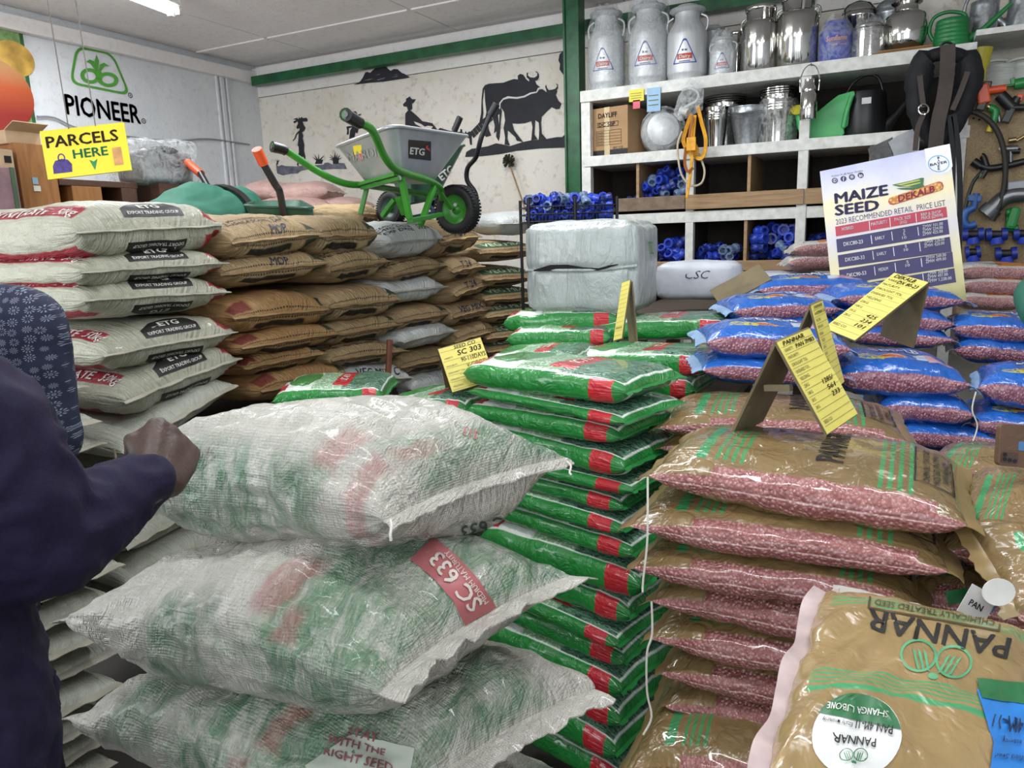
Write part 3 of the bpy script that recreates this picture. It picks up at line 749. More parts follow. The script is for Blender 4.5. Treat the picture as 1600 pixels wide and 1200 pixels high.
def make_pioneer():
    s = NT('white_pink_seed_film'); u, v, _ = s.uv(); n = s.noise(6, 5, .6)
    wh = s.mix(s.mapr(n, .3, .7), srgb('#d9d6d2'), srgb('#c6c2bd')); sc_, sh = seeds(s, 110)
    col = s.mix(s.M('MULTIPLY', s.mapr(v, .40, .43), s.mapr(v, .97, .95)), wh, s.mix(.15, sc_, wh))
    col = s.mix(s.rect(u, v, .45, .93, .20, .37), col, srgb('#d98a3a'))
    crinkle(s, .45, sh); return s.out(col, .3, .5, coat=.3)
M_hem_w = simple('white_sewn_hem', '#b0ab9c', .6, bump=.3, bsc=90); M_hem_p = simple('paper_sewn_hem', '#9c8058', .7, bump=.3, bsc=90)
M_clear = simple('milky_film_edge', '#b9b6ae', .35, coat=.3); M_clearb = simple('pale_blue_film_edge', '#8fb0d6', .3, coat=.3)
M_greenfin = simple('green_film_fin', '#2f8a44', .3, coat=.3); M_brownfin = simple('brown_film_fin', '#8a744c', .35, coat=.3)
M_ptxt = simple('print_black', '#1f1d1c', .55); M_wtxt = simple('print_white', '#d9d8d2', .5); M_pen = simple('marker_pen', '#2a2c44', .6)
M_rtxt = simple('print_red_brown', '#7d3a38', .55)
M_ETG, M_PAP, M_ORG = make_etg(), make_paper('brown_paper_sack', '#bfa681', '#a98f6a'), make_paper('orange_paper_sack', '#bf9666', '#a97d50', True, True)
M_PLN, M_GREY = make_plain('white_woven_plastic', '#cfd2d0', '#bcc0be'), make_plain('dusty_white_woven', '#c6c7bb', '#b0b2a3')
M_PNK = make_plain('faded_pink_woven', '#bd9c94', '#a5857e')
M_GRN, M_PAN, M_BLU, M_PIO = make_green(), make_pannar(), make_blue(), make_pioneer()

def handle_end(pr, bvh, L, T, lines, up=0.0, mat=None, slant=0.62, sub=None, name='lettering', off=0.0016, flip=False):
    """lines = [(text, y, dist_above_seam, width, height, bold, shear)] on the curved upper end (+x)"""
    dx, dz = (math.cos(slant), math.sin(slant)); sg = -1 if flip else 1
    ey = Vector((-dz, 0, dx)) if not flip else Vector((dz, 0, dx))
    ex = Vector((0, 1, 0))
    if flip: ex, ey = Vector((0, -1, 0)), -ey
    polys = [text_poly(t, (y if not flip else -y), d*(1 if not flip else 1), w=w, h=h, bold=b, shear=sh) for t, y, d, w, h, b, sh in lines]
    O = Vector((L/2, 0, 0))
    print_on(pr, name, polys, O, ex, ey, bvh, mat or M_ptxt, off, 0.02, None, 0.8, sub)
# ================================================================== FERTILISER STACKS (row along the left)
XF = -1.9
def std(mat, L, W_, T, seed, hem_mat, hem=0.022, **k):
    pr = Proto(); pr.T = T; me, rim, bvh = sack_mesh('body', mat, L, W_, T, seed, **k); pr.add('body', me)
    pr.add('sewn_hem', hem_mesh('sewn_hem', hem_mat, rim[1], 1, hem, seed, droop=hem*.25))
    return pr, bvh
def ety(seed, T, txt=True, W_=0.5, **k):
    L = 0.86; pr, bvh = std(M_ETG, L, W_, T, seed, M_hem_w, 0.012, blunt=10, p=.46, flat=3.0, ear=.07, bow=.025, gather=.014, gl=.12, lump=.011, crease=.006, nu=44, nv=60, **k)
    for flip in (False, True):
        sl = 0.55
        ex = Vector((0, 1, 0)); ey = Vector((-math.sin(sl), 0, math.cos(sl)))
        if flip: ex = -ex; ey = Vector((math.sin(sl), 0, math.cos(sl)))*1
        if flip: ey = Vector((-math.sin(sl), 0, -math.cos(sl)))*-1; ey = Vector((math.sin(sl), 0, math.cos(sl)))
        O = Vector((L/2, 0, 0))
        b = T*0.22 if not flip else -T*0.22-.058
        if flip: ex = Vector((0, 1, 0))
        pn = [(-.085, b), (.115, b), (.115, b+.03), (.08, b+.055), (.02, b+.062), (-.04, b+.055), (-.085, b+.03)]
        if flip: pn = [(x, 2*b+.058-y) for x, y in pn][::-1]
        print_on(pr, 'print_panel', [poly(pn)], O, ex, ey, bvh, M_ptxt, .0015, .02)
        c = .015
        if not flip: ps = [text_poly('ETG', c, b+.041, w=.07, h=.018, bold=.03), text_poly('EXPORT TRADING GROUP', c, b+.014, w=.17, h=.011, bold=.02)]
        else: ps = [text_poly('ETG', c, b+.018, w=.07, h=.018, bold=.03, rot=math.pi), text_poly('EXPORT TRADING GROUP', c, b+.044, w=.17, h=.011, bold=.02, rot=math.pi)]
        print_on(pr, 'lettering', ps, O, ex, ey, bvh, M_wtxt, .003, .02)
    # AMMONIUM NITRATE along the upper side band
    ey = Vector((0, math.sin(.9), math.cos(.9))); O = Vector((0, -W_*.47, T*.16))
    print_on(pr, 'lettering', [text_poly('AMMONIUM NITRATE', .02, .052, w=.5, h=.034, bold=.02), text_poly('50kg', .34, .05, w=.075, h=.034, bold=.01, shear=.2)], O, Vector((1, 0, 0)), Vector((0, math.sin(.95), math.cos(.95))), bvh, M_wtxt, .002, .02)
    return pr
P_ETG_TOP = ety(3, .185); P_ETG = [ety(5, .135), ety(8, .135), ety(11, .135)]
P_DIRTY, _b = std(M_GREY, .86, .5, .13, 14, M_hem_w, .02, blunt=7, flat=3, ear=.08)
P_OLD = []
for sd in (21, 22):
    q, b_ = std(M_GREY, .86, .48, .1, sd, M_hem_w, .025, blunt=7, flat=3, ear=.09, gather=.01)
    handle_end(q, b_, .86, .115, [('LION FARMING', -.02, .07, .2, .012, .01, 0)], mat=M_ptxt)
    print_on(q, 'sewn_tag', [rectp(-.16, .03, -.135, .052)], Vector((.43, 0, 0)), Vector((0, 1, 0)), Vector((-.5, 0, .86)), b_, M_ptxt)
    P_OLD.append(q)
ORD = ['topmost', 'second from the top', 'third from the top', 'fourth from the top', 'fifth from the top', 'sixth from the top', 'seventh from the top', 'eighth from the top', 'ninth from the top', 'tenth from the top', 'eleventh from the top', 'twelfth from the top', '13th from the top', '14th from the top', '15th from the top', '16th from the top', '17th from the top', '18th from the top', '19th from the top']
rg = random.Random(4)
def ear(x, y): return at(x, y, X=XF)
# red-banded white sacks: (left ear, right ear) of the sewn end in the photograph
etg = [((113, 366), (352, 354), P_ETG_TOP), ((122, 427), (355, 411), P_ETG[0]), ((127, 474), (360, 459), P_ETG[1]), ((155, 553), (370, 514), P_ETG[2]), ((186, 628), (378, 556), P_ETG[0])]
def fit_z(zs, i, T0):
    up = T0*1.35 if i == 0 else (zs[i-1]-zs[i]); dn = T0 if i == len(zs)-1 else (zs[i]-zs[i+1])
    return (min(up, T0*1.35)+min(dn, T0))/2*1.04
zE = [(ear(*a).z+ear(*b).z)/2 for a, b, _ in etg]
for i, (a, b, pr) in enumerate(etg):
    A, B = ear(*a), ear(*b); c = (A+B)/2; ft_ = fit_z(zE, i, .16); tilt = math.atan2(B.z-A.z, B.y-A.y); wdt = (B-A).length
    yaw = rg.uniform(-.03, .03) if i else 0.0
    place(pr, 'fertiliser_sack', 'white sack with red bands and black panel, %s of its stack' % ORD[i], 'sack',
          (XF-.43*math.cos(yaw), c.y-.43*math.sin(yaw), c.z), (tilt, rg.uniform(-.02, .02), yaw), 'red banded white sacks', (1, wdt/.5, ft_/(.185 if i == 0 else .135)))
A, B = ear(184, 706), ear(368, 594); c = (A+B)/2
place(P_DIRTY, 'fertiliser_sack', 'soiled greyish white sack slumped at a slant under the red banded stack', 'sack', (XF-.43, c.y, c.z-.01), (math.atan2(B.z-A.z, B.y-A.y), 0, 0), 'red banded white sacks', (1, (B-A).length/.5, 1))
for i in range(4):
    place(P_DIRTY, 'fertiliser_sack', 'pale sack low under the slumped sack, layer %s counting down' % ['one', 'two', 'three', 'four'][i], 'sack', (XF-.47, 1.52, .94-.12*i), (.12-.03*i, 0, rg.uniform(-.05, .05)), 'red banded white sacks', (1, 1, 1))
# plain old white sacks beside them
zs = [1.285, 1.205, 1.125, 1.045, .965, .88, .795, .715, .635, .555, .475, .395, .315, .235, .155, .075]
for i, z in enumerate(zs):
    yc = 1.0 - .012*max(0, i-4) + rg.uniform(-.012, .012)
    place(P_OLD[i % 2], 'fertiliser_sack', 'plain old white sack, %s in the stack behind the purple sleeve' % ORD[i], 'sack', (XF-.45+rg.uniform(-.02, .02)+(.05 if i > 4 else 0), yc, z), (rg.uniform(-.03, .03), 0, rg.uniform(-.05, .05)), 'old white sacks', (1, 1, .86))

# brown and white columns
def paper(seed, mat, W_, T, txt=None, pen=None, lines=True, hm=None, **k):
    L = .8; pr, bvh = std(mat, L, W_, T, seed, hm or M_hem_p, .014, blunt=7.5, p=.46, flat=2.9, ear=.08, bow=.03, gather=.012, lump=.013, crease=.007, nu=40, nv=56, **k)
    if lines:
        ls = ['LUSAKA SOUTH, ZAMBIA', 'E-MAIL: SALES@ZAMFERT.COM'] if lines is True else lines
        handle_end(pr, bvh, L, T, [(t, -.03, T*.42+.035-.022*i, .30, .015, .014, 0) for i, t in enumerate(ls)], slant=.85, off=.002)
    if pen: handle_end(pr, bvh, L, T, [(pen, .02, T*.2+.008, .035*len(pen)*.8, .038, .014, .25)], slant=.7, mat=M_pen, name='pen_mark', off=.0025)
    return pr
PP = dict(
 mop1=paper(31, M_PAP, .47, .15, pen='MOP', lines=['20 KINGS ROAD, FACTORY AREA', 'LUSAKA SOUTH, ZAMBIA']), mop2=paper(32, M_PAP, .47, .15, pen='MOP'),
 org1=paper(33, M_ORG, .47, .16, lines=False), org2=paper(34, M_ORG, .47, .145, lines=False), org3=paper(40, M_ORG, .47, .12, lines=False),
 b1=paper(35, M_PAP, .42, .14, lines=False), b2=paper(36, M_PAP, .42, .14), b3=paper(37, M_PAP, .44, .14, lines=['ZAMFERT.COM']), 
 t24=paper(38, M_PAP, .40, .13, pen='T 24', lines=False), vmb=paper(39, M_PAP, .40, .14, pen='VEG MIX B', lines=False),
 w1=paper(41, M_PLN, .43, .15, lines=['COMPOUND FERTILISER', 'MFG DATE  2023', 'EXP DATE  2025'], hm=M_hem_w), w2=paper(42, M_PLN, .43, .13, lines=False, hm=M_hem_w), w3=paper(43, M_PLN, .45, .13, pen='VEG MIX C', lines=False, hm=M_hem_w))
TT = dict(mop1=.15, mop2=.15, org1=.16, org2=.145, org3=.12, b1=.14, b2=.14, b3=.14, t24=.13, vmb=.14, w1=.15, w2=.13, w3=.13)
COLS = [
 ('first brown column', 1.97, [('mop1', 388, 345, 367, 501), ('mop2', 425, 352, 404, 522), ('org1', 492, 352, 478, 530), ('org2', 545, 365, 521, 535), ('org3', 578, 385, 552, 512), ('org2', 610, 400, 586, 550)]),
 ('second brown column', 2.41, [('b1', 380, 500, 375, 602), ('b2', 424, 508, 407, 612), ('b1', 479, 512, 466, 626), ('b3', 528, 522, 508, 631), ('b2', 563, 515, 549, 638), ('w3', 592, 540, 592, 645)]),
 ('mixed middle column', 2.85, [('w1', 388, 602, 377, 699), ('b2', 428, 606, 408, 705), ('w2', 458, 600, 447, 702), ('b1', 504, 622, 489, 708), ('w2', 535, 612, 515, 716), ('b1', 575, 620, 556, 730), ('w2', 605, 640, 590, 740)]),
 ('column below the barrow wheel', 3.27, [('t24', 383, 690, 370, 757), ('t24', 426, 697, 414, 754), ('t24', 462, 700, 439, 766), ('vmb', 500, 695, 481, 780), ('b1', 532, 706, 509, 782), ('b2', 565, 718, 550, 790), ('b1', 600, 730, 590, 790)]),
]
nm = {'mop1': 'brown paper sack marked MOP', 'mop2': 'brown paper sack marked MOP', 'org1': 'orange brown sack', 'org2': 'orange brown sack', 'org3': 'orange brown sack', 'b1': 'brown paper sack', 'b2': 'brown paper sack', 'b3': 'brown paper sack', 't24': 'brown paper sack marked T 24', 'vmb': 'brown sack marked VEG MIX B', 'w1': 'bright white printed sack', 'w2': 'white woven sack', 'w3': 'white woven sack'}
for lab, yc, bags in COLS:
    zC = [(ear(xl, yl).z+ear(xr, yr).z)/2 for k, yl, xl, yr, xr in bags]
    for i, (k, yl, xl, yr, xr) in enumerate(bags):
        A, B = ear(xl, yl), ear(xr, yr); c = (A+B)/2; wd = {'m': .47, 'o': .47}.get(k[0], .43)
        w = (B-A).length; yaw = rg.uniform(-.05, .05)
        place(PP[k], 'fertiliser_sack', '%s, %s of %s' % (nm[k], ORD[i], lab), 'sack', (XF-.4+rg.uniform(-.015, .015), c.y, c.z+(.022 if i == 0 else 0)), (math.atan2(B.z-A.z, B.y-A.y)*.8, rg.uniform(-.02, .03), yaw), 'sacks in the fertiliser row', (1, max(.85, min(1.2, w/wd)), max(.6, fit_z(zC, i, .15)/TT[k])))
# VEG MIX pile at the far end, lying the other way
def vegmix(seed, W_=.42, T=.15):
    L = .7; me, rim, bvh = sack_mesh('body', M_PAP, L, W_, T, seed, blunt=4, ear=.10, lump=.012, gather=.008)
    pr = Proto(); pr.add('body', me); pr.add('sewn_hem', hem_mesh('sewn_hem', M_hem_p, rim[1], 1, .014, seed, droop=.004))
    ex, ey = Vector((0, 1, 0)), Vector((-.62, 0, .78)); O = Vector((L/2, 0, T*.32))
    gp = simple('print_dark_green', '#3d5540', .6)
    print_on(pr, 'print_panel', [poly(rounded([(-.17, .0), (.13, .0), (.13, .065), (-.17, .065)], .02))], O, ex, ey, bvh, gp, .0016)
    print_on(pr, 'lettering', [text_poly('VEG MIX', -.02, .032, w=.25, h=.04, bold=.02)], O, ex, ey, bvh, simple('print_pale_green', '#b9c4a4', .6), .003)
    return pr
PV = [vegmix(51), vegmix(52)]
for i, (x, y) in enumerate(((790, 392), (792, 432), (792, 462), (796, 492), (800, 520), (802, 545))):
    c = at(x, y, Y=3.62); place(PV[i % 2], 'fertiliser_sack', 'brown sack with dark green VEG MIX panel, %s of the far pile' % ORD[i], 'sack', (c.x-.27, c.y+.13, c.z), (rg.uniform(-.03, .03), rg.uniform(-.03, .03), -.5+rg.uniform(-.08, .08)), 'VEG MIX sacks', (1, 1, .82))
# sacks lying loose on the row
def loose(pr, x, y, D, rot, lab, grp, sc=(1, 1, 1)):
    return place(pr, 'fertiliser_sack', lab, 'sack', at(x, y, D=D), rot, grp, sc)
PW, _ = std(M_PLN, .72, .42, .17, 61, M_hem_w, .014, blunt=3.5, ear=.08); PK = [std(M_PNK, .75, .45, .14, 62+i, M_hem_w, .02, blunt=3.2, ear=.06, gather=.012, lump=.014)[0] for i in range(2)]
loose(PW, 786, 349, 4.15, (0, .03, -.45), 'clean white sack lying on the row behind the barrow wheel', 'loose sacks on the row', (.55, .8, .75))
loose(PK[0], 432, 302, 4.9, (0, .1, .5), 'faded pink sack topmost of the heap at the back wall', 'pink sacks at the back wall', (.5, .8, 1.05))
loose(PK[1], 482, 304, 4.8, (0, -.05, .35), 'faded pink sack behind the orange gripped handle with pointed ear', 'pink sacks at the back wall', (.52, .8, 1.1))
loose(PK[0], 462, 326, 4.75, (0, 0, .5), 'faded pink sack lowest of the heap at the back wall', 'pink sacks at the back wall', (.7, 1, 1))
loose(PK[1], 530, 322, 4.8, (0, 0, .25), 'small pink sack at the right end of the heap', 'pink sacks at the back wall', (.5, .8, .8))
PS = paper(66, M_PAP, .42, .14, lines=False)
loose(PS, 528, 336, 3.75, (0, 0, .3), 'tan sack lying flat behind the barrow legs', 'loose sacks on the row', (.45, .8, .7))
mb = MB(); 
for i in range(4): mb.box((XF-.47, 2.02+i*.52, .99), (.74, .48, .03))
for i in range(4):
    for k in (-1, 0, 1): mb.box((XF-.47+k*.32, 2.02+i*.52, .49), (.09, .44, .98))
pl = mb.build('trestle', M_ply); tag(pl, 'dark timber trestle hidden under the brown sack row', 'trestle')

mb = MB().box((-3.38, 3.85, 1.745), (1.15, .8, .03))
for x in (-3.85, -2.9):
    for y in (3.52, 4.18): mb.box((x, y, .865), (.08, .08, 1.73))
tag(mb.build('timber_rack', M_ply), 'dark timber rack holding the pink sacks by the mural wall', 'rack')
# ================================================================== SEED BAGS
def film(mat, L, W_, T, seed, fin, finl=.03, both=True, **k):
    k.setdefault('blunt', 4.5); k.setdefault('p', .6); k.setdefault('flat', 2.6)
    pr = Proto(); pr.L, pr.W, pr.T = L, W_, T
    me, rim, bvh = sack_mesh('body', mat, L, W_, T, seed, **k); pr.add('body', me); pr.bvh = bvh
    pr.add('sealed_fin', hem_mesh('sealed_fin', fin, rim[1], 1, finl, seed, droop=finl*.5, th=.0006))
    if both: pr.add('sealed_fin', hem_mesh('sealed_fin', fin, rim[-1], -1, finl, seed+5, droop=finl*.5, th=.0006))
    return pr
def edge_bag(pr, name, label, l, r, group, Dl=None, Dr=None, Z=None, zs=1.0, tilt=0.0, ws=1.0, pitch=0.0):
    """a bag whose front edge runs from sight line l to sight line r"""
    A = at(*l, D=Dl) if Dl else at(*l, Z=Z); B = at(*r, D=Dr or Dl) if Dl else at(*r, Z=Z)
    d = B-A; L = math.hypot(d.x, d.y); a = math.atan2(d.y, d.x); w = pr.W*ws/2
    c = (A+B)/2 + Vector((-math.sin(a), math.cos(a), 0))*w*.93*math.cos(tilt); c.z += math.sin(tilt)*w*.93
    t = place(pr, name, label, 'bag', c, (tilt, -math.atan2(d.z, L)*.9, a), group, (L/pr.L, ws, zs)); return t
# --- green seed, front stack
PG = []
for i, sd in enumerate((71, 72, 73, 74)):
    pr = film(M_GRN, .53, .28, .085, sd, M_greenfin, .009, blunt=9, p=.55, flat=3.4, ear=.02, lump=.007, crease=.004, gather=.006, gl=.06, nu=34, nv=44)
    print_on(pr, 'lettering', [text_poly(['SC 719', 'ZAP', 'SC 513', 'SC 419'][i], .045, .0, w=.075, h=.035, bold=.02, rot=math.pi/2)], Vector((0, 0, 0)), Vector((1, 0, 0)), Vector((0, 1, 0)), pr.bvh, M_wtxt, .002)
    PG.append(pr)
yb = [578, 634, 658, 697, 743, 767, 799, 830, 867, 922, 972, 1000, 1040, 1087, 1133, 1183, 1232]
sh = [0, .015, -.01, .005, .02, -.01, .0, .03, .045, .01, -.005, -.01, -.005, -.015, -.02, -.015]
ang = R_(-15.7); ex_ = Vector((math.cos(ang), math.sin(ang), 0)); ey_ = Vector((-math.sin(ang), math.cos(ang), 0))
FRc = Vector((-.535, 1.595, 0)); rg = random.Random(9)
for i in range(16):
    za, zb = at(940, yb[i], Y=1.63).z, at(940, yb[i+1], Y=1.63).z
    if i == 0: za = 1.322
    T = (za-zb)*1.05; c = FRc + ex_*(sh[i]-.26) + ey_*(.135+rg.uniform(-.008, .012)); c.z = (za+zb)/2
    place(PG[i % 4], 'seed_bag', 'glossy green seed bag with red band, %s of the tall front stack' % ORD[i], 'bag', c, (rg.uniform(-.02, .02), rg.uniform(-.015, .02), ang+rg.uniform(-.03, .03)), 'green seed bags in the front stack', (1, 1, T/.085))
z = at(940, 1232, Y=1.63).z
# --- green seed lying behind it
rest = [((752, 575), (905, 569), 2.42, 2.3, 'green and white bag with red label, just behind the tall front stack'),
        ((888, 568), (1108, 572), 2.45, 2.2, 'green and white bag under the narrow edge-on yellow card'),
        ((790, 533), (955, 527), 2.78, 2.65, 'green bag with white face, second under the grey bale'),
        ((786, 507), (965, 499), 2.9, 2.7, 'green bag directly beneath the big grey bale'),
        ((912, 520), (1141, 512), 2.75, 2.5, 'broad green bag with mottled face beside the grey bale foot'),
        ((588, 645), (728, 640), 2.25, 2.05, 'green and white bag with red label beneath the SC 303 card'),
        ((425, 628), (600, 622), 2.2, 2.2, 'green and white bag showing behind the white bale top'),
        ((800, 560), (925, 556), 2.75, 2.6, 'lower green bag half hidden left of the yellow tent card'),
        ((905, 600), (1085, 610), 2.4, 2.2, 'lower green bag beside the blue film flaps')]
for i, (l, r, a, b, lab) in enumerate(rest):
    edge_bag(PG[(i+1) % 4], 'seed_bag', lab, l, r, 'green seed bags behind the front stack', a, b, zs=1.0, tilt=.0)

# --- brown seed bags with pink grain
def pannar(seed, L=.56, W_=.36, T=.095, txt=True):
    pr = film(M_PAN, L, W_, T, seed, M_brownfin, .026, blunt=4.5, p=.62, ear=.04, lump=.009, crease=.005, gather=.009, gl=.07, nu=44, nv=56)
    if txt:
        print_on(pr, 'lettering', [text_poly('PANNAR', .05, 0.0, w=.19, h=.05, bold=.03, rot=math.pi/2)], Vector((0, 0, 0)), Vector((1, 0, 0)), Vector((0, 1, 0)), pr.bvh, M_ptxt, .002)
        q = [text_poly(t, .215+.017*k, -.01, w=w, h=.011, bold=.01, rot=math.pi/2) for k, (t, w) in enumerate((('CHEMICALLY TREATED SEED', .16), ('MAIZE SEED (THE COMPANY)', .16), ('WWW.PANNAR.COM', .11)))]
        q.append(ringp([(.195, -.1), (.262, -.1), (.262, .08), (.195, .08)], [(.198, -.097), (.259, -.097), (.259, .077), (.198, .077)]))
        print_on(pr, 'lettering', q, Vector((0, 0, 0)), Vector((1, 0, 0)), Vector((0, 1, 0)), pr.bvh, M_ptxt, .002, .012, 'boxed small print')
    return pr
PN = [pannar(81), pannar(82), pannar(83)]
bags = [((1012, 742), (1512, 822), 1.40, 1.16, .105, 'brown and pink grain bag with tent card standing on it'),
        ((983, 822), (1482, 893), 1.40, 1.16, .09, 'brown and pink grain bag second from the top of its stack'),
        ((990, 888), (1440, 955), 1.40, 1.17, .09, 'brown and pink grain bag third from the top of its stack'),
        ((1018, 938), (1440, 1012), 1.41, 1.18, .09, 'brown and pink grain bag fourth from the top of its stack'),
        ((1016, 998), (1440, 1075), 1.42, 1.19, .09, 'brown and pink grain bag fifth from the top of its stack'),
        ((1032, 1053), (1440, 1132), 1.43, 1.2, .088, 'brown and pink grain bag sixth from the top of its stack'),
        ((1038, 1103), (1440, 1180), 1.44, 1.21, .088, 'brown and pink grain bag seventh from the top of its stack'),
        ((975, 1205), (1420, 1265), 1.36, 1.15, .11, 'brown seed bag with green stripes jutting out lowest in its stack')]
for i, (l, r, a, b, T, lab) in enumerate(bags):
    edge_bag(PN[i % 3], 'seed_bag', lab, l, r, 'brown grain bags in the right stack', a, b, zs=T/.095)
edge_bag(PN[1], 'seed_bag', 'brown grain bag lying behind the PANNAR tent card', (1028, 668), (1418, 690), 'brown grain bags behind', 1.82, 1.62, ws=.9)
edge_bag(PN[2], 'seed_bag', 'brown grain bag with pink edge under the front tent card bag row', (1030, 700), (1400, 730), 'brown grain bags behind', 1.84, 1.64, ws=.9)
edge_bag(PN[0], 'seed_bag', 'brown bag with broad green stripe behind the brown phone', (1425, 752), (1720, 790), 'brown grain bags at the right edge', 1.5, 1.3, ws=.8)
edge_bag(PN[1], 'seed_bag', 'brown bag with boxed small print below the brown phone', (1462, 862), (1790, 905), 'brown grain bags at the right edge', 1.26, 1.08, ws=.9, tilt=.18)
edge_bag(PN[2], 'seed_bag', 'brown grain bag low in the dark gap behind the flat front bag', (1400, 930), (1700, 985), 'brown grain bags at the right edge', 1.28, 1.1, ws=.8)
# --- blue seed bags
PB = [film(M_BLU, .42, .28, .09, 91+i, M_clearb, .028, blunt=4, p=.62, ear=.05, lump=.009, crease=.005, gather=.009, gl=.06, nu=36, nv=48) for i in range(3)]
for i, pr in enumerate(PB): print_on(pr, 'lettering', [text_poly('DEKALB', .0, .0, w=.16, h=.035, bold=.02)], Vector((0, 0, 0)), Vector((1, 0, 0)), Vector((0, 1, 0)), pr.bvh, M_wtxt, .002)
blue = [((1103, 534), (1330, 548), 2.0, 1.95, 1.1, 'blue grain bag at the left corner above the brown bags'),
        ((1096, 577), (1325, 592), 2.0, 1.95, .9, 'blue grain bag second down at the left corner'),
        ((1145, 487), (1316, 484), 2.42, 2.4, 1.0, 'blue grain bag behind the left corner stack'),
        ((1150, 515), (1318, 512), 2.42, 2.4, .95, 'blue grain bag under the one behind the left corner'),
        ((1185, 454), (1372, 450), 2.75, 2.7, 1.0, 'blue grain bag at the back against the grey boxed sack'),
        ((1308, 466), (1512, 472), 2.5, 2.45, 1.0, 'blue grain bag below the price board, topmost'),
        ((1308, 500), (1492, 508), 2.48, 2.42, 1.0, 'blue grain bag below the price board, second down'),
        ((1325, 524), (1492, 534), 2.46, 2.4, .9, 'blue grain bag below the price board, third down'),
        ((1308, 588), (1518, 604), 2.02, 1.95, 1.3, 'blue grain bag carrying the DEKALB tent card'),
        ((1372, 640), (1522, 650), 2.02, 1.95, 1.0, 'blue grain bag directly below the DEKALB card bag'),
        ((1400, 682), (1560, 692), 2.0, 1.95, .9, 'dark blue grain bag third below the DEKALB card'),
        ((1488, 512), (1660, 528), 2.42, 2.3, 1.05, 'blue grain bag beside the green sleeve, upper one'),
        ((1490, 545), (1660, 562), 2.42, 2.3, 1.0, 'blue grain bag beside the green sleeve, lower one'),
        ((1528, 605), (1720, 632), 1.98, 1.85, 1.2, 'blue grain bag with yellow wing print at the right edge'),
        ((1515, 660), (1720, 690), 1.98, 1.85, .9, 'blue grain bag right of the hanging thread, just above the phone')]
for i, (l, r, a, b, zs, lab) in enumerate(blue):
    edge_bag(PB[i % 3], 'seed_bag', lab, l, r, 'blue grain bags', a, b, zs=zs)
# --- white and pink bags by the price board
PP_ = [film(M_PIO, .42, .28, .085, 101+i, M_clear, .03, blunt=4.5, p=.55, ear=.04) for i in range(2)]
for pr in PP_: print_on(pr, 'lettering', [text_poly('PIONEER', -.06, -.06, w=.13, h=.022, bold=.02)], Vector((0, 0, 0)), Vector((1, 0, 0)), Vector((0, 1, 0)), pr.bvh, M_ptxt, .002)
for i, (l, r, a, b, lab) in enumerate([((1500, 424), (1640, 430), 3.1, 3.0, 'white and orange grain bag topmost right of the price board'), ((1502, 447), (1630, 453), 3.08, 3.0, 'white and pink grain bag second right of the price board'), ((1500, 470), (1600, 476), 3.06, 3.0, 'white and pink grain bag lowest right of the price board'),
        ((1240, 392), (1330, 388), 3.3, 3.25, 'white grain bag with orange print, upper one left of the board'), ((1232, 412), (1330, 409), 3.3, 3.25, 'white grain bag, lower one left of the price board')]):
    edge_bag(PP_[i % 2], 'seed_bag', lab, l, r, 'white and pink grain bags', a, b, ws=.8, zs=.9)

# --- supports under the seed (hidden behind the bags)
tb = MB(); z1 = .5
tb.box((.03, 1.62, z1), (.75, .6, .03)).box((-.02, 2.35, .98), (.85, .7, .03)).box((-.65, 3.55, 1.285), (.85, .7, .02)).box((-.85, 2.72, 1.08), (.8, .8, .03))
for x, y, h in ((-.25, 1.4, z1), (.36, 1.4, z1), (-.25, 1.85, z1), (.36, 1.85, z1), (-.4, 2.05, .98), (.36, 2.05, .98), (-.4, 2.65, .98), (.36, 2.65, .98), (-1.0, 3.85, 1.28), (-.3, 3.85, 1.28), (-1.0, 3.25, 1.28), (-.3, 3.25, 1.28), (-1.2, 2.4, 1.08), (-1.2, 3.05, 1.08), (-.5, 3.05, 1.08), (-.5, 2.4, 1.08)):
    tb.box((x, y, h/2), (.06, .06, h))
tag(tb.build('display_table', M_ply), 'stepped dark wooden display table hidden beneath the seed bags', 'table')
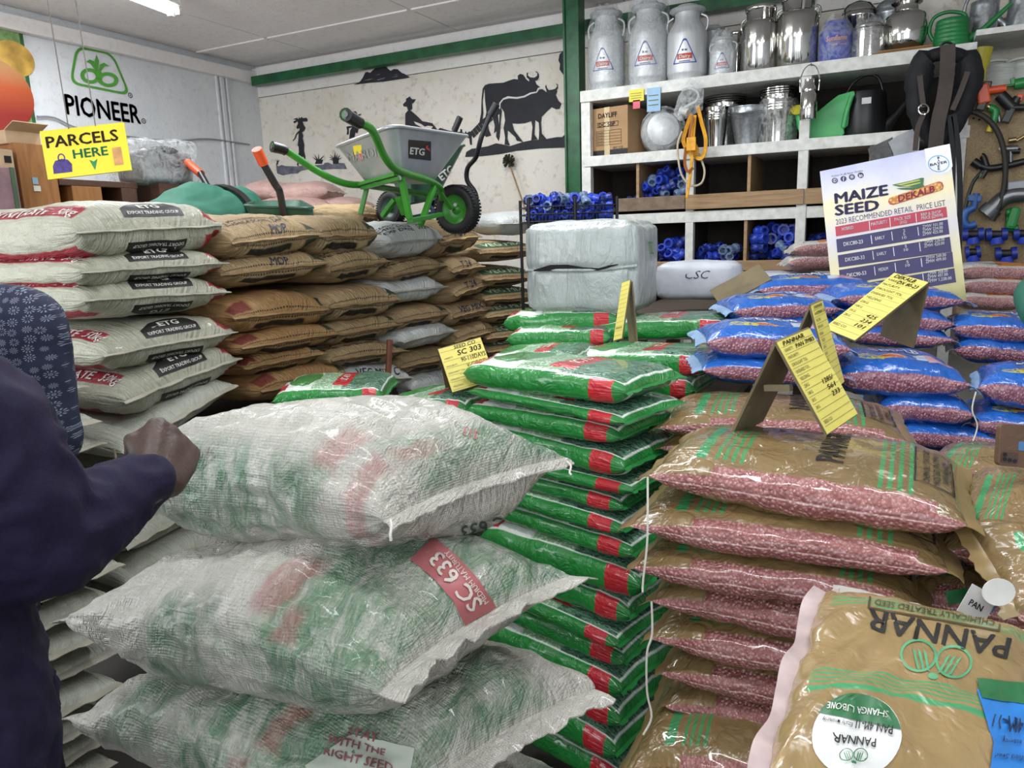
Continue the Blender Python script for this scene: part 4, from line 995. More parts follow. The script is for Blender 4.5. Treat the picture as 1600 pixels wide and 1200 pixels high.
# ================================================================== LARGE WOVEN BALES IN FRONT
def make_bale(nm, greens, reds, seed):
    s = NT(nm); u, v, uvv = s.uv(); nw = s.noise(4.0, 4, .6); n2 = s.noise(7, 5, .65)
    uu = s.M('ADD', u, s.M('MULTIPLY', s.M('SUBTRACT', nw, .5), .14)); vv = s.M('ADD', v, s.M('MULTIPLY', s.M('SUBTRACT', n2, .5), .06))
    veil = s.mix(s.mapr(n2, .3, .7), srgb('#c6c3ba'), srgb('#b0aea4'))
    col = veil; lo = s.noise(9, 4, .7, s.scale(s.obj(), (3, 1, 1)), 1.0)
    show = s.mapr(lo, .34, .60, .12, .85)
    g = None
    for r in greens:
        k = s.rect(uu, vv, *r, .03); g = k if g is None else s.M('MAXIMUM', g, k)
    col = s.mix(s.M('MULTIPLY', g, show), col, srgb('#3f7350'))
    k = None
    for r in reds:
        q = s.rect(uu, vv, *r, .012); k = q if k is None else s.M('MAXIMUM', k, q)
    col = s.mix(s.M('MULTIPLY', k, s.mapr(show, 0, 1, .2, .62)), col, srgb('#a2565a'))
    # woven tape: fine cross lines and stray pale fibres
    wv = s.wave(s.scale(s.obj(), (1, 1, 1)), 75, .8, 'X'); ww = s.wave(s.obj(), 75, .8, 'Y'); wz = s.wave(s.obj(), 75, .8, 'Z')
    w = s.M('MULTIPLY', s.M('ADD', s.M('ADD', wv, ww), wz), .33)
    col = s.mix(s.mapr(w, .25, .6, .16, 0), col, srgb('#6f7268'))
    fib = s.noise(30, 3, .6, s.scale(s.obj(), (.6, 6, 6)), .5); col = s.mix(s.mapr(fib, .60, .68, 0, .35), col, srgb('#d6d4cc'))
    fold = s.noise(11, 5, .62, s.scale(s.obj(), (2.4, .8, .8)), 1.6); fr = s.M('ABSOLUTE', s.M('SUBTRACT', fold, .5))
    fine = s.noise(42, 4, .6, s.scale(s.obj(), (2.6, .7, .7)), .8)
    h = s.M('ADD', s.M('ADD', s.M('MULTIPLY', fr, -2.6), s.M('MULTIPLY', fine, .5)), s.M('MULTIPLY', w, .16))
    s.bump(s.M('ADD', h, s.M('MULTIPLY', gathers(s, u, v), .8)), .62, .02)
    return s.out(col, .33, .5, coat=.2)
GB = [make_bale('woven_bale_film_a', [(.15, .55, .40, .60), (.80, .98, .05, .33), (.55, .75, .42, .56)], [(.72, .78, .34, .42), (.84, .90, .28, .34), (.83, .89, .36, .60)], 1),
      make_bale('woven_bale_film_b', [(.32, .48, .40, .62), (.62, .98, .02, .6), (.5, .62, .44, .5)], [(.58, .66, .30, .40), (.68, .72, .38, .45)], 2),
      make_bale('woven_bale_film_c', [(.40, .98, .15, .62), (.2, .36, .36, .5)], [(.60, .66, .28, .42), (.56, .62, .44, .6)], 3)]
bale_spec = [  # centre, z rotation, roll, L, W, T
    ((-.855, 1.0, 1.245), 2, -.02, .57, .41, .25, 201, GB[0], 'white woven bale topmost in the front stack, fist resting on it'),
    ((-.835, .895, 1.052), 3, .02, .63, .42, .21, 202, GB[1], 'white woven bale second from the top, red label by its torn mouth'),
    ((-.815, .88, .862), 0, -.02, .64, .46, .20, 203, GB[2], 'greenish woven bale third from the top with pale STAY WITH label'),
    ((-.79, .88, .665), 0, 0, .66, .48, .20, 204, GB[0], 'white woven bale fourth down, only its top edge showing'),
    ((-.78, .87, .45), 3, 0, .66, .48, .20, 205, GB[1], 'white woven bale fifth down under the front stack'),
    ((-.78, .87, .26), 0, 0, .66, .48, .19, 206, GB[2], 'white woven bale sixth down under the front stack'),
    ((-.78, .87, .085), 2, 0, .66, .48, .17, 207, GB[0], 'white woven bale lowest of the front stack on the floor')]
BALES = []
for c, rz, roll, L, W_, T, sd, m, lab in bale_spec:
    hero = sd < 204
    me, rim, bvh = sack_mesh('body', m, L, W_, T, sd, nu=84 if hero else 26, nv=96 if hero else 36, blunt=3.4, p=.62, ear=.07, bow=.10, flat=2.35, gather=.015, gl=.16, gf=11, crease=.009, lump=.028, shear=.34)
    pr = Proto(); pr.add('body', me)
    pr.add('sewn_mouth', hem_mesh('sewn_mouth', m, rim[1], 1, .016 if sd == 201 else .042, sd, droop=.012 if sd != 202 else -.004, fray=.004, n=40))
    pr.add('sewn_base', hem_mesh('sewn_base', m, rim[-1], -1, .035, sd+50, droop=.01, fray=.003, n=30))
    o = place(pr, 'woven_bale', lab, 'bale', c, (roll, -.02, R_(rz)), 'woven bales in the front stack')
    BALES.append((o, bvh))
def decal(o, bvh, name, polys, px, py, D, rot, mat, off=.0025, label=None):
    """polys in photograph pixels around (px,py); draped over the object's surface where that sight line meets it"""
    bpy.context.view_layer.update()
    Mi = (Matrix.Translation(o.location) @ o.rotation_euler.to_matrix().to_4x4()).inverted(); s = D/FPX
    c, sn = math.cos(rot), math.sin(rot)
    ex = (_r*c+_u*sn)*s; ey = (-_r*sn+_u*c)*s; O = at(px, py, D=D)
    Rm = Mi.to_3x3()
    nrm = (Rm @ ex).normalized().cross((Rm @ ey).normalized())
    vs2 = [([(a*s, b*s) for a, b in vs], fs) for vs, fs in polys]
    vs, fs = project(vs2, Mi @ O, (Rm @ ex)/s, (Rm @ ey)/s, bvh, off, .012, 1.2, eye=Mi @ CAM)
    if fs: part(name, MB().add(vs, fs).build(name, mat, mesh_only=True, smooth=True), o, None, label)
M_fgrey = simple('veiled_black_print', '#3d4a40', .5); M_fwhite = simple('veiled_white_print', '#c3bdb4', .5); M_fred = simple('veiled_red_print', '#a05a5c', .45, var=.2)
b1, b2, b3 = BALES[0], BALES[1], BALES[2]
decal(*b1, 'lettering', [text_poly('SC 633', 0, 0, w=84, h=22, bold=.015)], 762, 822, 1.15, R_(180+14), M_fgrey)
decal(*b1, 'lettering', [text_poly('513', 0, 0, w=24, h=14, bold=.01)], 735, 678, 1.2, R_(160), M_fred)
band_ = [(-70, -30), (-20, -34), (30, -30), (76, -20), (70, 30), (22, 20), (-20, 17), (-62, 26)]
decal(*b2, 'print_panel', [poly(band_)], 708, 912, 1.1, R_(180-52), M_fred, .002)
decal(*b2, 'lettering', [text_poly('SC 633', 0, -4, w=104, h=26, bold=.02)], 706, 913, 1.1, R_(180-50), M_fwhite, .004)
decal(*b2, 'lettering', [text_poly('MEDIUM MATURITY', 0, 0, w=100, h=9, bold=.01)], 727, 903, 1.1, R_(180-52), M_fwhite, .004)
decal(*b3, 'print_panel', [poly([(-85, -30), (-20, 30), (80, 22), (75, -60), (-60, -62)])], 565, 1180, .98, R_(-8), simple('veiled_pale_label', '#aab3a6', .5), .002)
decal(*b3, 'lettering', [text_poly('STAY', 0, 26, w=48, h=13, bold=.02), text_poly('WITH THE', -6, 6, w=92, h=13, bold=.02), text_poly('RIGHT SEED', 2, -14, w=108, h=13, bold=.02)], 562, 1174, .98, R_(-14), simple('veiled_maroon_print', '#7d4a4c', .5), .004)
# twist of mouth thread hanging from two bales
def thread(pts, r, lab, name='hanging_thread', m=None, cat='string', grp=None):
    o = MB().tube(pts, r, 6, smoothn=5).build(name, m or simple('white_cotton_thread', '#d5d2c8', .8), smooth=True); return tag(o, lab, cat, grp)
# --- big grey strapped bale on the green bags
s = NT('grey_plastic_wrap'); n = s.noise(5, 4); f = s.noise(9, 5, .6, s.scale(s.obj(), (1, 1, .35)), 1.4); f2 = s.noise(26, 3, .6, None, 1.2)
s.bump(s.M('ADD', s.M('MULTIPLY', s.M('ABSOLUTE', s.M('SUBTRACT', f, .5)), 2.4), s.M('MULTIPLY', f2, .3)), .6, .02)
M_gw = s.out(s.mix(s.mapr(n, .3, .7), srgb('#b2b9b8'), srgb('#a0a8a7')), .3, .5, coat=.2)
def boxy(name, mat, dx, dy, dz, seed, r=.5, n=14, amp=.008, slit=None):
    """soft wrapped block: superellipsoid grid box"""
    rnd = Vector((seed*1.7, seed*.9, seed*2.3)); bm = bmesh.new(); bmesh.ops.create_cube(bm, size=2)
    bmesh.ops.subdivide_edges(bm, edges=bm.edges[:], cuts=n, use_grid_fill=True)
    for v in bm.verts:
        p = v.co.copy(); q = Vector((abs(p.x)**1, abs(p.y), abs(p.z)))
        k = (abs(p.x)**8+abs(p.y)**8+abs(p.z)**8)**(1/8); m = p/k if k else p
        f = p.lerp(m, .0); sph = p.normalized()*1.25
        e = sorted((abs(p.x), abs(p.y), abs(p.z)))
        t = max(0, e[1]-.72)/.28; p2 = m if True else p
        p2 = p*(1-.0) ; p2 = p2 - p2*(.10*t*t)
        b = Vector((p2.x*dx/2*(1+.05*(1-p.z**2)*(1-p.y**2)), p2.y*dy/2*(1+.06*(1-p.z**2)*(1-p.x**2)), p2.z*dz/2*(1+.05*(1-p.x**2)*(1-p.y**2))))
        w = noise.noise(Vector((b.x*9, b.y*9, b.z*5))+rnd)*amp + (1-2*abs(noise.noise(Vector((b.x*20, b.y*20, b.z*9))+rnd)))*amp*.5
        v.co = b + p.normalized()*w
    if slit:
        for v in bm.verts: slit(v)
    me = bpy.data.meshes.new(name); bm.to_mesh(me); bm.free(); smooth_mesh(me, 180)
    if mat: me.materials.append(mat)
    return me
A, B = at(826, 482, D=2.86), at(985, 486, D=2.68); d = B-A; a = math.atan2(d.y, d.x); Wd = math.hypot(d.x, d.y)+.03; Hh = .325; Dp = .32
cc = (A+B)/2+Vector((-math.sin(a), math.cos(a), 0))*Dp/2
gb = thing('wrapped_bale', 'big grey plastic wrapped bale with a torn slit on green bags', 'bale', (cc.x, cc.y, (A.z+B.z)/2-.01), (0, 0, a))
half = lambda nm, sd, z0, z1: None
def groove(v):
    if v.co.y < -.1: v.co.y += .012*math.exp(-((v.co.z)/.012)**2)
me = boxy('body', M_gw, Wd, Dp, Hh+.01, 3, n=30, amp=.007, slit=groove); me.transform(Matrix.Translation((0, 0, Hh/2))); part('body', me, gb)
part('seam_fold', MB().tube([(-Wd/2-.006, -Dp/2+.03, .156), (-.1, -Dp/2-.012, .158), (.08, -Dp/2-.012, .158), (Wd/2+.004, -Dp/2+.02, .17)], .006, 8, smoothn=5).build('seam_fold', M_gw, mesh_only=True, smooth=True), gb)
mb = MB(); 
q = [(x, -Dp/2-.018, z) for x, z in ((-.17, .160), (-.10, .178), (-.03, .178), (.03, .168), (.09, .164), (.13, .174), (.165, .178))]
lo = [(x, y, .155+.03*max(0, (i-4))/3) for i, (x, y, z) in enumerate(q)]
mb.add(q+lo, [(i, i+1, len(q)+i+1, len(q)+i) for i in range(len(q)-1)]); part('torn_slit', mb.build('torn_slit', M_dark, mesh_only=True), gb)
mb = MB(); put_flat(mb, [text_poly('TSL', 0, 0, w=.07, h=.05, bold=.0)], Vector((Wd/2+.014, .0, .23)), Vector((0, 1, 0)), Vector((0, 0, 1)))
part('pen_mark', mb.build('pen_mark', simple('green_marker', '#4f9a3f', .6), mesh_only=True), gb)
# --- low white wrapped sack behind the green bags
A, B = at(1032, 470, D=3.15), at(1150, 462, D=3.05); d = B-A; a = math.atan2(d.y, d.x)
cc = (A+B)/2+Vector((-math.sin(a), math.cos(a), 0))*.12
ws = thing('wrapped_sack', 'low white wrapped sack with pen mark behind the mottled green bag', 'sack', (cc.x, cc.y, (A.z+B.z)/2), (0, 0, a))
M_ww = make_plain('white_wrap', '#c9ccd2', '#b4b7bd')
me = boxy('body', M_gw, d.length+.03, .26, .15, 7, n=10, amp=.006); me.materials.clear(); me.materials.append(simple('white_glossy_wrap', '#c6cad2', .4, bump=.3, bsc=12)); me.transform(Matrix.Translation((0, 0, .07))); part('body', me, ws)
mb = MB(); put_flat(mb, [text_poly('CSC', 0, 0, w=.1, h=.035, shear=.3)], Vector((0, -.138, .10)), Vector((1, 0, 0)), Vector((0, .25, .97))); part('pen_mark', mb.build('pen_mark', M_pen, mesh_only=True), ws)
A = at(1215, 462, D=3.4); w2_ = thing('wrapped_sack', 'second white wrapped sack left of the price board by the shelf', 'sack', (A.x, A.y+.1, A.z-.04), (0, 0, -.1))
me = boxy('body', None, .30, .24, .14, 9, n=10, amp=.006); me.materials.append(simple('white_glossy_wrap', '#c6cad2', .4)); me.transform(Matrix.Translation((0, 0, .07))); part('body', me, w2_)

# --- flat seed pouch lying nearest on the right, print facing the far side
PQ = bpy.data.materials['brown_seed_film']
def make_pouch():
    s = NT('brown_pouch_film'); u, v, _ = s.uv(); n = s.noise(6, 5, .6); col = s.mix(s.mapr(n, .3, .7), srgb('#a58b5e'), srgb('#8f7750'))
    g = s.band(u, .33, .352)
    for a in (.365, .383, .401, .418, .80, .82, .838, .856): g = s.M('MAXIMUM', g, s.band(u, a, a+.008, .002))
    col = s.mix(s.M('MULTIPLY', g, s.band(v, .06, .43)), col, srgb('#4c9a68'))
    e = s.band(v, .468, .495, .006); col = s.mix(e, col, srgb('#c98f9c')); col = s.mix(s.band(v, .495, .53, .004), col, srgb('#c4c0ba'))
    crinkle(s, .3); return s.out(col, .24, .5, coat=.5)
M_pouch = make_pouch()
TLp, TRp, BLp = solve_quad((1302, 903), (1640, 980), (1216, 1200), (1720, 1310), .98)
xd = (TLp-BLp); Lp = xd.length; xd.normalize(); yv = TLp-TRp; yd = yv-xd*yv.dot(xd); Wp = yd.length; shp = yv.dot(xd)/Wp; yd.normalize(); nd = xd.cross(yd)
pc = (TRp+BLp)/2 - nd*.02
me, rim, bvh = sack_mesh('body', M_pouch, Lp, Wp, .07, 301, nu=60, nv=80, blunt=5, p=.6, ear=.02, lump=.006, crease=.006, gather=.007, gl=.05, flat=2.6, shear=shp)
pr = Proto(); pr.add('body', me); pr.add('sealed_fin', hem_mesh('sealed_fin', M_clear, rim[1], 1, .018, 301, th=.0006, fray=.003)); pr.add('sealed_fin', hem_mesh('sealed_fin', M_clear, rim[-1], -1, .02, 303, th=.0006))
pouch = place(pr, 'seed_pouch', 'flat brown seed pouch nearest on the right with round PAN 4M-11 sticker', 'bag', pc, Matrix((xd, yd, nd)).transposed().to_euler(), None)
mb = MB(); mb.ribbon([Vector((Lp*(-.5+.125*i)+shp*Wp*.5, Wp*.5+.004+.004*math.sin(i*2.1), -.006+.003*math.cos(i*1.7))) for i in range(9)], .034, .0012, up=(0, 0, 1), n=5); mb.ribbon([Vector((Lp*(-.5+.125*i)+shp*Wp*.5, Wp*.5-.008, .006)) for i in range(9)], .012, .0012, up=(0, 1, 1), n=4)
part('clear_edge', mb.build('clear_edge', simple('pinkish_film_edge', '#c9b5b4', .3, coat=.4, var=.2, sc=20), mesh_only=True, smooth=True), pouch)
def on_pouch(name, polys, px, py, rotdeg, mat, off=.002, lab=None, D=.86): decal(pouch, bvh, name, polys, px, py, D, R_(rotdeg), mat, off*.6, lab)
on_pouch('lettering', [text_poly('PANNAR', 0, 0, w=228, h=34, bold=.022)], 1465, 992, 180-12, M_ptxt)
on_pouch('lettering', [text_poly('CHEMICALLY TREATED SEED', 0, 10, w=190, h=9, bold=.01), text_poly('SEED (THE COMPANY)  WWW.PANNAR.COM', 0, -8, w=190, h=9, bold=.01), ringp([(-105, -18), (105, -18), (105, 22), (-105, 22)], [(-102, -15), (102, -15), (102, 19), (-102, 19)])], 1462, 948, 180-10, simple('print_faded_black', '#4d3f28', .5), .002, 'boxed small print')
sh_ = []
for sgn in (-1, 1):
    o = circle(sgn*28, 0, 29, 26, n=30); i_ = circle(sgn*28, 0, 25, 22, n=30); sh_.append(ringp(o, i_))
    for k in range(3): sh_.append(poly([(sgn*(6+8*k), -22), (sgn*(11+8*k), -20), (sgn*(22+9*k), 10), (sgn*(16+9*k), 6)]))
sh_.append(poly(circle(0, -28, 8, 5, n=14))); 
on_pouch('print_emblem', sh_, 1462, 1030, -10, simple('print_mint_green', '#5aa678', .5))
on_pouch('sticker', [poly(circle(0, 0, 70, 64, n=40))], 1338, 1150, 8, simple('sticker_white', '#d9dad8', .35), .002, 'round white sticker')
on_pouch('sticker_band', [poly(circle(0, 0, 70, 64, n=24, a0=R_(20), a1=R_(160)))], 1338, 1150, -12, simple('sticker_green', '#2c6b41', .35), .0035)
on_pouch('lettering', [text_poly('SHANGA UBONE', 0, 0, w=96, h=11, bold=.014)], 1338, 1112, 180-9, M_wtxt, .005)
on_pouch('lettering', [text_poly('PAN 4M-11', -24, 0, w=60, h=14, bold=.012), text_poly('Early maturity', 34, 2, w=46, h=7)], 1340, 1135, 180-10, M_ptxt, .005)
on_pouch('lettering', [text_poly('PANNAR', 0, 0, w=68, h=14, bold=.018)], 1334, 1160, 180-8, M_ptxt, .005)
on_pouch('sticker_emblem', [(lambda p: p)(q) for q in [([(x*.38, y*.38) for x, y in vs], fs) for vs, fs in sh_]], 1332, 1182, 0, simple('sticker_green', '#2c6b41', .35), .005)
on_pouch('leaflet', [poly([(-45, 62), (75, 48), (75, -110), (-30, -110), (-20, -20)])], 1570, 1140, 0, simple('leaflet_blue', '#2f7fd0', .35), .003, 'blue leaflet')
on_pouch('leaflet_band', [poly([(-46, 70), (80, 58), (80, 22), (-36, 38)])], 1570, 1132, 0, simple('sticker_green', '#2c6b41', .35), .005)
on_pouch('lettering', [text_poly('PAN 4M-11', 0, 0, w=86, h=22, bold=.02), text_poly('Early maturity', 0, 26, w=56, h=8), text_poly('Certified Seed', 0, 52, w=70, h=9)], 1592, 1137, 172, simple('leaflet_ink', '#1d2f52', .4), .007)
pk = MB(); pcz = pc.z
for i in range(2): pass
# prop: cartons that carry the pouch
ct = thing('cardboard_carton', 'closed cardboard carton hidden beneath the flat front pouch', 'carton', (.13, .90, 0))
part('body', MB().box((0, 0, .46), (.42, .36, .92)).build('body', simple('carton_brown', '#8c6a44', .8), mesh_only=True, bevel=.004), ct)
# loose crumpled bag, white card and tags in the gap on the right
cb = film(M_PAN, .26, .2, .05, 311, M_brownfin, .02, lump=.02, crease=.014, gather=.014, nu=40, nv=50)
place(cb, 'seed_bag', 'crumpled half empty brown bag at the right edge with white round tag', 'bag', at(1690, 900, D=1.12), (R_(20), R_(5), R_(20)), None)
def card(name, TL, TR, BL, D, m, lab, cat, texts=(), Db=None):
    O_, ex, ey, w, h = frame3(at(*TL, D=D), at(*TR, D=D), at(*BL, D=Db or D)); t = thing(name, lab, cat, O_); t.rotation_euler = Matrix((ex, ey, ex.cross(ey))).transposed().to_euler()
    part('sheet', MB().box((w/2, h/2, -.0008), (w, h, .0016)).build('sheet', m, mesh_only=True), t)
    mb = MB()
    for tx in texts: put_flat(mb, [text_poly(tx[0], w*tx[1], h*tx[2], w=w*tx[3], h=h*tx[4], bold=tx[5] if len(tx) > 5 else 0)], Z0, E1, E2)
    if texts: part('lettering', mb.build('lettering', M_ptxt, mesh_only=True), t)
    return t, w, h
card('swing_tag', (1520, 912), (1560, 935), (1476, 948), 1.12, simple('paper_white', '#d8d8d4', .6), 'white paper tag leaning in the dark gap beside the pouch', 'tag', (('PAN', .45, .5, .5, .2, .02),))
card('swing_tag', (1478, 925), (1510, 918), (1486, 945), 1.16, simple('sticker_green', '#2c6b41', .35), 'small green tag just left of the white paper tag', 'tag')
card('swing_tag', (1528, 920), (1560, 930), (1530, 950), 1.14, simple('leaflet_blue', '#2f7fd0', .35), 'small blue tag just behind the white paper tag', 'tag')
tg = thing('swing_tag', 'round white tag printed in black near the crumpled bag', 'tag', at(1560, 925, D=.97)); tg.rotation_euler = Matrix((_r, _u, -_f)).transposed().to_euler()
part('sheet', MB().prism(circle(0, 0, .022, .018, n=20), Vector((0, 0, 0)), E1, E2, .001).build('sheet', simple('paper_white', '#d8d8d4', .6), mesh_only=True), tg)
thread([at(178, 700, X=-1.88), at(181, 720, X=-1.875), at(177, 738, X=-1.875), at(180, 758, X=-1.87)], .003, 'frayed twine hanging at the corner of the slumped greyish sack', m=simple('brown_twine', '#8d8068', .8))
# hanging seam threads
thread([at(1012, 745, D=1.38), at(1012, 800, D=1.375), at(1011, 850, D=1.37), at(1005, 905, D=1.37), at(1004, 925, D=1.37)], .0022, 'white seam thread hanging from the top brown grain bag', grp=None)
thread([at(1018, 940, D=1.39), at(1019, 990, D=1.39), at(1011, 1020, D=1.39), at(1011, 1080, D=1.4), at(1018, 1120, D=1.4), at(1005, 1148, D=1.4)], .0022, 'long white seam thread hanging lowest beside the brown bag stack')
thread([at(1525, 612, D=1.9), at(1519, 640, D=1.9), at(1527, 665, D=1.9), at(1520, 690, D=1.89)], .0018, 'thin white thread dangling over the blue bags at the right')
thread([at(610, 812, D=1.0), at(612, 822, D=.995), at(610, 835, D=.99), at(611, 845, D=.99)], .0022, 'short knotted thread at the mouth corner of the top bale')
thread([at(885, 720, D=1.27), at(892, 728, D=1.265), at(890, 738, D=1.262), at(893, 742, D=1.26)], .0018, 'short thread at the far ear of the top bale')
# ================================================================== YELLOW TENT CARDS AND PRICE BOARD
M_cardy = simple('yellow_card_paper', '#ddd06c', .55, var=.06); M_cardb = simple('brown_cardboard', '#6d6148', .8, var=.2, bump=.2, bsc=40); M_line = simple('print_grey_line', '#6b6548', .6)
def tent(lab, F, Bk, thick=.005, rows=(), hand=(), name='tent_card', strut=None, lines=None):
    """F, Bk: (TL,TR,BL) world points of the printed leaf and of the plain leaf sharing its ridge"""
    O_, ex, ey, w, h = frame3(*F); t = thing(name, lab, 'sign', O_); Mr = Matrix((ex, ey, ex.cross(ey))).transposed(); t.rotation_euler = Mr.to_euler(); Mi = Mr.inverted()
    part('card_leaf', MB().box((w/2, h/2, -thick/2), (w, h, thick)).build('card_leaf', M_cardb, mesh_only=True), t)
    part('yellow_sheet', MB().box((w/2, h/2, .0006), (w*.985, h*.985, .0012)).build('yellow_sheet', M_cardy, mesh_only=True), t)
    O2_, bx, by, bw, bh = frame3(*Bk); M2 = Matrix((bx, by, bx.cross(by))).transposed()
    mb = MB().box((0, 0, 0), (bw, bh, thick), Mi @ M2); c = Mi @ (O2_+bx*bw/2+by*bh/2-O_); mb.v = [tuple(Vector(p)+c) for p in mb.v]
    part('card_leaf', mb.build('card_leaf', M_cardb, mesh_only=True), t, None, 'plain brown leaf')
    if strut: part('strut', MB().bar(Mi @ (strut[0]-O_), Mi @ (strut[1]-O_), .012, .012).build('strut', M_cardb, mesh_only=True), t)
    mb = MB()
    for y in lines or [1-i/13 for i in range(1, 13)]: put_flat(mb, [rectp(w*.03, h*y-.0005, w*.97, h*y+.0002)], Vector((0, 0, .0012)), E1, E2)
    part('ruled_line', mb.build('ruled_line', M_line, mesh_only=True), t)
    mb = MB()
    for k, r in enumerate(rows): put_flat(mb, [text_poly(r[0], w*.06, h*r[1], h=h*.034, align='L')], Vector((0, 0, .0014)), E1, E2)
    if rows: part('printed_lettering', mb.build('printed_lettering', M_ptxt, mesh_only=True), t)
    mb = MB()
    for r in hand: put_flat(mb, [text_poly(r[0], w*r[1], h*r[2], w=w*r[3], h=h*r[4], bold=r[5] if len(r) > 5 else .012, shear=.15)], Vector((0, 0, .0016)), E1, E2)
    if hand: part('pen_lettering', mb.build('pen_lettering', simple('pen_dark_brown', '#2a1a16', .5), mesh_only=True), t)
    return t
rows = [(a, .885-k/13) for k, a in enumerate(('VARIETY:', 'MATURITY:', 'DROUGHT TOL:', 'DISEASES TOL:', 'YIELDING:', '25KG', '10KG', '5KG', '2KG'))]+[('SEED CO', .115)]
D = 1.45
tent('front yellow tent card handwritten PANNAR on the top brown bag', (at(1212, 534, D=1.40), at(1264, 512, D=1.50), at(1254, 706, D=1.30)),
     (at(1264, 512, D=1.50), at(1212, 534, D=1.40), at(1190, 658, D=1.62)), rows=rows, strut=(at(1196, 606, D=1.44), at(1236, 606, D=1.40)),
     hand=[('PANNAR', .42, .955, .62, .045, .02), ('PAN 7M83', .66, .885, .56, .045, .02), ('1285/', .72, .46, .34, .05), ('561', .72, .385, .26, .05), ('233', .74, .31, .26, .05)])
tent('narrow yellow tent card standing close behind the PANNAR card', (at(1266, 476, D=1.76), at(1284, 468, D=1.84), at(1292, 620, D=1.72)),
     (at(1284, 468, D=1.84), at(1266, 476, D=1.76), at(1246, 560, D=1.92)), rows=[(a[:6], b) for a, b in rows], hand=[('PANNAR', .5, .955, .7, .04), ('PAN 53', .66, .885, .6, .04)])
tent('large yellow tent card handwritten DEKALB on the blue bags', (at(1398, 426, D=2.06), at(1452, 441, D=1.96), at(1336, 533, D=1.94)),
     (at(1452, 441, D=1.96), at(1398, 426, D=2.06), at(1488, 567, D=1.92)), rows=[(a, b) for a, b in rows],
     hand=[('DEKALB', .42, .955, .6, .05, .02), ('DX 80-23', .64, .885, .58, .05, .02), ('425', .74, .346, .3, .05), ('234', .74, .27, .3, .05), ('101', .74, .19, .3, .05)])
tent('edge-on narrow yellow tent card on the green and white bags', (at(972, 442, D=2.44), at(985, 437, D=2.40), at(958, 533, D=2.40)),
     (at(988, 440, D=2.40), at(976, 444, D=2.48), at(1007, 533, D=2.34)), rows=(), hand=[('MEDIUM', .5, .2, .7, .03)])
tent('yellow tent card handwritten SC 303 among the green bags', (at(684, 546, D=2.12), at(751, 527, D=2.14), at(699, 616, D=2.06)),
     (at(751, 527, D=2.14), at(684, 546, D=2.12), at(742, 600, D=2.3)), lines=[.90, .68, .52, .36, .21, .04], rows=[('VARIETY:', .74), ('MATURITY:', .56), ('DROUGHT TOL:', .41), ('DISEASES TOL:', .26), ('YIELDING:', .11)],
     hand=[('SEED CO', .6, .94, .5, .085, .01), ('SC 303', .66, .80, .56, .12, .02), ('90-110DAYS', .70, .63, .56, .10, .01), ('V-GOOD', .72, .48, .44, .09, .01), ('GOOD', .80, .34, .28, .09, .01), ('170 X', .6, .14, .3, .1, .02)])
tent('yellow tent card seen from behind with its dark leaf, by the low white sack', (at(1186, 413, D=2.86), at(1201, 444, D=2.78), at(1170, 455, D=2.92)),
     (at(1186, 413, D=2.86), at(1109, 454, D=2.9), at(1200, 440, D=2.78)), rows=(), hand=[('SC', .5, .6, .6, .2)])

# --- price board
TL, TR, BL = solve_quad((1281, 268), (1483, 226), (1298, 421), (1503, 390), 2.84)
O_, ex, ey, w, h = frame3(TL, TR, TL+(BL-TL)*1.5)
pb = thing('price_board', 'leaning printed maize seed price list board with winged cob emblem', 'sign', O_); pb.rotation_euler = Matrix((ex, ey, ex.cross(ey))).transposed().to_euler()
s = NT('price_board_print'); sp = s.n('ShaderNodeSeparateXYZ'); s.t.links.new(s.obj(), sp.inputs[0]); n = s.noise(5, 4, .6); zz = s.M('ADD', sp.outputs[1], s.M('MULTIPLY', s.M('SUBTRACT', n, .5), .22))
cr = s.n('ShaderNodeValToRGB'); s.t.links.new(s.mapr(zz, 0, h), cr.inputs[0]); E_ = cr.color_ramp.elements
E_[0].color = srgb('#8d8f50'); E_[1].color = srgb('#b9bcd8')
for p_, c_ in ((.1, '#b9b27c'), (.3, '#d8cfa0'), (.55, '#cfcbd0'), (.74, '#e8dcb0'), (.86, '#d3d3de')): e = E_.new(p_); e.color = srgb(c_)
M_pb = s.out(cr.outputs[0], .3, .5)
part('board', MB().box((w/2, h/2, -.006), (w, h, .012)).build('board', simple('board_edge_card', '#b5a58a', .7), mesh_only=True), pb)
part('printed_sheet', MB().box((w/2, h/2, .0005), (w, h, .001)).build('printed_sheet', M_pb, mesh_only=True), pb)
cv = pb.matrix_basis.inverted()
def bxy(x, y):
    """photograph pixel -> board fraction coordinates (affine from its corners)"""
    d = ray(x, y); nn = ex.cross(ey); t = (O_-CAM).dot(nn)/d.dot(nn); p = CAM+d*t-O_; return (p.dot(ex), p.dot(ey))
ZB = lambda x, y: bxy(1280+x/5, 220+y/5)
def bquad(*pts): return poly([ZB(*p) for p in pts])
def btext(sx, x0, y0, x1, y1, hpx, **k):
    a, b = ZB(x0, y0), ZB(x1, y1); L = math.hypot(b[0]-a[0], b[1]-a[1]); r = math.atan2(b[1]-a[1], b[0]-a[0])
    return text_poly(sx, (a[0]+b[0])/2, (a[1]+b[1])/2, w=L, h=hpx/5*2.8/FPX, rot=r, **k)
def bpart(name, polys, mat, off=.0018, lab=None):
    mb = MB(); put_flat(mb, polys, Z0, E1, E2, off); part(name, mb.build(name, mat, mesh_only=True), pb, None, lab)
M_navy = simple('print_navy', '#2a2358', .35); M_bred = simple('print_crimson', '#b03048', .35); M_wht = simple('print_paper_white', '#e3e3e6', .35)
bpart('table_band', [bquad((125, 672), (992, 515), (1002, 598), (132, 748))], M_bred)
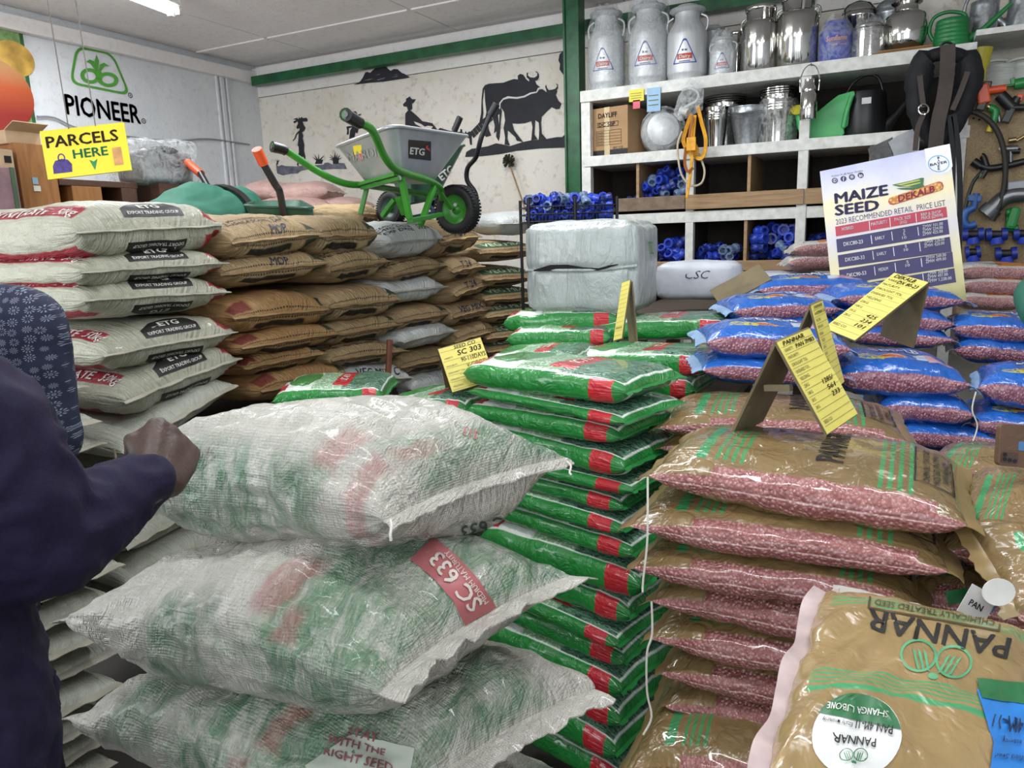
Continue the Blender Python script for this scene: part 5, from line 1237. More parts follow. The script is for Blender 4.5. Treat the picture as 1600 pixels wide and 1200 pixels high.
bpart('table_band', [bquad((133, 770), (1003, 615), (1018, 730), (142, 875)), bquad((145, 895), (1020, 750), (1035, 868), (155, 990)), bquad((155, 1010), (1040, 868), (1052, 985), (165, 1125)), bquad((165, 1145), (1055, 995), (1070, 1105), (175, 1260))], M_navy)
bpart('lettering', [btext('MAIZE', 118, 452, 540, 380, 82, bold=.05), btext('SEED', 120, 545, 470, 497, 82, bold=.05)], M_navy)
bpart('lettering', [btext('2023 RECOMMENDED RETAIL  PRICE LIST', 130, 635, 985, 482, 44)], M_navy, .0018, 'thin navy subtitle')
rowsT = [('DKC80-23', 'EARLY', ['2', '5', '10'], ['ZMW 101.00', 'ZMW 234.00', 'ZMW 425.00'], 0), ('DKC80-33', 'EARLY', ['5', '10'], ['ZMW 228.00', 'ZMW 420.00'], 1), ('DKC90-53', 'MEDIUM', ['5', '10'], ['ZMW 249.00', 'ZMW 499.00'], 2), ('', '', [], ['ZMW 268.00', 'ZMW 497.00', 'ZMW 1,238.00'], 3)]
tx = [btext('HYBRID', 178, 690, 268, 676, 26, bold=.02), btext('MATURITY', 405, 652, 533, 630, 26, bold=.02), btext('PACK SIZE', 588, 616, 715, 594, 24, bold=.02), btext('(KG)', 630, 640, 685, 632, 22, bold=.02), btext('RRP & SHOP', 795, 578, 950, 553, 24, bold=.02), btext('PRICE (ZMW)', 797, 606, 965, 578, 24, bold=.02)]
for a, m, ps, pr_, r in rowsT:
    dy = r*122; dx = r*13
    if a: tx.append(btext(a, 190+dx, 808+dy, 342+dx, 786+dy, 30, bold=.03))
    if m: tx.append(btext(m, 437+dx, 765+dy, 512+dx, 752+dy, 26, bold=.02))
    for k, q in enumerate(ps): tx.append(btext(q, 655+dx-(len(q)-1)*7, 703+dy+28*k, 672+dx+(len(q)-1)*10, 700+dy+28*k-2*(len(q)-1), 22, bold=.02))
    for k, q in enumerate(pr_): tx.append(btext(q, 806+dx, 672+dy+29*k, 965+dx+(30 if len(q) > 10 else 0), 646+dy+29*k, 24, bold=.02))
    for x in (402, 563, 767): tx.append(bquad((x+dx, 740+dy-(x-402)*.18), (x+5+dx, 740+dy-(x-402)*.18), (x+13+dx, 808+dy-(x-402)*.18), (x+8+dx, 808+dy-(x-402)*.18)))
for x in (388, 548, 752): tx.append(bquad((x, 630-(x-388)*.17), (x+5, 630-(x-388)*.17), (x+11, 700-(x-388)*.17), (x+6, 700-(x-388)*.17)))
bpart('lettering', tx, M_wht, .003, 'white table text')
ring = lambda x, y, rx, ry, n=24: [ZB(x+rx*math.cos(2*math.pi*k/n), y+ry*math.sin(2*math.pi*k/n)) for k in range(n)]
bpart('white_tab', [bquad((822, 65), (1020, 25), (1042, 200), (1010, 245), (950, 262), (880, 250), (840, 210))], simple('print_pale_tab', '#dfe1ea', .35))
bpart('round_emblem', [ringp(ring(933, 180, 84, 66), ring(933, 180, 77, 60))], simple('print_sky_blue', '#5fa3c4', .35), .003)
bpart('lettering', [btext('BAYER', 865, 190, 1000, 164, 20, bold=.03)]+[btext(c, 922+i, 135+i*22, 940+i, 132+i*22, 18, bold=.03) for i, c in ((0, 'B'), (1, 'A'), (3, 'E'), (4, 'R'))], M_navy, .003)
bpart('contact_icon', [poly(ring(x, y, 24, 22)) for x, y in ((122, 312), (190, 298), (256, 284), (324, 270))], M_navy)
bpart('contact_icon_mark', [btext('f', 184, 300, 197, 298, 32, bold=.05), btext('in', 311, 274, 338, 268, 26, bold=.05), ringp(ring(256, 284, 13, 12), ring(256, 284, 10, 9)), poly(ring(256, 284, 5, 5, 10)), ringp(ring(122, 312, 15, 14), ring(122, 312, 12, 11)), bquad((119, 298), (124, 298), (124, 326), (119, 326))], M_wht, .003)
bpart('lettering', [btext('Follow Us @ Bayer Zambia', 98, 278, 340, 232, 15)], M_navy)
cob = []
for k in range(13): a = math.pi/2+math.pi*k/12; cob.append((572+35*math.cos(a)+0, 472-32*math.sin(a)))
for k in range(13): a = -math.pi/2+math.pi*k/12; cob.append((938+32*math.cos(a), 352-34*math.sin(a)))
cob = [(570, 440), (935, 318), (960, 325), (972, 352), (965, 380), (942, 392), (580, 502), (552, 498), (538, 476), (548, 450)]
bpart('cob_emblem', [poly([ZB(*p) for p in cob])], M_bred, .0018)
s = NT('print_cob_grain'); d_ = s.vor(90).outputs['Distance']; M_cob = s.out(s.mix(s.mapr(d_, .2, .6), srgb('#e3b455'), srgb('#b5762f')), .35)
cx_, cy_ = 755, 410; bpart('cob_emblem', [poly([ZB(cx_+(x-cx_)*.96, cy_+(y-cy_)*.9) for x, y in cob])], M_cob, .0028)
bpart('lettering', [btext('DEKALB', 612, 455, 902, 372, 50, bold=.045, shear=.15)], M_bred, .004)
wing = [[(568, 345), (640, 330), (720, 312), (800, 290), (818, 292), (812, 345), (825, 358), (780, 365), (700, 360), (620, 360)], [(600, 372), (700, 366), (800, 362), (740, 385), (640, 382)]]
bpart('wing_emblem', [poly([ZB(*p) for p in q]) for q in wing], simple('print_leaf_green', '#2f6b3a', .35), .003)
bpart('wing_emblem', [poly([ZB(*p) for p in q]) for q in [[(600, 346), (780, 304), (790, 312), (640, 350)], [(640, 356), (790, 325), (792, 333), (690, 360)]]], simple('print_lime', '#c3c860', .35), .004)
mb = MB(); mb.bar(at(1285, 275, D=2.90), at(1262, 370, D=3.0), .02, .006); 
part('rear_prop', MB().box((w*.12, h*.4, -.10), (.008, h*.5, .18)).build('rear_prop', M_cardb, mesh_only=True), pb)
# ================================================================== SHELVES
YS, DS = 4.25, .46
def sx(x, y=200): return at(x, y, Y=YS).x
def sz(y, x=1080): return at(x, y, Y=YS).z
sh0 = thing('storage_shelf', 'tall white painted storage shelf with dark bins along the back wall', 'shelf', (sx(908), YS, 0))
SO = sh0.location.copy()
def sbox(name, x0, x1, y0, y1, z0, z1, m, lab=None):
    return part(name, MB().box(((x0+x1)/2-SO.x, (y0+y1)/2-SO.y, (z0+z1)/2-SO.z), (x1-x0, y1-y0, z1-z0)).build(name, m, mesh_only=True, bevel=.003), sh0, None, lab)
M_int = simple('shelf_inside_board', '#2e2722', .8, var=.25, sc=12)
xl, xm1, xm, xr = sx(908), sx(1071, 300), sx(1249, 200), sx(1497, 150)
Z1, Z2, Z3 = 2.461, 2.095, 1.825
sbox('stile', xl, xl+.056, YS, YS+.05, 0, Z1-.001, M_white)
sbox('stile', xm, xm+.05, YS-.004, YS+.05, 0, Z1-.02, M_white)
sbox('stile', xr, xr+.05, YS-.004, YS+.05, 0, Z1-.02, M_white)
sbox('stile', xm1, xm1+.045, YS+.004, YS+.05, 0, Z2-.05, M_white)
sbox('shelf_board', xl, xr+.06, YS-.012, YS+DS, Z1-.062, Z1, M_white)
sbox('shelf_board', xl+.02, xr+.06, YS-.008, YS+DS, Z2-.058, Z2, M_white)
sbox('shelf_board', xl+.03, xr+.05, YS+.01, YS+DS, Z3-.05, Z3-.03, M_int)
sbox('shelf_board', xl+.03, xr+.05, YS+.01, YS+DS, 1.455, 1.475, M_int)
sbox('rail', xl+.05, xr, YS+.002, YS+.03, 1.695, 1.755, M_white)
sbox('rail', xl+.05, xr, YS+.002, YS+.03, 1.37, 1.42, M_white)
xa, xb = sx(966, 320), sx(1071, 320); sbox('lip_plank', xa, xb, YS-.016, YS+.006, 1.77, 1.845, simple('dusty_grey_wood', '#7d6a58', .7, var=.2, sc=30))
sbox('lip_plank', xb+.003, sx(1256, 315), YS-.018, YS+.004, 1.765, 1.845, M_pine); sbox('lip_plank', sx(1258, 315), xr, YS-.018, YS+.004, 1.765, 1.845, M_pine)
sbox('lip_plank', sx(966, 420), xm, YS-.012, YS+.006, 1.425, 1.48, M_pine); sbox('lip_plank', xm+.05, xr, YS-.012, YS+.006, 1.425, 1.48, M_pine)
sbox('back_panel', xl, xr+.05, YS+DS, YS+DS+.015, 1.2, Z1-.05, M_int)
sbox('side_panel', xl+.005, xl+.03, YS+.04, YS+DS, 0, Z1-.05, M_ply); sbox('side_panel', xr+.02, xr+.045, YS+.04, YS+DS, 0, Z1-.05, M_ply)
for px, z0, z1 in ((995, Z3-.03, Z2-.05), (1169, Z3-.03, Z2-.05), (1358, Z3-.03, Z2-.05), (1166, 1.475, 1.70), (1356, 1.475, 1.70)):
    x = sx(px, 290); sbox('divider', x-.008, x+.010, YS+.012, YS+DS, z0, z1, M_pine, 'raw wood divider')
for x in (xm1+.02, xm+.02): sbox('divider', x-.008, x+.010, YS+.04, YS+DS, 1.2, Z2-.05, M_int)
sbox('divider', xm+.015, xm+.035, YS+.04, YS+DS, Z2, Z1-.05, M_int)
# right-hand bay: shelf board, ledge and chipboard tool panel
s = NT('chipboard'); n = s.noise(120, 3, .7); n2 = s.noise(6, 4); c = s.mix(s.mapr(n, .35, .65), srgb('#8a7657'), srgb('#a8936f')); c = s.mix(s.mapr(n2, .4, .7, 0, .4), c, srgb('#76644a')); s.bump(n, .15, .003); M_chip = s.out(c, .75)
XR0 = xr+.052
pb_ = thing('display_board', 'tan chipboard panel hung with garden hose fittings at right', 'panel', (XR0, YS, 0))
part('board', MB().box((.45, .02, 1.63), (.9, .02, 1.26)).build('board', M_chip, mesh_only=True), pb_)
part('ledge', MB().box((.45, .2, 2.255), (.9, .36, .02)).build('ledge', M_white, mesh_only=True), pb_)
part('top_shelf', MB().box((.45, .2, 2.50), (.9, .42, .025)).build('top_shelf', M_white, mesh_only=True), pb_)
part('side_post', MB().box((.86, .2, 1.25), (.05, .36, 2.5)).build('side_post', M_white, mesh_only=True), pb_)
mb = MB(); 
for a in ((1521, 185), (1530, 187), (1505, 153), (1508, 168)):
    p = at(*a, Y=YS+.009); mb.box((p.x-XR0, .008, p.z), (.008, .006, .008))
part('screw_hole', mb.build('screw_hole', M_dark, mesh_only=True), pb_)

# ------------------------------------------------------------------ cans and pails
s = NT('brushed_aluminium'); n = s.noise(40, 4, .6, s.scale(s.obj(), (1, 1, .1))); M_alu = s.out(s.mix(s.mapr(n, .3, .7), srgb('#d3d5d6'), srgb('#bfc2c4')), .42, .5, .45)
s = NT('polished_steel'); n = s.noise(14, 3); s.bump(n, .04, .01); M_steel = s.out(srgb('#c9c7c2'), .1, .5, 1.0)
s = NT('galvanised_zinc'); v_ = s.vor(60); M_zinc = s.out(s.mix(v_.outputs['Distance'], srgb('#b9bdc0'), srgb('#93989c')), .32, .5, .85)
s = NT('clear_wrapping_film'); n = s.noise(13, 5, .6, None, 1.8); h_ = s.M('ABSOLUTE', s.M('SUBTRACT', n, .5)); s.bump(h_, .9, .03)
M_film = s.out(srgb('#dfe2e4'), .18, .6, alpha=s.mapr(h_, .0, .12, .34, .06))
M_blk = simple('black_plastic', '#17171a', .4); M_blu = simple('blue_plastic', '#2a3fa8', .35); M_rim = simple('label_blue_line', '#34459a', .5); M_lred = simple('label_red', '#c0402f', .5)
def on_can(label_polys_list, t, R, z0, ang, w):
    """flat label polygons wrapped on a cylinder of radius R; centre at angle ang, height z0"""
    for nm, polys, mat, off in label_polys_list:
        mb = MB()
        for vs, fs in polys:
            bm = bmesh.new(); bv = [bm.verts.new((a, 0, b)) for a, b in vs]
            for f in fs:
                try: bm.faces.new([bv[i] for i in f])
                except ValueError: pass
            bmesh.ops.triangulate(bm, faces=bm.faces[:])
            for _ in range(4):
                es = [e for e in bm.edges if e.calc_length() > .02]
                if not es: break
                bmesh.ops.subdivide_edges(bm, edges=es, cuts=1); bmesh.ops.triangulate(bm, faces=[f for f in bm.faces if len(f.verts) > 3])
            bm.verts.index_update(); q = []
            for v in bm.verts:
                a = ang+v.co.x/R; q.append(((R+off)*math.cos(a), (R+off)*math.sin(a), z0+v.co.z))
            mb.add(q, [[v.index for v in f.verts] for f in bm.faces]); bm.free()
        part(nm, mb.build(nm, mat, mesh_only=True, smooth=True), t)
def tri_label(s_):
    o = rounded([(-.5*s_, -.42*s_), (.5*s_, -.42*s_), (.06*s_, .5*s_), (-.06*s_, .5*s_)], .06*s_, 3); i = [(x*.88, y*.88-.012*s_) for x, y in o]
    return [('can_label', [ringp(o, i)], M_rim, .0012), ('can_label_band', [rectp(-.3*s_, -.26*s_, .3*s_, -.05*s_)], M_lred, .0012), ('can_lettering', [text_poly('Dairy', 0, -.155*s_, w=.46*s_, h=.13*s_, bold=.02, shear=.2)], M_wtxt, .0022),
            ('can_lettering', [rectp(-.12*s_, .04*s_, -.04*s_, .12*s_), rectp(.0, .04*s_, .10*s_, .11*s_), rectp(-.22*s_, -.36*s_, .22*s_, -.32*s_)], simple('print_slate', '#5b6474', .5), .0012)]
CA = math.atan2(-1, .12)      # label faces the room
def film_bag(name, t, R, H, seed, top=1.0, flat=False):
    V = []; F = []; n, m = 26, 14
    for i in range(m+1):
        f = i/m; r = R*(1.06 if f < .7 else 1.06-.5*max(0, (f-.7)/.3)**1.5*top); z = -.0+H*f
        for k in range(n):
            a = 2*math.pi*k/n; w = noise.noise(Vector((math.cos(a)*2.2, math.sin(a)*2.2, f*5))+Vector((seed, 0, 0)))*.06+noise.noise(Vector((math.cos(a)*6, math.sin(a)*6, f*9+seed)))*.035
            V.append((r*(1+w)*math.cos(a), r*(1+w)*math.sin(a), z+.004+(noise.noise(Vector((a*2, seed, 3)))*.03 if i == m else 0)))
    for i in range(m):
        for k in range(n): F.append((i*n+k, i*n+(k+1) % n, (i+1)*n+(k+1) % n, (i+1)*n+k))
    part(name, MB().add(V, F).build(name, M_film, mesh_only=True, smooth=True), t, None, 'crinkled clear plastic wrapping')
def place_can(cx, y0, y1, wpx, Y, base, label, mat, kind='milk', film=None, lab=None, group=None, name='milk_can', cat='can'):
    p = at(cx, y0, Y=Y); D = (p-CAM).dot(_f); R = wpx/2*D/FPX; H = abs(y0-y1)*D/FPX*1.02
    t = thing(name, label, cat, (p.x, Y, base+.001), (0, 0, 0), group)
    if kind == 'milk':
        prof = [(R*.93, 0), (R*.95, H*.012), (R*.95, H*.09), (R*.99, H*.10), (R*.99, H*.12), (R, H*.13), (R, H*.60), (R*.97, H*.645), (R*.80, H*.73), (R*.66, H*.79), (R*.62, H*.81), (R*.62, H*.90), (R*.66, H*.905)]
        lid = [(R*.66, H*.90), (R*.82, H*.915), (R*.90, H*.935), (R*.86, H*.955), (R*.55, H*.975), (R*.5, H*1.0), (0, H*1.0)]
    elif kind == 'steel':
        prof = [(R*.94, 0), (R*.98, H*.01), (R*.98, H*.05), (R, H*.06), (R, H*.68), (R*.985, H*.71), (R*.90, H*.755), (R*.80, H*.79), (R*.76, H*.80), (R*.76, H*.93), (R*.80, H*.935)]
        lid = [(R*.80, H*.93), (R*.84, H*.94), (R*.84, H*.975), (R*.80, H), (0, H)]
    elif kind == 'pot':
        prof = [(R*.7, 0), (R*.86, H*.04), (R*.98, H*.2), (R, H*.34), (R, H*.62), (R*.92, H*.70), (R*.60, H*.77), (R*.55, H*.80), (R*.55, H*.88), (R*.70, H*.93)]
        lid = [(R*.70, H*.93), (R*.72, H*.95), (R*.5, H*.99), (0, H)]
    elif kind == 'drum':
        prof = [(R*.95, 0), (R, H*.02), (R, H*.70), (R*.95, H*.76), (R*.72, H*.83), (R*.70, H*.90)]; lid = [(R*.74, H*.90), (R*.74, H*.985), (R*.70, H), (0, H)]
    elif kind == 'cylinder':
        prof = [(R*.97, 0), (R, H*.01), (R, H*.74), (R*1.03, H*.75), (R*1.03, H*.78), (R, H*.79), (R*.99, H*.82)]; lid = [(R*1.03, H*.82), (R*1.03, H*.86), (R*.8, H*.93), (R*.3, H*.98), (0, H)]
    part('body', MB().lathe(prof, 32, caps=True).build('body', mat, mesh_only=True, smooth=True), t)
    part('lid', MB().lathe(lid, 32, caps=False).build('lid', mat, mesh_only=True, smooth=True), t)
    if kind in ('milk', 'steel'):
        for sg in (-1, 1):
            mb = MB().tube([(sg*R*.93, 0, H*.66), (sg*R*1.02, 0, H*.72), (sg*R*1.0, 0, H*.82), (sg*R*.70, 0, H*.87)], R*.055, 8, smoothn=4)
            part('handle', mb.build('handle', mat, mesh_only=True, smooth=True), t)
        if kind == 'steel':
            for a in (-1.2, -.3, 2.0): part('clasp', MB().bar((R*.82*math.cos(a), R*.82*math.sin(a), H*.76), (R*.88*math.cos(a), R*.88*math.sin(a), H*.95), .012, .006).build('clasp', mat, mesh_only=True), t)
    if lab == 'tri': on_can(tri_label(R*1.25), t, R, H*.36, CA, 1)
    if film: film_bag('plastic_wrap', t, R, H*film, cx*.13)
    return t
place_can(948, 137, 18, 56, YS+.15, Z1, 'leftmost film wrapped aluminium milk can on the top shelf', M_alu, 'milk', 1.03, 'tri', 'aluminium milk cans')
place_can(1013, 129, 8, 60, YS+.15, Z1, 'film wrapped aluminium milk can second from the green post', M_alu, 'milk', 1.22, 'tri', 'aluminium milk cans')
place_can(1073, 124, 14, 61, YS+.15, Z1, 'unwrapped aluminium milk can with wide lid and triangle label', M_alu, 'milk', None, 'tri', 'aluminium milk cans')
place_can(1113, 112, 24, 40, YS+.36, Z1, 'aluminium milk can half hidden behind the unwrapped one', M_alu, 'milk', None, None, 'aluminium milk cans')
place_can(1129, 117, 58, 40, YS+.13, Z1, 'small film wrapped milk can between the big aluminium and steel cans', M_alu, 'milk', 1.14, 'tri', 'aluminium milk cans')
place_can(1150, 110, 36, 34, YS+.34, Z1, 'narrow steel can partly hidden behind the small wrapped can', M_steel, 'steel', None, None, 'polished steel cans')
place_can(1186, 110, 14, 55, YS+.15, Z1, 'polished steel milk can left of the largest one', M_steel, 'steel', None, None, 'polished steel cans')
place_can(1244, 102, -2, 62, YS+.15, Z1, 'largest polished steel milk can left of the blue drum', M_steel, 'steel', None, None, 'polished steel cans')
bd = place_can(1304, 95, 34, 48, YS+.13, Z1, 'blue plastic drum wrapped in clear film on the top shelf', M_blu, 'drum', 1.06, None, None, 'plastic_drum', 'drum')
on_can([('print_lettering', [text_poly('Sunflame', 0, 0, w=.10, h=.025, bold=.02, shear=.2), text_poly('milk cans', .01, -.03, w=.07, h=.010)], simple('print_peach', '#d9a08e', .5), .0025)], bd, .095*1.02, .11, CA, 1)
place_can(1356, 89, 34, 46, YS+.12, Z1, 'small film wrapped steel canister right of the blue drum', M_steel, 'cylinder', 1.08, None, None, 'steel_canister', 'can')
sp_ = place_can(1413, 72, -3, 62, YS+.15, Z1+.02, 'squat narrow necked steel pot standing on folded cardboard', M_steel, 'pot', None, None, None, 'steel_pot', 'pot')
cc_ = at(1410, 78, Y=YS+.13); fc = thing('cardboard_sheet', 'folded brown cardboard under the squat steel pot', 'cardboard', (cc_.x, YS+.14, Z1))
part('sheet', MB().box((0, 0, .006), (.26, .24, .010)).box((.01, -.01, .016), (.23, .22, .007)).build('sheet', simple('carton_brown', '#8c6a44', .8), mesh_only=True), fc)
place_can(1338, 88, -12, 46, YS+.36, Z1, 'tall steel pot behind the blue drum with paper sticker', M_steel, 'cylinder', None, None, 'tall steel pots behind', 'steel_pot', 'pot')
place_can(1388, 85, -14, 44, YS+.36, Z1, 'tall zinc pail behind the squat steel pot', M_zinc, 'cylinder', None, None, 'tall steel pots behind', 'zinc_pail', 'pail')

def watering_can(px, y0, y1, wpx, Y, base, mat, label, spout=1, rose=False, spx=None, name='watering_can', ridge=True, square=False, tall=1.0, group=None):
    p = at(px, y0, Y=Y); D = (p-CAM).dot(_f); R = wpx/2*D/FPX; H = abs(y0-y1)*D/FPX
    t = thing(name, label, 'watering can', (p.x, Y, base+.001), (0, 0, 0), group)
    prof = [(R*.95, 0), (R, H*.02)]
    for k in range(6): prof += [(R*(1-.02*k), H*(.08+.12*k)), (R*(.975-.02*k), H*(.10+.12*k)), (R*(.975-.02*k), H*(.12+.12*k)), (R*(.995-.02*k), H*(.14+.12*k))] if ridge else [(R*(1-.03*k), H*(.10+.13*k))]
    prof += [(R*.86, H*.85), (R*.80, H*.87), (R*.76, H*.84)]
    part('body', MB().lathe(prof, 28, caps=False).lathe([(R*.95, .001), (0, .001)], 28, caps=False).build('body', mat, mesh_only=True, smooth=True), t)
    hp = [(-spout*R*.55, 0, H*.86), (-spout*R*.35, 0, H*1.06), (spout*R*.2, 0, H*1.10), (spout*R*.6, 0, H*1.0), (spout*R*.82, 0, H*.84)] if rose else [(-spout*R*.95, 0, H*.35), (-spout*R*1.2, 0, H*.62), (-spout*R*1.0, 0, H*.98), (-spout*R*.3, 0, H*1.1), (spout*R*.5, 0, H*1.0), (spout*R*.72, 0, H*.84)]
    part('handle', MB().tube(hp, R*.11, 8, smoothn=6).build('handle', mat, mesh_only=True, smooth=True), t)
    L = spx or R*2.0
    part('spout', MB().tube([(spout*R*.8, 0, H*.22), (spout*(R*.8+L*.4), 0, H*.5), (spout*(R*.8+L), 0, H*1.1*tall)], [R*.26, R*.17, R*.12], 10).build('spout', mat, mesh_only=True, smooth=True), t)
    return t
M_wgrn = simple('green_watering_plastic', '#1f7a3f', .35); M_wwht = simple('off_white_plastic', '#b7bab4', .45); M_wyel = simple('yellow_plastic', '#c8bd3a', .4)
watering_can(1486, 66, 14, 52, YS+.13, Z1, M_wgrn, 'ridged green watering can at the end of the top shelf', 1, spx=.17, group='watering cans')
watering_can(1535, 57, -8, 46, YS+.25, 2.512, M_zinc, 'galvanised watering can right of the green one', 1, ridge=False, spx=.15, group='watering cans')
watering_can(1596, 48, -14, 48, YS+.22, 2.512, M_zinc, 'galvanised watering can cut by the right edge of the photo', -1, ridge=False, spx=.12, group='watering cans')
watering_can(1562, 117, 78, 52, YS+.14, 2.265, M_wwht, 'off white watering can on the ledge above the tool panel', 1, spx=.06, group='watering cans')
watering_can(1604, 112, 74, 52, YS+.13, 2.265, M_wwht, 'second off white watering can, cut by the right edge', 1, spx=.06, group='watering cans')
yj = at(1527, 122, Y=YS+.14); t = thing('yellow_jug', 'yellow plastic jug between the black harness and white watering can', 'jug', (yj.x, YS+.14, 2.265))
part('body', MB().lathe([(.05, 0), (.052, .05), (.046, .12), (.05, .15), (.056, .19)], 20, caps=False).lathe([(.05, .001), (0, .001)], 20, caps=False).build('body', M_wyel, mesh_only=True, smooth=True), t)
part('handle', MB().tube([(-.045, 0, .03), (-.085, 0, .06), (-.08, 0, .14), (-.048, 0, .16)], .009, 8, smoothn=4).build('handle', M_wyel, mesh_only=True, smooth=True), t)

# ------------------------------------------------------------------ second row of goods
p0 = at(925, 240, Y=YS+.03); p1 = at(988, 240, Y=YS+.03); zt = at(925, 170, Y=YS+.03).z
wb_ = p1.x-p0.x; hb_ = zt-Z2; bx = thing('cardboard_carton', 'brown taped cardboard carton with printed table beside the green post', 'carton', ((p0.x+p1.x)/2, YS+.19, Z2+.001), (0, 0, R_(-9)))
part('body', MB().box((0, 0, hb_/2), (wb_, .30, hb_)).build('body', simple('carton_tan', '#a88660', .8, var=.08), mesh_only=True, bevel=.003), bx)
part('base_band', MB().box((0, -.1505, hb_*.06), (wb_*1.0, .001, hb_*.12)).build('base_band', M_ptxt, mesh_only=True), bx)
part('tape', MB().box((-.01, -.1515, hb_*.5), (.035, .001, hb_)).box((-.01, 0, hb_+.001), (.035, .3, .001)).build('tape', simple('clear_tape', '#c9b48c', .25), mesh_only=True), bx)
mb = MB(); Fx, Fz = Vector((1, 0, 0)), Vector((0, 0, 1)); Of = Vector((0, -.152, 0))
pl_ = [text_poly('DAYLIFF', -.005, hb_*.84, w=wb_*.5, h=.028, bold=.03), ringp([(-wb_*.30, hb_*.60), (wb_*.26, hb_*.60), (wb_*.26, hb_*.70), (-wb_*.30, hb_*.70)], [(-wb_*.29, hb_*.61), (wb_*.25, hb_*.61), (wb_*.25, hb_*.69), (-wb_*.29, hb_*.69)]), text_poly('DC 50P', -.01, hb_*.65, w=wb_*.44, h=.02, bold=.02)]
for k in range(6): pl_.append(rectp(-wb_*.33, hb_*(.52-.06*k), wb_*.33, hb_*(.526-.06*k)))
for x in (-.33, .02, .33): pl_.append(rectp(wb_*x, hb_*.22, wb_*(x+.008), hb_*.526))
for k in range(5): pl_.append(text_poly('Model', -wb_*.22, hb_*(.49-.06*k), w=wb_*.16, h=.008)); 
pl_.append(text_poly('IEC CE', wb_*.25, hb_*.15, w=wb_*.25, h=.014))
put_flat(mb, pl_, Of, Fx, Fz); part('lettering', mb.build('lettering', M_ptxt, mesh_only=True), bx)
# wrapped can lying on its side, mouth to the room
p = at(1033, 208, Y=YS+.06); t = thing('milk_can', 'film wrapped aluminium can lying on its side beside the carton', 'can', (p.x+.01, YS+.05, Z2+.116), (R_(90), 0, R_(20)))
R = .112; part('body', MB().lathe([(R*.9, -.30), (R, -.28), (R, -.06), (R*.85, -.01), (R*.6, .015), (R*.6, .03)], 30).build('body', M_alu, mesh_only=True, smooth=True), t)
part('lid', MB().lathe([(R*.62, .028), (R*.78, .03), (R*.78, .042), (R*.5, .052), (0, .056)], 28, caps=False).build('lid', M_alu, mesh_only=True, smooth=True), t)
film_bag('plastic_wrap', t, R*1.02, .075, 5); 
o = KIDS[t.name][-1]; o.data.transform(Matrix.Translation((0, 0, -.005)))
# pails and pans
def pail(px, y0, y1, wt, wb2, Y, label, mat, film=0, handle=True, group='pails', base=Z2, nest=0):
    p = at(px, y0, Y=Y); D = (p-CAM).dot(_f); Rt, Rb, H = wt/2*D/FPX, wb2/2*D/FPX, abs(y0-y1)*D/FPX
    t = thing('metal_pail', label, 'pail', (p.x, Y, base+.001), (0, 0, 0), group)
    pr_ = [(Rb*.96, .004), (Rb, 0), (Rb+(Rt-Rb)*.1, H*.1)]
    for f in (.70, .76, .82): r = Rb+(Rt-Rb)*f; pr_ += [(r, H*(f-.02)), (r*1.025, H*f), (r, H*(f+.02))]
    pr_ += [(Rt, H*.98), (Rt*1.03, H*.985), (Rt*1.03, H), (Rt*.97, H), (Rb*.9, H*.08), (0, H*.06)]
    part('body', MB().lathe(pr_, 30, caps=False).lathe([(Rb*.96, .004), (0, .004)], 30, caps=False).build('body', mat, mesh_only=True, smooth=True), t)
    if handle: part('handle', MB().tube([(-Rt*1.0, 0, H*.95), (-Rt*.8, -Rt*.5, H*.86), (0, -Rt*1.05, H*.80), (Rt*.8, -Rt*.5, H*.86), (Rt, 0, H*.95)], .004, 6, smoothn=5).build('handle', mat, mesh_only=True, smooth=True), t)
    if nest:
        for k in range(nest): part('stacked_rim', MB().lathe([(Rt*.98, H+.012*k+.002), (Rt*1.04, H+.012*k+.005), (Rt*1.04, H+.012*k+.010), (Rt*.9, H+.012*k+.008)], 30, caps=False).build('stacked_rim', mat, mesh_only=True, smooth=True), t)
    if film: film_bag('plastic_wrap', t, Rt*1.03, H*film, px*.1)
    return t
pail(1167, 227, 170, 54, 34, YS+.13, 'galvanised pail with tapered sides standing in front of the wrapped pails', M_zinc)
pail(1118, 232, 172, 36, 26, YS+.12, 'narrow steel pail with paper tag just right of the yellow straps', M_steel, 0, False)
pail(1132, 222, 152, 60, 46, YS+.34, 'nested steel pails in film behind the narrow pail', M_steel, 1.15, False, nest=3)
pail(1214, 221, 150, 54, 44, YS+.15, 'tall nested steel pails wrapped in film left of the hanging can', M_steel, 1.12, False, nest=3)
# small lidded tin hanging in front of the stile
p = at(1263, 188, Y=YS-.06); t = thing('lidded_tin', 'small steel lidded tin hanging by its wire on the shelf stile', 'can', (p.x, YS-.075, p.z))
D = (p-CAM).dot(_f); u_ = D/FPX; R = 12.5*u_
part('body', MB().lathe([(R*.96, 0), (R, .004), (R, 36*u_), (R*.8, 40*u_), (R*.8, 43*u_)], 26).build('body', M_steel, mesh_only=True, smooth=True), t)
part('lid', MB().lathe([(R*.84, 42*u_), (R*.86, 46*u_), (R*.6, 52*u_), (R*.58, 60*u_), (0, 61*u_)], 26, caps=False).build('lid', M_steel, mesh_only=True, smooth=True), t)
part('wire_handle', MB().tube([(-R*1.05, 0, 42*u_), (-R*1.1, 0, 60*u_), (-R*.7, .01, 76*u_), (0, .02, 82*u_), (R*.7, .01, 76*u_), (R*1.1, 0, 60*u_), (R*1.05, 0, 42*u_)], .0028, 6, smoothn=5).build('wire_handle', M_steel, mesh_only=True, smooth=True), t)
part('hook', MB().tube([(0, .02, 82*u_), (0, .03, 84*u_), (0, .063, 83*u_)], .003, 6).build('hook', M_blk, mesh_only=True), t)
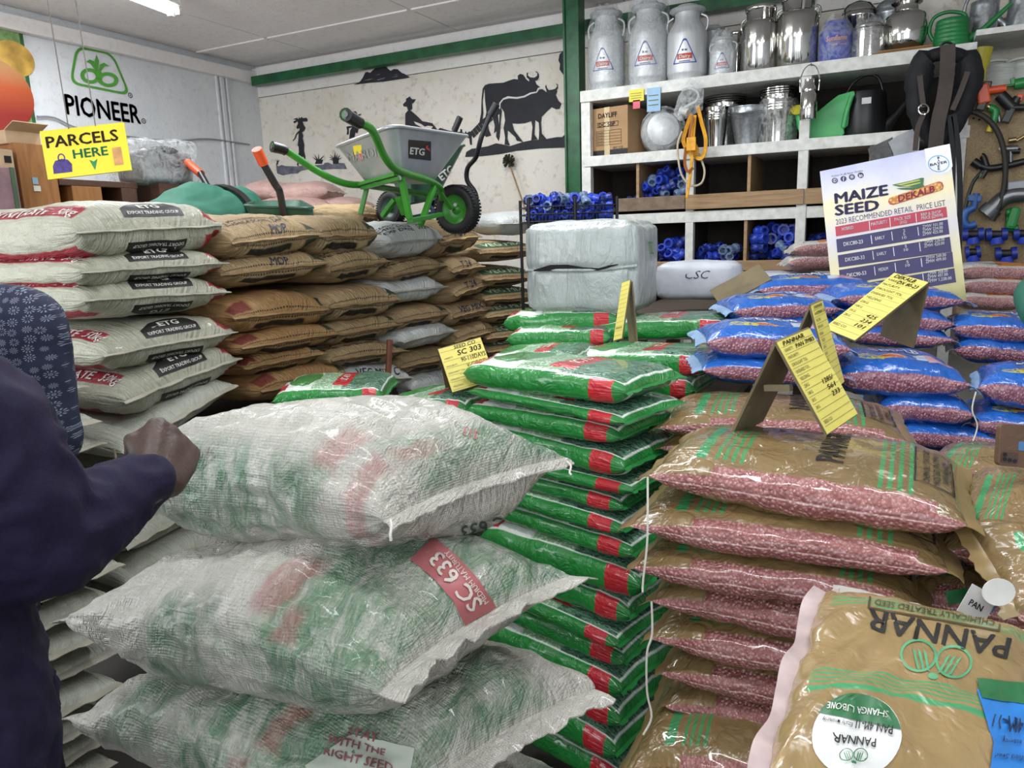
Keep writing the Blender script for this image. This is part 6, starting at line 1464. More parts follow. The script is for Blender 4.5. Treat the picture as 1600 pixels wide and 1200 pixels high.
# light green jerry style watering can
M_lg = simple('light_green_plastic', '#4fb56a', .4); p = at(1292, 216, Y=YS+.12); D = (p-CAM).dot(_f); u_ = D/FPX
t = thing('watering_can', 'light green angular watering can behind the shelf stile', 'watering can', (p.x, YS+.14, Z2+.001), (0, 0, 0), 'watering cans')
bpoly = [(-38, 4), (-30, 0), (22, 0), (26, 6), (24, 12), (30, 16), (32, 52), (38, 60), (36, 66), (14, 62), (0, 52), (-18, 38), (-34, 36), (-42, 20)]
me = MB().prism([(a*u_, b*u_) for a, b in bpoly], (0, .05, 0), Vector((1, 0, 0)), Vector((0, 0, 1)), .12).build('body', M_lg, mesh_only=True, bevel=.008, smooth=True); part('body', me, t)
part('handle', MB().tube([(24*u_, -.078, 14*u_), (27*u_, -.085, 34*u_), (33*u_, -.075, 58*u_)], .012, 8, smoothn=4).build('handle', M_lg, mesh_only=True, smooth=True), t)
part('spout', MB().tube([(-36*u_, 0, 22*u_), (-44*u_, -.01, 44*u_)], [.03, .018], 10).build('spout', M_lg, mesh_only=True, smooth=True), t)
part('rose', MB().lathe([(.016, 0), (.030, .02), (.030, .026), (0, .028)], 18, c=(-45*u_, -.015, 44*u_), M=Matrix.Rotation(R_(60), 3, 'X')).build('rose', M_wyel, mesh_only=True, smooth=True), t, None, 'yellow rose')
# black watering can with long spout
p = at(1348, 212, Y=YS+.15); D = (p-CAM).dot(_f); u_ = D/FPX; R = 34*u_
t = thing('watering_can', 'big black rubber watering can with white sticker and hoop handle', 'watering can', (p.x, YS+.17, Z2+.001), (0, 0, 0), 'watering cans')
part('body', MB().lathe([(R*.95, 0), (R, 4*u_), (R*.95, 40*u_), (R*.88, 62*u_), (R*.84, 66*u_), (R*.8, 62*u_), (R*.7, 60*u_)], 28, caps=False).lathe([(R*.95, .001), (0, .001)], 20, caps=False).build('body', M_blk, mesh_only=True, smooth=True), t)
part('handle', MB().tube([(-R*.85, 0, 62*u_), (-R*.55, 0, 82*u_), (0, 0, 92*u_), (R*.5, 0, 86*u_), (R*.75, 0, 62*u_)], .007, 8, smoothn=5).build('handle', M_blk, mesh_only=True, smooth=True), t)
part('spout', MB().tube([(R*.8, 0, 10*u_), (R*1.3, 0, 28*u_), (R*2.4, 0, 74*u_)], [.045, .022, .014], 10).build('spout', M_blk, mesh_only=True, smooth=True), t)
part('sticker', MB().box((R*.1, -R*.9-.003, 50*u_), (13*u_, .002, 9*u_)).build('sticker', simple('paper_white', '#d8d8d4', .6), mesh_only=True), t)

# price tickets pinned to the top board
for nm, lab, (a, b, c, d), m in (('price_ticket', 'small yellow ticket pinned under the wrapped milk cans', (983, 141, 1006, 157), simple('ticket_yellow', '#e3d63a', .5)), ('price_ticket', 'pale blue paper strip pinned beside the yellow ticket', (1011, 138, 1032, 173), simple('ticket_blue', '#8fb4d2', .5)), ('price_ticket', 'pink heart shaped ticket below the yellow one', (989, 157, 1000, 169), simple('ticket_pink', '#d95a6a', .5))):
    A, B = at(a, b, Y=YS-.02), at(c, d, Y=YS-.02); t = thing(nm, lab, 'ticket', (A.x, YS-.02, B.z))
    part('paper', MB().box(((B.x-A.x)/2, 0, (A.z-B.z)/2), (B.x-A.x, .002, A.z-B.z)).build('paper', m, mesh_only=True), t)
    if c-a > 15: 
        mb = MB(); put_flat(mb, [rectp((B.x-A.x)*.12, (A.z-B.z)*f, (B.x-A.x)*.85, (A.z-B.z)*(f+.04)) for f in (.25, .45, .65)], Vector((0, -.0015, 0)), Vector((1, 0, 0)), Vector((0, 0, 1))); part('printed_line', mb.build('printed_line', M_line, mesh_only=True), t)

# clear bag with a hose, yellow straps, pale rope loop
YH = YS-.07
t = thing('hanging_bag', 'clear plastic bag with a white hose hanging from the top board', 'bag', at(1075, 150, Y=YH)); c0 = t.location
P = [(1078, 122), (1060, 150), (1052, 178), (1062, 190), (1082, 180), (1098, 172), (1100, 140), (1090, 124)]
V = [at(a, b, Y=YH-.03)-c0 for a, b in P]; V2 = [at(a, b, Y=YH+.03)-c0 for a, b in P]; k = len(P); m1, m2 = at(1077, 155, Y=YH-.07)-c0, at(1077, 155, Y=YH+.06)-c0
part('film', MB().add(V+V2+[m1, m2], [(i, (i+1) % k, k+(i+1) % k, k+i) for i in range(k)]+[(i, 2*k, (i+1) % k) for i in range(k)]+[(k+i, k+(i+1) % k, 2*k+1) for i in range(k)]).build('film', M_film, mesh_only=True, smooth=True), t)
part('hose', MB().tube([at(a, b, Y=YH)-c0 for a, b in ((1066, 142), (1080, 138), (1091, 146), (1088, 158), (1070, 168), (1060, 180))], .008, 8, smoothn=5).build('hose', M_wwht, mesh_only=True, smooth=True), t)
part('end_fitting', MB().tube([at(1064, 172, Y=YH-.02)-c0, at(1076, 176, Y=YH-.04)-c0], .02, 12).build('end_fitting', M_wwht, mesh_only=True, smooth=True), t)
t = thing('strap_bundle', 'yellow webbing straps hanging in a bundle below the clear bag', 'strap', at(1085, 240, Y=YH)); c0 = t.location
M_str = simple('yellow_webbing', '#d99a1e', .6, var=.15, sc=40); M_str2 = simple('dark_orange_webbing', '#9a5a1c', .6)
for i, (pp, w_, m_) in enumerate([(((1090, 165), (1096, 190), (1103, 220), (1098, 245), (1086, 243), (1080, 215), (1086, 180)), .022, M_str), (((1080, 178), (1071, 205), (1068, 222), (1078, 240), (1090, 236), (1078, 215)), .020, M_str), (((1086, 180), (1083, 220), (1080, 260), (1076, 290), (1073, 309)), .018, M_str), (((1072, 230), (1070, 255), (1075, 268), (1083, 262)), .016, M_str2), (((1083, 182), (1078, 205), (1076, 228)), .014, M_str2)]):
    pts = spline([at(a, b, Y=YH-.02-.008*i)-c0 for a, b in pp], 4); mb = MB()
    mb.ribbon(pts, w_, .004, up=(.5, -.85, 0) if i % 2 else (-.4, -.9, 0), n=2)
    part('strap', mb.build('strap', m_, mesh_only=True), t)
part('buckle', MB().box(at(1080, 225, Y=YH-.06)-c0, (.05, .012, .07)).build('buckle', M_str, mesh_only=True, bevel=.004), t)
o = MB().tube([at(a, b, Y=YH) for a, b in ((1066, 205), (1059, 225), (1060, 250), (1066, 275), (1080, 290), (1096, 286), (1101, 268), (1096, 250), (1092, 240))], .006, 8, smoothn=5).build('rope_loop', simple('pale_rope', '#c3b79e', .8), smooth=True); tag(o, 'pale rope loop hanging around the yellow straps', 'rope')

# ------------------------------------------------------------------ blue pipe couplings
def coupling(m1, m2, R=.026, L=.075):
    t = thing('pipe_coupling', 'blue plastic pipe coupling', 'pipe fitting'); 
    prof = [(R*.62, -L/2), (R*.95, -L/2), (R, -L*.46), (R, -L*.18), (R*.86, -L*.14), (R*.86, L*.14), (R, L*.18), (R, L*.46), (R*.95, L/2), (R*.62, L/2), (R*.58, -L*.3), (R*.58, L*.1)]
    me = MB().lathe(prof[:10]+[(R*.60, L*.1), (0, L*.1)], 14, caps=False).lathe([(R*.62, -L/2), (R*.6, -L*.1), (0, -L*.1)], 14, caps=False).build('body', m1, mesh_only=True, smooth=True)
    part('body', me, t)
    mb = MB()
    for z in (-.32, .32):
        for k in range(10): a = 2*math.pi*k/10; mb.box((R*1.01*math.cos(a), R*1.01*math.sin(a), z*L), (.004, .004, L*.26))
    part('grip_rib', mb.build('grip_rib', m2, mesh_only=True), t)['kind'] = 'stuff'
    return t
M_cb = simple('coupling_blue', '#2b44b4', .35, var=.2); M_cb2 = simple('coupling_deep_blue', '#20348f', .4, var=.2); M_cg = simple('coupling_grey_blue', '#65799a', .45, var=.2); M_ck = simple('coupling_black', '#1c1e2a', .5)
protoC = [coupling(M_cb, M_cb), coupling(M_cb2, M_ck), coupling(M_cg, M_cg), coupling(M_cb, M_cb2)]
usedC = [False]*4; rc = random.Random(77)
def heap(spots, label, group):
    base_label = label.replace('blue or grey pipe', 'blue pipe')
    for x, y, z, k, s_ in spots:
        label = base_label.replace('blue pipe', ('bright blue', 'deep blue', 'greyish blue', 'blue and navy')[k]+' pipe', 1)
        rot = (rc.uniform(0, 6.28), rc.uniform(.6, 2.4), rc.uniform(0, 6.28))
        if not usedC[k]:
            o = protoC[k]; usedC[k] = True; o.location = (x, y, z); o.rotation_euler = rot; o.scale = (s_,)*3; o['label'] = label; o['group'] = group
        else: dup(protoC[k], (x, y, z), rot, label, group, (s_,)*3)
def fill(x0, x1, y0, y1, z0, h, n, kinds, prof=lambda f: 1.0, step=.05, s_=1.0):
    out = []; nx = max(1, int((x1-x0)/step)); ny = max(1, int((y1-y0)/step)); layers = max(1, int(h/(step*.8)))
    for L in range(layers):
        for i in range(nx):
            for j in range(ny):
                x = x0+(i+.5+(.3 if L % 2 else 0))*(x1-x0)/nx; f = (i+.5)/nx
                if (L+.6)*step*.8 > h*prof(f): continue
                out.append((min(x1-.02, x+rc.uniform(-.008, .008)), y0+(j+.5)*(y1-y0)/ny+rc.uniform(-.008, .008), z0+.028+L*step*.8+rc.uniform(-.004, .004), rc.choice(kinds), s_*rc.uniform(.85, 1.1)))
    rc.shuffle(out); return out[:n]
fy = (YS+.05, YS+.22)
heap(fill(xm1-.31, xm1-.02, YS+.04, YS+.20, Z3-.03, .21, 46, [0, 0, 3, 1, 2, 2], lambda f: .75+.35*f), 'blue pipe coupling in the full bin left of the yellow straps', 'couplings in the full upper bin')
heap(fill(sx(972, 310), sx(992, 310), YS+.05, YS+.15, Z3-.03, .06, 5, [0, 3, 1]), 'blue pipe coupling in the nearly empty bin by the basket', 'couplings in the corner bin')
heap(fill(sx(1180, 310), sx(1245, 300), YS+.08, YS+.2, Z3-.03, .05, 6, [1, 0, 1]), 'blue pipe coupling scattered in the dark bin left of the main stile', 'couplings in the dark bin')
heap(fill(sx(1020, 405), sx(1066, 405), YS+.03, YS+.2, 1.475, .13, 16, [0, 3, 1, 0]), 'blue pipe coupling in the lower bin above the white sack', 'couplings in the lower left bin')
heap(fill(sx(1086, 405), sx(1160, 405), YS+.03, YS+.2, 1.475, .10, 16, [1, 2, 0, 1], lambda f: .6+.5*math.sin(f*3.1)), 'blue or grey pipe coupling in the lower middle bin', 'couplings in the lower middle bin')
heap(fill(sx(1172, 400), sx(1242, 400), YS+.03, YS+.2, 1.475, .19, 28, [0, 0, 3, 1, 2], s_=1.15, step=.056), 'blue pipe coupling in the heaped lower bin left of the main stile', 'couplings in the heaped lower bin')
heap(fill(sx(1262, 400), sx(1330, 400), YS+.03, YS+.2, 1.475, .16, 16, [0, 1, 3]), 'blue pipe coupling in the lower bin behind the price board', 'couplings behind the price board')
# wire basket on a black rack in front of the shelf
A, B = at(826, 335, D=3.55), at(964, 335, D=3.62); d = B-A; a = math.atan2(d.y, d.x); Lb = math.hypot(d.x, d.y)
wbk = thing('wire_basket', 'black wire basket rack heaped with blue couplings before the shelf', 'basket', (A.x, A.y, 0), (0, 0, a)); zb = A.z
mb = MB()
for x in (0, Lb*.52, Lb):
    for y in (0, .22): part('post', MB().tube([(x, y, .9), (x, y, zb+.075)], .008, 8).build('post', M_blk, mesh_only=True, smooth=True), wbk)
for z in (zb-.035, zb+.0, zb+.035):
    mb.tube([(0, 0, z), (Lb, 0, z), (Lb, .22, z), (0, .22, z), (0, 0, z)], .0035, 5)
n_ = 26
for i in range(n_+1): mb.tube([(Lb*i/n_, 0, zb+.035), (Lb*i/n_, 0, zb-.035), (Lb*i/n_, .22, zb-.035), (Lb*i/n_, .22, zb+.035)], .0016, 4)
for i in range(8): mb.tube([(0, .22*i/8, zb-.035), (Lb, .22*i/8, zb-.035)], .0016, 4)
wo = part('wire_mesh', mb.build('wire_mesh', M_blk, mesh_only=True), wbk); wo['kind'] = 'stuff'
sp_ = []
for x, y, z, k, s_ in fill(.02, Lb-.02, .02, .2, zb-.035, .15, 75, [0, 0, 3, 1, 2], lambda f: .72+.3*math.sin(f*6)**2, step=.047, s_=.9):
    v = Matrix.Rotation(a, 3, 'Z') @ Vector((x, y, 0)) + A; sp_.append((v.x, v.y, z, k, s_))
heap(sp_, 'blue pipe coupling in the heap in the black wire basket', 'couplings in the wire basket')

# ------------------------------------------------------------------ black ox harness
YQ = YS-.10
t = thing('ox_harness', 'black padded harness collar with brown leather straps hanging from the shelf', 'harness', at(1475, 80, Y=YQ)); c0 = t.location
H_ = lambda a, b, dy=0: at(a, b, Y=YQ+dy)-c0
M_pad = simple('black_padding', '#15151a', .75, bump=.3, bsc=40); M_lea = simple('brown_leather', '#3a2d26', .6, var=.2, bump=.2)
loop_ = [(1480, 82), (1448, 92), (1436, 122), (1434, 160), (1440, 195), (1458, 222)]; loop2 = [(1480, 82), (1508, 92), (1514, 122), (1506, 158), (1492, 195), (1470, 222)]
part('collar_pad', MB().tube([H_(*p) for p in loop_], [.03, .055, .06, .05, .04, .03], 12, smoothn=5).build('collar_pad', M_pad, mesh_only=True, smooth=True), t)
part('collar_pad', MB().tube([H_(*p) for p in loop2], [.03, .055, .06, .05, .04, .03], 12, smoothn=5).build('collar_pad', M_pad, mesh_only=True, smooth=True), t)
mb = MB(); P = spline([H_(*p, -.08) for p in ((1481, 70), (1480, 110), (1475, 150), (1466, 190), (1462, 235), (1466, 280))], 4)
mb.ribbon(P, .06, .008, n=2)
part('leather_strap', mb.build('leather_strap', M_lea, mesh_only=True), t)
for pp in (((1437, 118), (1440, 145), (1443, 168)), ((1512, 112), (1500, 145), (1488, 172)), ((1445, 175), (1434, 200), (1430, 235)), ((1490, 178), (1497, 230), (1500, 300), (1498, 400), (1494, 460)), ((1484, 180), (1489, 240), (1488, 320), (1490, 420))):
    mb = MB(); P = spline([H_(*p, -.075) for p in pp], 4)
    mb.ribbon(P, .022, .006, n=2)
    part('thin_strap', mb.build('thin_strap', M_lea if len(pp) == 3 else M_pad, mesh_only=True), t)
mb = MB(); mb.tube([H_(1443+8*math.cos(k*.5), 171+8*math.sin(k*.5), -.085) for k in range(14)], .004, 6, caps=False); part('steel_ring', mb.build('steel_ring', M_steel, mesh_only=True, smooth=True), t)
mb = MB(); mb.tube([H_(1480+10*math.cos(k*.5), 74+8*math.sin(k*.5), -.05) for k in range(14)], .006, 6, caps=False); part('top_ring', mb.build('top_ring', M_blk, mesh_only=True, smooth=True), t)
t2 = MB().tube([at(a, b, Y=YS-.05) for a, b in ((1488, 174), (1515, 174), (1540, 184), (1560, 208), (1570, 245), (1570, 285), (1562, 320), (1550, 345))], .012, 8, smoothn=5).build('rubber_hose', simple('dark_rubber', '#2b2621', .6), smooth=True); tag(t2, 'dark rubber hose arching from the harness over the tool panel', 'hose')
mb = MB(); P = [at(a, b, Y=YS-.06) for a, b in ((1388, 222), (1402, 212), (1420, 204), (1438, 196), (1436, 232), (1430, 262), (1398, 258), (1396, 240))]; Q = [p+Vector((0, .015, 0)) for p in P]; k = len(P)
mb.add(P+Q, [tuple(range(k)), tuple(range(2*k-1, k-1, -1))]+[(i, k+i, k+(i+1) % k, (i+1) % k) for i in range(k)])
o = mb.build('cloth_bag', simple('pale_grey_cloth', '#a9abb0', .8, var=.15, bump=.5, bsc=14)); tag(o, 'pale grey cloth bag hanging behind the price board', 'bag')
mb = MB(); P = [at(a, b, Y=YS-.04) for a, b in ((1356, 232), (1395, 214), (1398, 250), (1392, 262), (1362, 262))]; Q = [p+Vector((0, .02, 0)) for p in P]; k = len(P)
mb.add(P+Q, [tuple(range(k)), tuple(range(2*k-1, k-1, -1))]+[(i, k+i, k+(i+1) % k, (i+1) % k) for i in range(k)])
o = mb.build('plastic_bag', simple('black_glossy_bag', '#121214', .25, bump=.5, bsc=12)); tag(o, 'black plastic bag hanging left of the pale cloth bag', 'bag')

# ------------------------------------------------------------------ fittings on the tool panel
YP = YS-.025
Pp = lambda a, b, dy=0: at(a, b, Y=YP+dy)
def gadget(name, label, cat, c, pieces, group=None):
    c0 = Pp(*c); t = thing(name, label, cat, c0, (0, 0, 0), group)
    for nm, kind, pts, r, m, *ex_ in pieces:
        P = [Pp(*q)-c0 for q in pts]
        if kind == 't': me = MB().tube(P, r, 10, smoothn=3 if len(P) > 2 else 0).build(nm, m, mesh_only=True, smooth=True)
        else: me = MB().bar(P[0], P[1], r, r*.8, up=(0, -1, 0)).build(nm, m, mesh_only=True, bevel=r*.15)
        part(nm, me, t)
    return t
M_org = simple('orange_plastic', '#d2502a', .4); M_tg = simple('bright_green_plastic', '#1f7d3c', .35); M_ty = simple('nozzle_yellow', '#c9b13a', .4); M_brs = simple('brass', '#a8946a', .35, 1.0); M_gry = simple('grey_metal', '#77797c', .35, .8); M_cbl = simple('clamp_blue', '#2c5a9e', .4); M_lbl = simple('label_lime', '#58c05a', .5)
gadget('sprinkler_head', 'orange sprinkler with black foot on the tool panel', 'sprinkler', (1540, 145), [('body', 'b', ((1534, 132), (1538, 162)), .05, M_org), ('arm', 't', ((1536, 142), (1524, 132)), .014, M_org), ('arm', 't', ((1540, 142), (1572, 138)), .018, M_org), ('cap', 'b', ((1536, 132), (1549, 133)), .03, M_blk), ('foot', 'b', ((1536, 158), (1530, 173)), .038, M_blk), ('arm', 't', ((1538, 148), (1522, 150)), .012, M_blk)])
gadget('spray_lance', 'long green spray lance along the top of the tool panel', 'sprayer', (1575, 132), [('lance', 't', ((1553, 137), (1580, 133), (1592, 131)), .006, M_tg), ('grip', 't', ((1585, 132), (1606, 128)), .024, M_tg), ('trigger', 'b', ((1582, 122), (1584, 132)), .02, M_tg)])
gadget('sprinkler_head', 'black sprinkler with lime sticker right of the orange one', 'sprinkler', (1580, 165), [('body', 't', ((1562, 148), (1574, 160), (1582, 168)), .026, M_blk), ('arm', 't', ((1582, 168), (1604, 168)), .016, M_blk), ('leg', 'b', ((1582, 166), (1570, 192)), .034, M_blk), ('neck', 't', ((1582, 166), (1591, 152)), .018, M_blk), ('cap', 'b', ((1588, 152), (1598, 153)), .03, M_org), ('sticker', 'b', ((1571, 188), (1576, 186)), .02, M_lbl)])
gadget('spray_nozzle', 'small green trigger nozzle with yellow tip', 'nozzle', (1553, 182), [('body', 't', ((1546, 168), (1556, 174), (1550, 194)), .017, M_tg), ('tip', 't', ((1549, 195), (1545, 206)), .013, M_ty), ('head', 't', ((1548, 169), (1543, 166)), .012, M_brs), ('trigger', 't', ((1560, 176), (1562, 190)), .007, M_gry)])
gadget('water_tap', 'chrome water tap with brass lever on the tool panel', 'tap', (1580, 232), [('body', 't', ((1570, 233), (1590, 232)), .016, M_gry), ('stem', 't', ((1579, 232), (1579, 262)), .010, M_gry), ('handle', 't', ((1576, 220), (1588, 218)), .012, M_brs), ('lever', 't', ((1588, 220), (1602, 212)), .008, M_brs), ('outlet', 't', ((1580, 236), (1594, 236)), .013, M_blk), ('tag', 'b', ((1563, 236), (1568, 232)), .03, M_white)])
gadget('sprinkler_head', 'black three legged sprinkler with hanging tube low on the panel', 'sprinkler', (1545, 262), [('body', 't', ((1530, 258), (1545, 263), (1568, 260), (1602, 252)), .016, M_blk), ('arm', 't', ((1542, 262), (1537, 246), (1533, 243)), .014, M_blk), ('head', 't', ((1520, 252), (1532, 260)), .02, M_blk), ('tube', 't', ((1540, 264), (1522, 282), (1512, 310), (1504, 345)), .008, M_blk), ('leg', 't', ((1542, 264), (1534, 278)), .012, M_blk), ('sticker', 'b', ((1531, 274), (1536, 275)), .018, M_lbl)])
gadget('pipe_saddle', 'blue clamp saddle with curved jaw hanging beside the price board', 'clamp', (1517, 325), [('screw_top', 'b', ((1513, 309), (1534, 311)), .03, M_cbl), ('neck', 't', ((1526, 302), (1522, 326)), .014, M_cbl), ('jaw', 't', ((1522, 324), (1509, 332), (1506, 346), (1514, 353), (1525, 350)), .018, M_cbl), ('sticker', 'b', ((1513, 310), (1519, 309)), .026, M_lbl)])
gadget('metal_elbow', 'grey metal elbow coupling under the rubber hose', 'pipe fitting', (1570, 310), [('body', 't', ((1545, 332), (1565, 312), (1582, 305), (1604, 304)), .036, M_gry), ('mouth', 't', ((1540, 336), (1552, 325)), .045, M_gry), ('clip', 'b', ((1572, 292), (1604, 288)), .045, M_gry)])
gadget('tape_holder', 'bright green ribbed clip on the tool panel', 'clip', (1580, 342), [('body', 'b', ((1574, 340), (1590, 342)), .10, M_tg), ('rib', 't', ((1572, 332), (1590, 332)), .018, M_tg), ('rib', 't', ((1572, 343), (1590, 343)), .018, M_tg), ('rib', 't', ((1572, 356), (1590, 357)), .018, M_tg)])
def tee(c, label, w=1.0):
    x, y = c; gadget('pipe_tee', label, 'pipe fitting', c, [('body', 't', ((x-8*w, y), (x+8*w, y)), .018, M_ck), ('nut', 't', ((x-17*w, y+1), (x-8*w, y)), .03, M_cb2), ('nut', 't', ((x+8*w, y), (x+17*w, y-1)), .03, M_cb2), ('nut', 't', ((x, y+5), (x+1, y+15)), .028, M_cb)], 'blue pipe tees')
tee((1520, 366), 'blue pipe tee right beside the edge of the price board'); tee((1557, 366), 'blue pipe tee in the middle, with branch pointing down'); tee((1600, 365), 'blue pipe tee cut by the right edge'); tee((1572, 396), 'blue pipe tee just above the orange panelled bag'); tee((1520, 394), 'blue pipe tee peeping over the white and pink bags', .7)
# ================================================================== WHEELBARROWS
M_bg = simple('barrow_green_paint', '#3a8a2c', .35, var=.15); M_bdk = simple('barrow_dark_green', '#1d4a38', .4, var=.2); M_tyre = simple('black_tyre_rubber', '#1d1d1f', .7, bump=.2); M_bblk = simple('barrow_black_paint', '#1b1b1f', .35)
s = NT('grey_steel_tray'); n = s.noise(7, 4); M_tray = s.out(s.mix(s.mapr(n, .3, .7), srgb('#b6b9bc'), srgb('#9fa3a7')), .35, .5, .45)
def tray_mesh(rim, bot, th=.006, lip=.014, name='tray', mat=None):
    """rim, bot: four corners (rear-near, rear-far, front-far, front-near) -> open rounded tub with a rolled rim"""
    def ring(c, r):
        out = []; k = 6
        for i in range(4):
            p = Vector(c[i]); a = (Vector(c[i-1])-p); b = (Vector(c[(i+1) % 4])-p); ra = min(r, a.length*.45, b.length*.45)
            a.normalize(); b.normalize()
            for j in range(k+1):
                t = j/k; out.append((p+a*ra)*(1-t)**2+2*p*t*(1-t)+(p+b*ra)*t*t)
            nx = Vector(c[(i+1) % 4])
            rb = ra
            for j in range(1, 5): pass
        return out
    rows = []; n = 9
    for i in range(n+1):
        f = i/n; c = [Vector(bot[q]).lerp(Vector(rim[q]), f) for q in range(4)]; rows.append(ring(c, .10-.02*f))
    cen = sum(rows[0], Vector())/len(rows[0]); low = [cen.lerp(p, .9)+(rows[0][0]-rows[1][0])*.35 for p in rows[0]]
    rows = [low]+rows; m = len(rows[0]); V = [p for r in rows for p in r]; F = []
    for i in range(len(rows)-1):
        for k in range(m): F.append((i*m+k, i*m+(k+1) % m, (i+1)*m+(k+1) % m, (i+1)*m+k))
    F.append(tuple(range(m-1, -1, -1)))
    me = MB().add(V, F).build(name, mat, mesh_only=True)
    bm = bmesh.new(); bm.from_mesh(me); bmesh.ops.recalc_face_normals(bm, faces=bm.faces[:]); bmesh.ops.solidify(bm, geom=bm.faces[:], thickness=th); bm.to_mesh(me); bm.free(); smooth_mesh(me, 60)
    rimm = MB().tube(rows[-1]+[rows[-1][0], rows[-1][1]], lip*.5, 8, caps=False).build('rolled_rim', mat, mesh_only=True, smooth=True)
    return me, rimm
def wheel(t, c, ax, R, w, hubm, name='wheel', c0=None):
    ax = Vector(ax).normalized(); z = ax; x = z.orthogonal().normalized(); y = z.cross(x); M = Matrix((x, y, z)).transposed()
    prof = [(R*.60, -w*.40), (R*.70, -w*.5), (R*.88, -w*.48), (R*.97, -w*.34), (R, -w*.12), (R, w*.12), (R*.97, w*.34), (R*.88, w*.48), (R*.70, w*.5), (R*.60, w*.40)]
    wh = part('tyre', MB().lathe(prof, 48, c=c, M=M, caps=False).build('tyre', M_tyre, mesh_only=True, smooth=True), t)
    mb = MB()
    for k in range(44):
        a = 2*math.pi*k/44
        for sg in (-1, 1):
            mb.box(Vector(c)+M @ Vector((R*.985*math.cos(a+sg*.03), R*.985*math.sin(a+sg*.03), sg*w*.27)), (R*.06, R*.09, w*.34), M @ Matrix.Rotation(a, 3, 'Z'))
    tr = part('tread_block', mb.build('tread_block', M_tyre, mesh_only=True), wh); tr['kind'] = 'stuff'
    disc = [(R*.64, -w*.44), (R*.66, -w*.40), (R*.58, -w*.30), (R*.52, -w*.18), (R*.22, -w*.14), (R*.18, -w*.30), (R*.08, -w*.42), (0, -w*.42)]
    hb = MB().lathe(disc, 36, c=c, M=M, caps=False).lathe([(r, -z_) for r, z_ in disc], 36, c=c, M=M, caps=False)
    part('rim', hb.build('rim', hubm, mesh_only=True, smooth=True), t)
    part('axle', MB().tube([Vector(c)-ax*w*.75, Vector(c)+ax*w*.75], R*.06, 10).build('axle', M_gry, mesh_only=True, smooth=True), t)
# --- silver barrow with green frame
c0 = at(650, 335, D=3.0); bw = thing('wheelbarrow', 'wheelbarrow with grey steel tray and bright green frame on the sacks', 'wheelbarrow', c0)
q = lambda x, y, D: at(x, y, D=D)-c0
rim = [q(613, 196, 2.55), q(520, 231, 2.92), q(640, 215, 3.65), q(736, 213, 3.30)]; bot = [q(622, 276, 2.68), q(560, 280, 2.95), q(610, 285, 3.35), q(684, 286, 3.15)]
me, rm = tray_mesh(rim, bot, mat=M_tray); part('tray', me, bw); part('tray_rim', rm, bw)
tb_ = BVHTree.FromPolygons([v.co for v in me.vertices], [tuple(p.vertices) for p in me.polygons])
def stick(t, bvh, c0, name, polys, x, y, D, mat, rot=0, off=.002, shear=0):
    s_ = D/FPX; c, sn = math.cos(rot), math.sin(rot); ex = _r*c+_u*sn; ey = -_r*sn+_u*c
    vs2 = [([(a*s_, b*s_) for a, b in vs], fs) for vs, fs in polys]
    vs, fs = project(vs2, at(x, y, D=D)-c0, ex, ey, bvh, off, .02, 1.0, eye=CAM-c0)
    if fs: part(name, MB().add(vs, fs).build(name, mat, mesh_only=True), t)
stick(bw, tb_, c0, 'sticker', [poly([(-17, 15), (18, 12), (18, -18), (-17, -14)])], 655, 233, 2.8, M_ptxt, 0, .0015)
stick(bw, tb_, c0, 'sticker_lettering', [text_poly('ETG', -1, 0, w=23, h=11, bold=.04)], 652, 236, 2.8, M_wtxt, R_(-6), .003)
stick(bw, tb_, c0, 'sticker_mark', [poly([(-3, 4), (2, 6), (0, 2), (3, 0), (4, -5), (1, -2), (-2, -1)])], 667, 232, 2.8, M_lred, 0, .003)
stick(bw, tb_, c0, 'sticker', [poly([(-7, 6), (6, 8), (7, -6), (-5, -8)])], 559, 234, 2.9, M_yel, 0, .0015)
stick(bw, tb_, c0, 'sticker', [poly([(-4, 5), (5, 6), (3, -6), (-1, -3)])], 563, 245, 2.9, simple('ticket_pink', '#d95a6a', .5), 0, .0025)
stick(bw, tb_, c0, 'embossed_lettering', [text_poly('MARDIN', 0, 0, w=58, h=15, bold=.02, rot=0)], 572, 240, 2.85, simple('embossed_pale', '#b9babd', .35, .5), R_(12), .003)
H1 = [(540, 179, 2.15), (556, 189, 2.22), (578, 200, 2.30), (588, 216, 2.36), (600, 243, 2.45), (616, 263, 2.55), (640, 273, 2.75), (672, 283, 3.0), (688, 294, 3.2), (690, 310, 3.3)]
H2 = [(425, 229, 2.67), (442, 233, 2.70), (460, 244, 2.74), (490, 264, 2.80), (520, 280, 2.86), (545, 288, 2.92), (575, 290, 3.02), (620, 297, 3.3), (680, 305, 3.52), (735, 312, 3.58)]
for H in (H1, H2): part('handle_bar', MB().tube([q(*p) for p in H], .0135, 10, smoothn=4).build('handle_bar', M_bg, mesh_only=True, smooth=True), bw)
for H in (H1, H2):
    a, b = q(*H[0]), q(*H[1]); b2 = q(*H[2]); part('grip', MB().tube([a, b, b.lerp(b2, .25)], [.020, .019, .0185], 12).build('grip', M_blk, mesh_only=True, smooth=True), bw)
    part('grip_end', MB().tube([a+(a-b).normalized()*.001, a+(a-b).normalized()*.003], .009, 10).build('grip_end', M_gry, mesh_only=True), bw)
for a, b, w_ in (((562, 288, 2.95), (620, 272, 2.6), .022), ((566, 294, 2.95), (624, 279, 2.6), .016)): part('cross_bar', MB().bar(q(*a), q(*b), w_, .012).build('cross_bar', M_bg, mesh_only=True), bw)
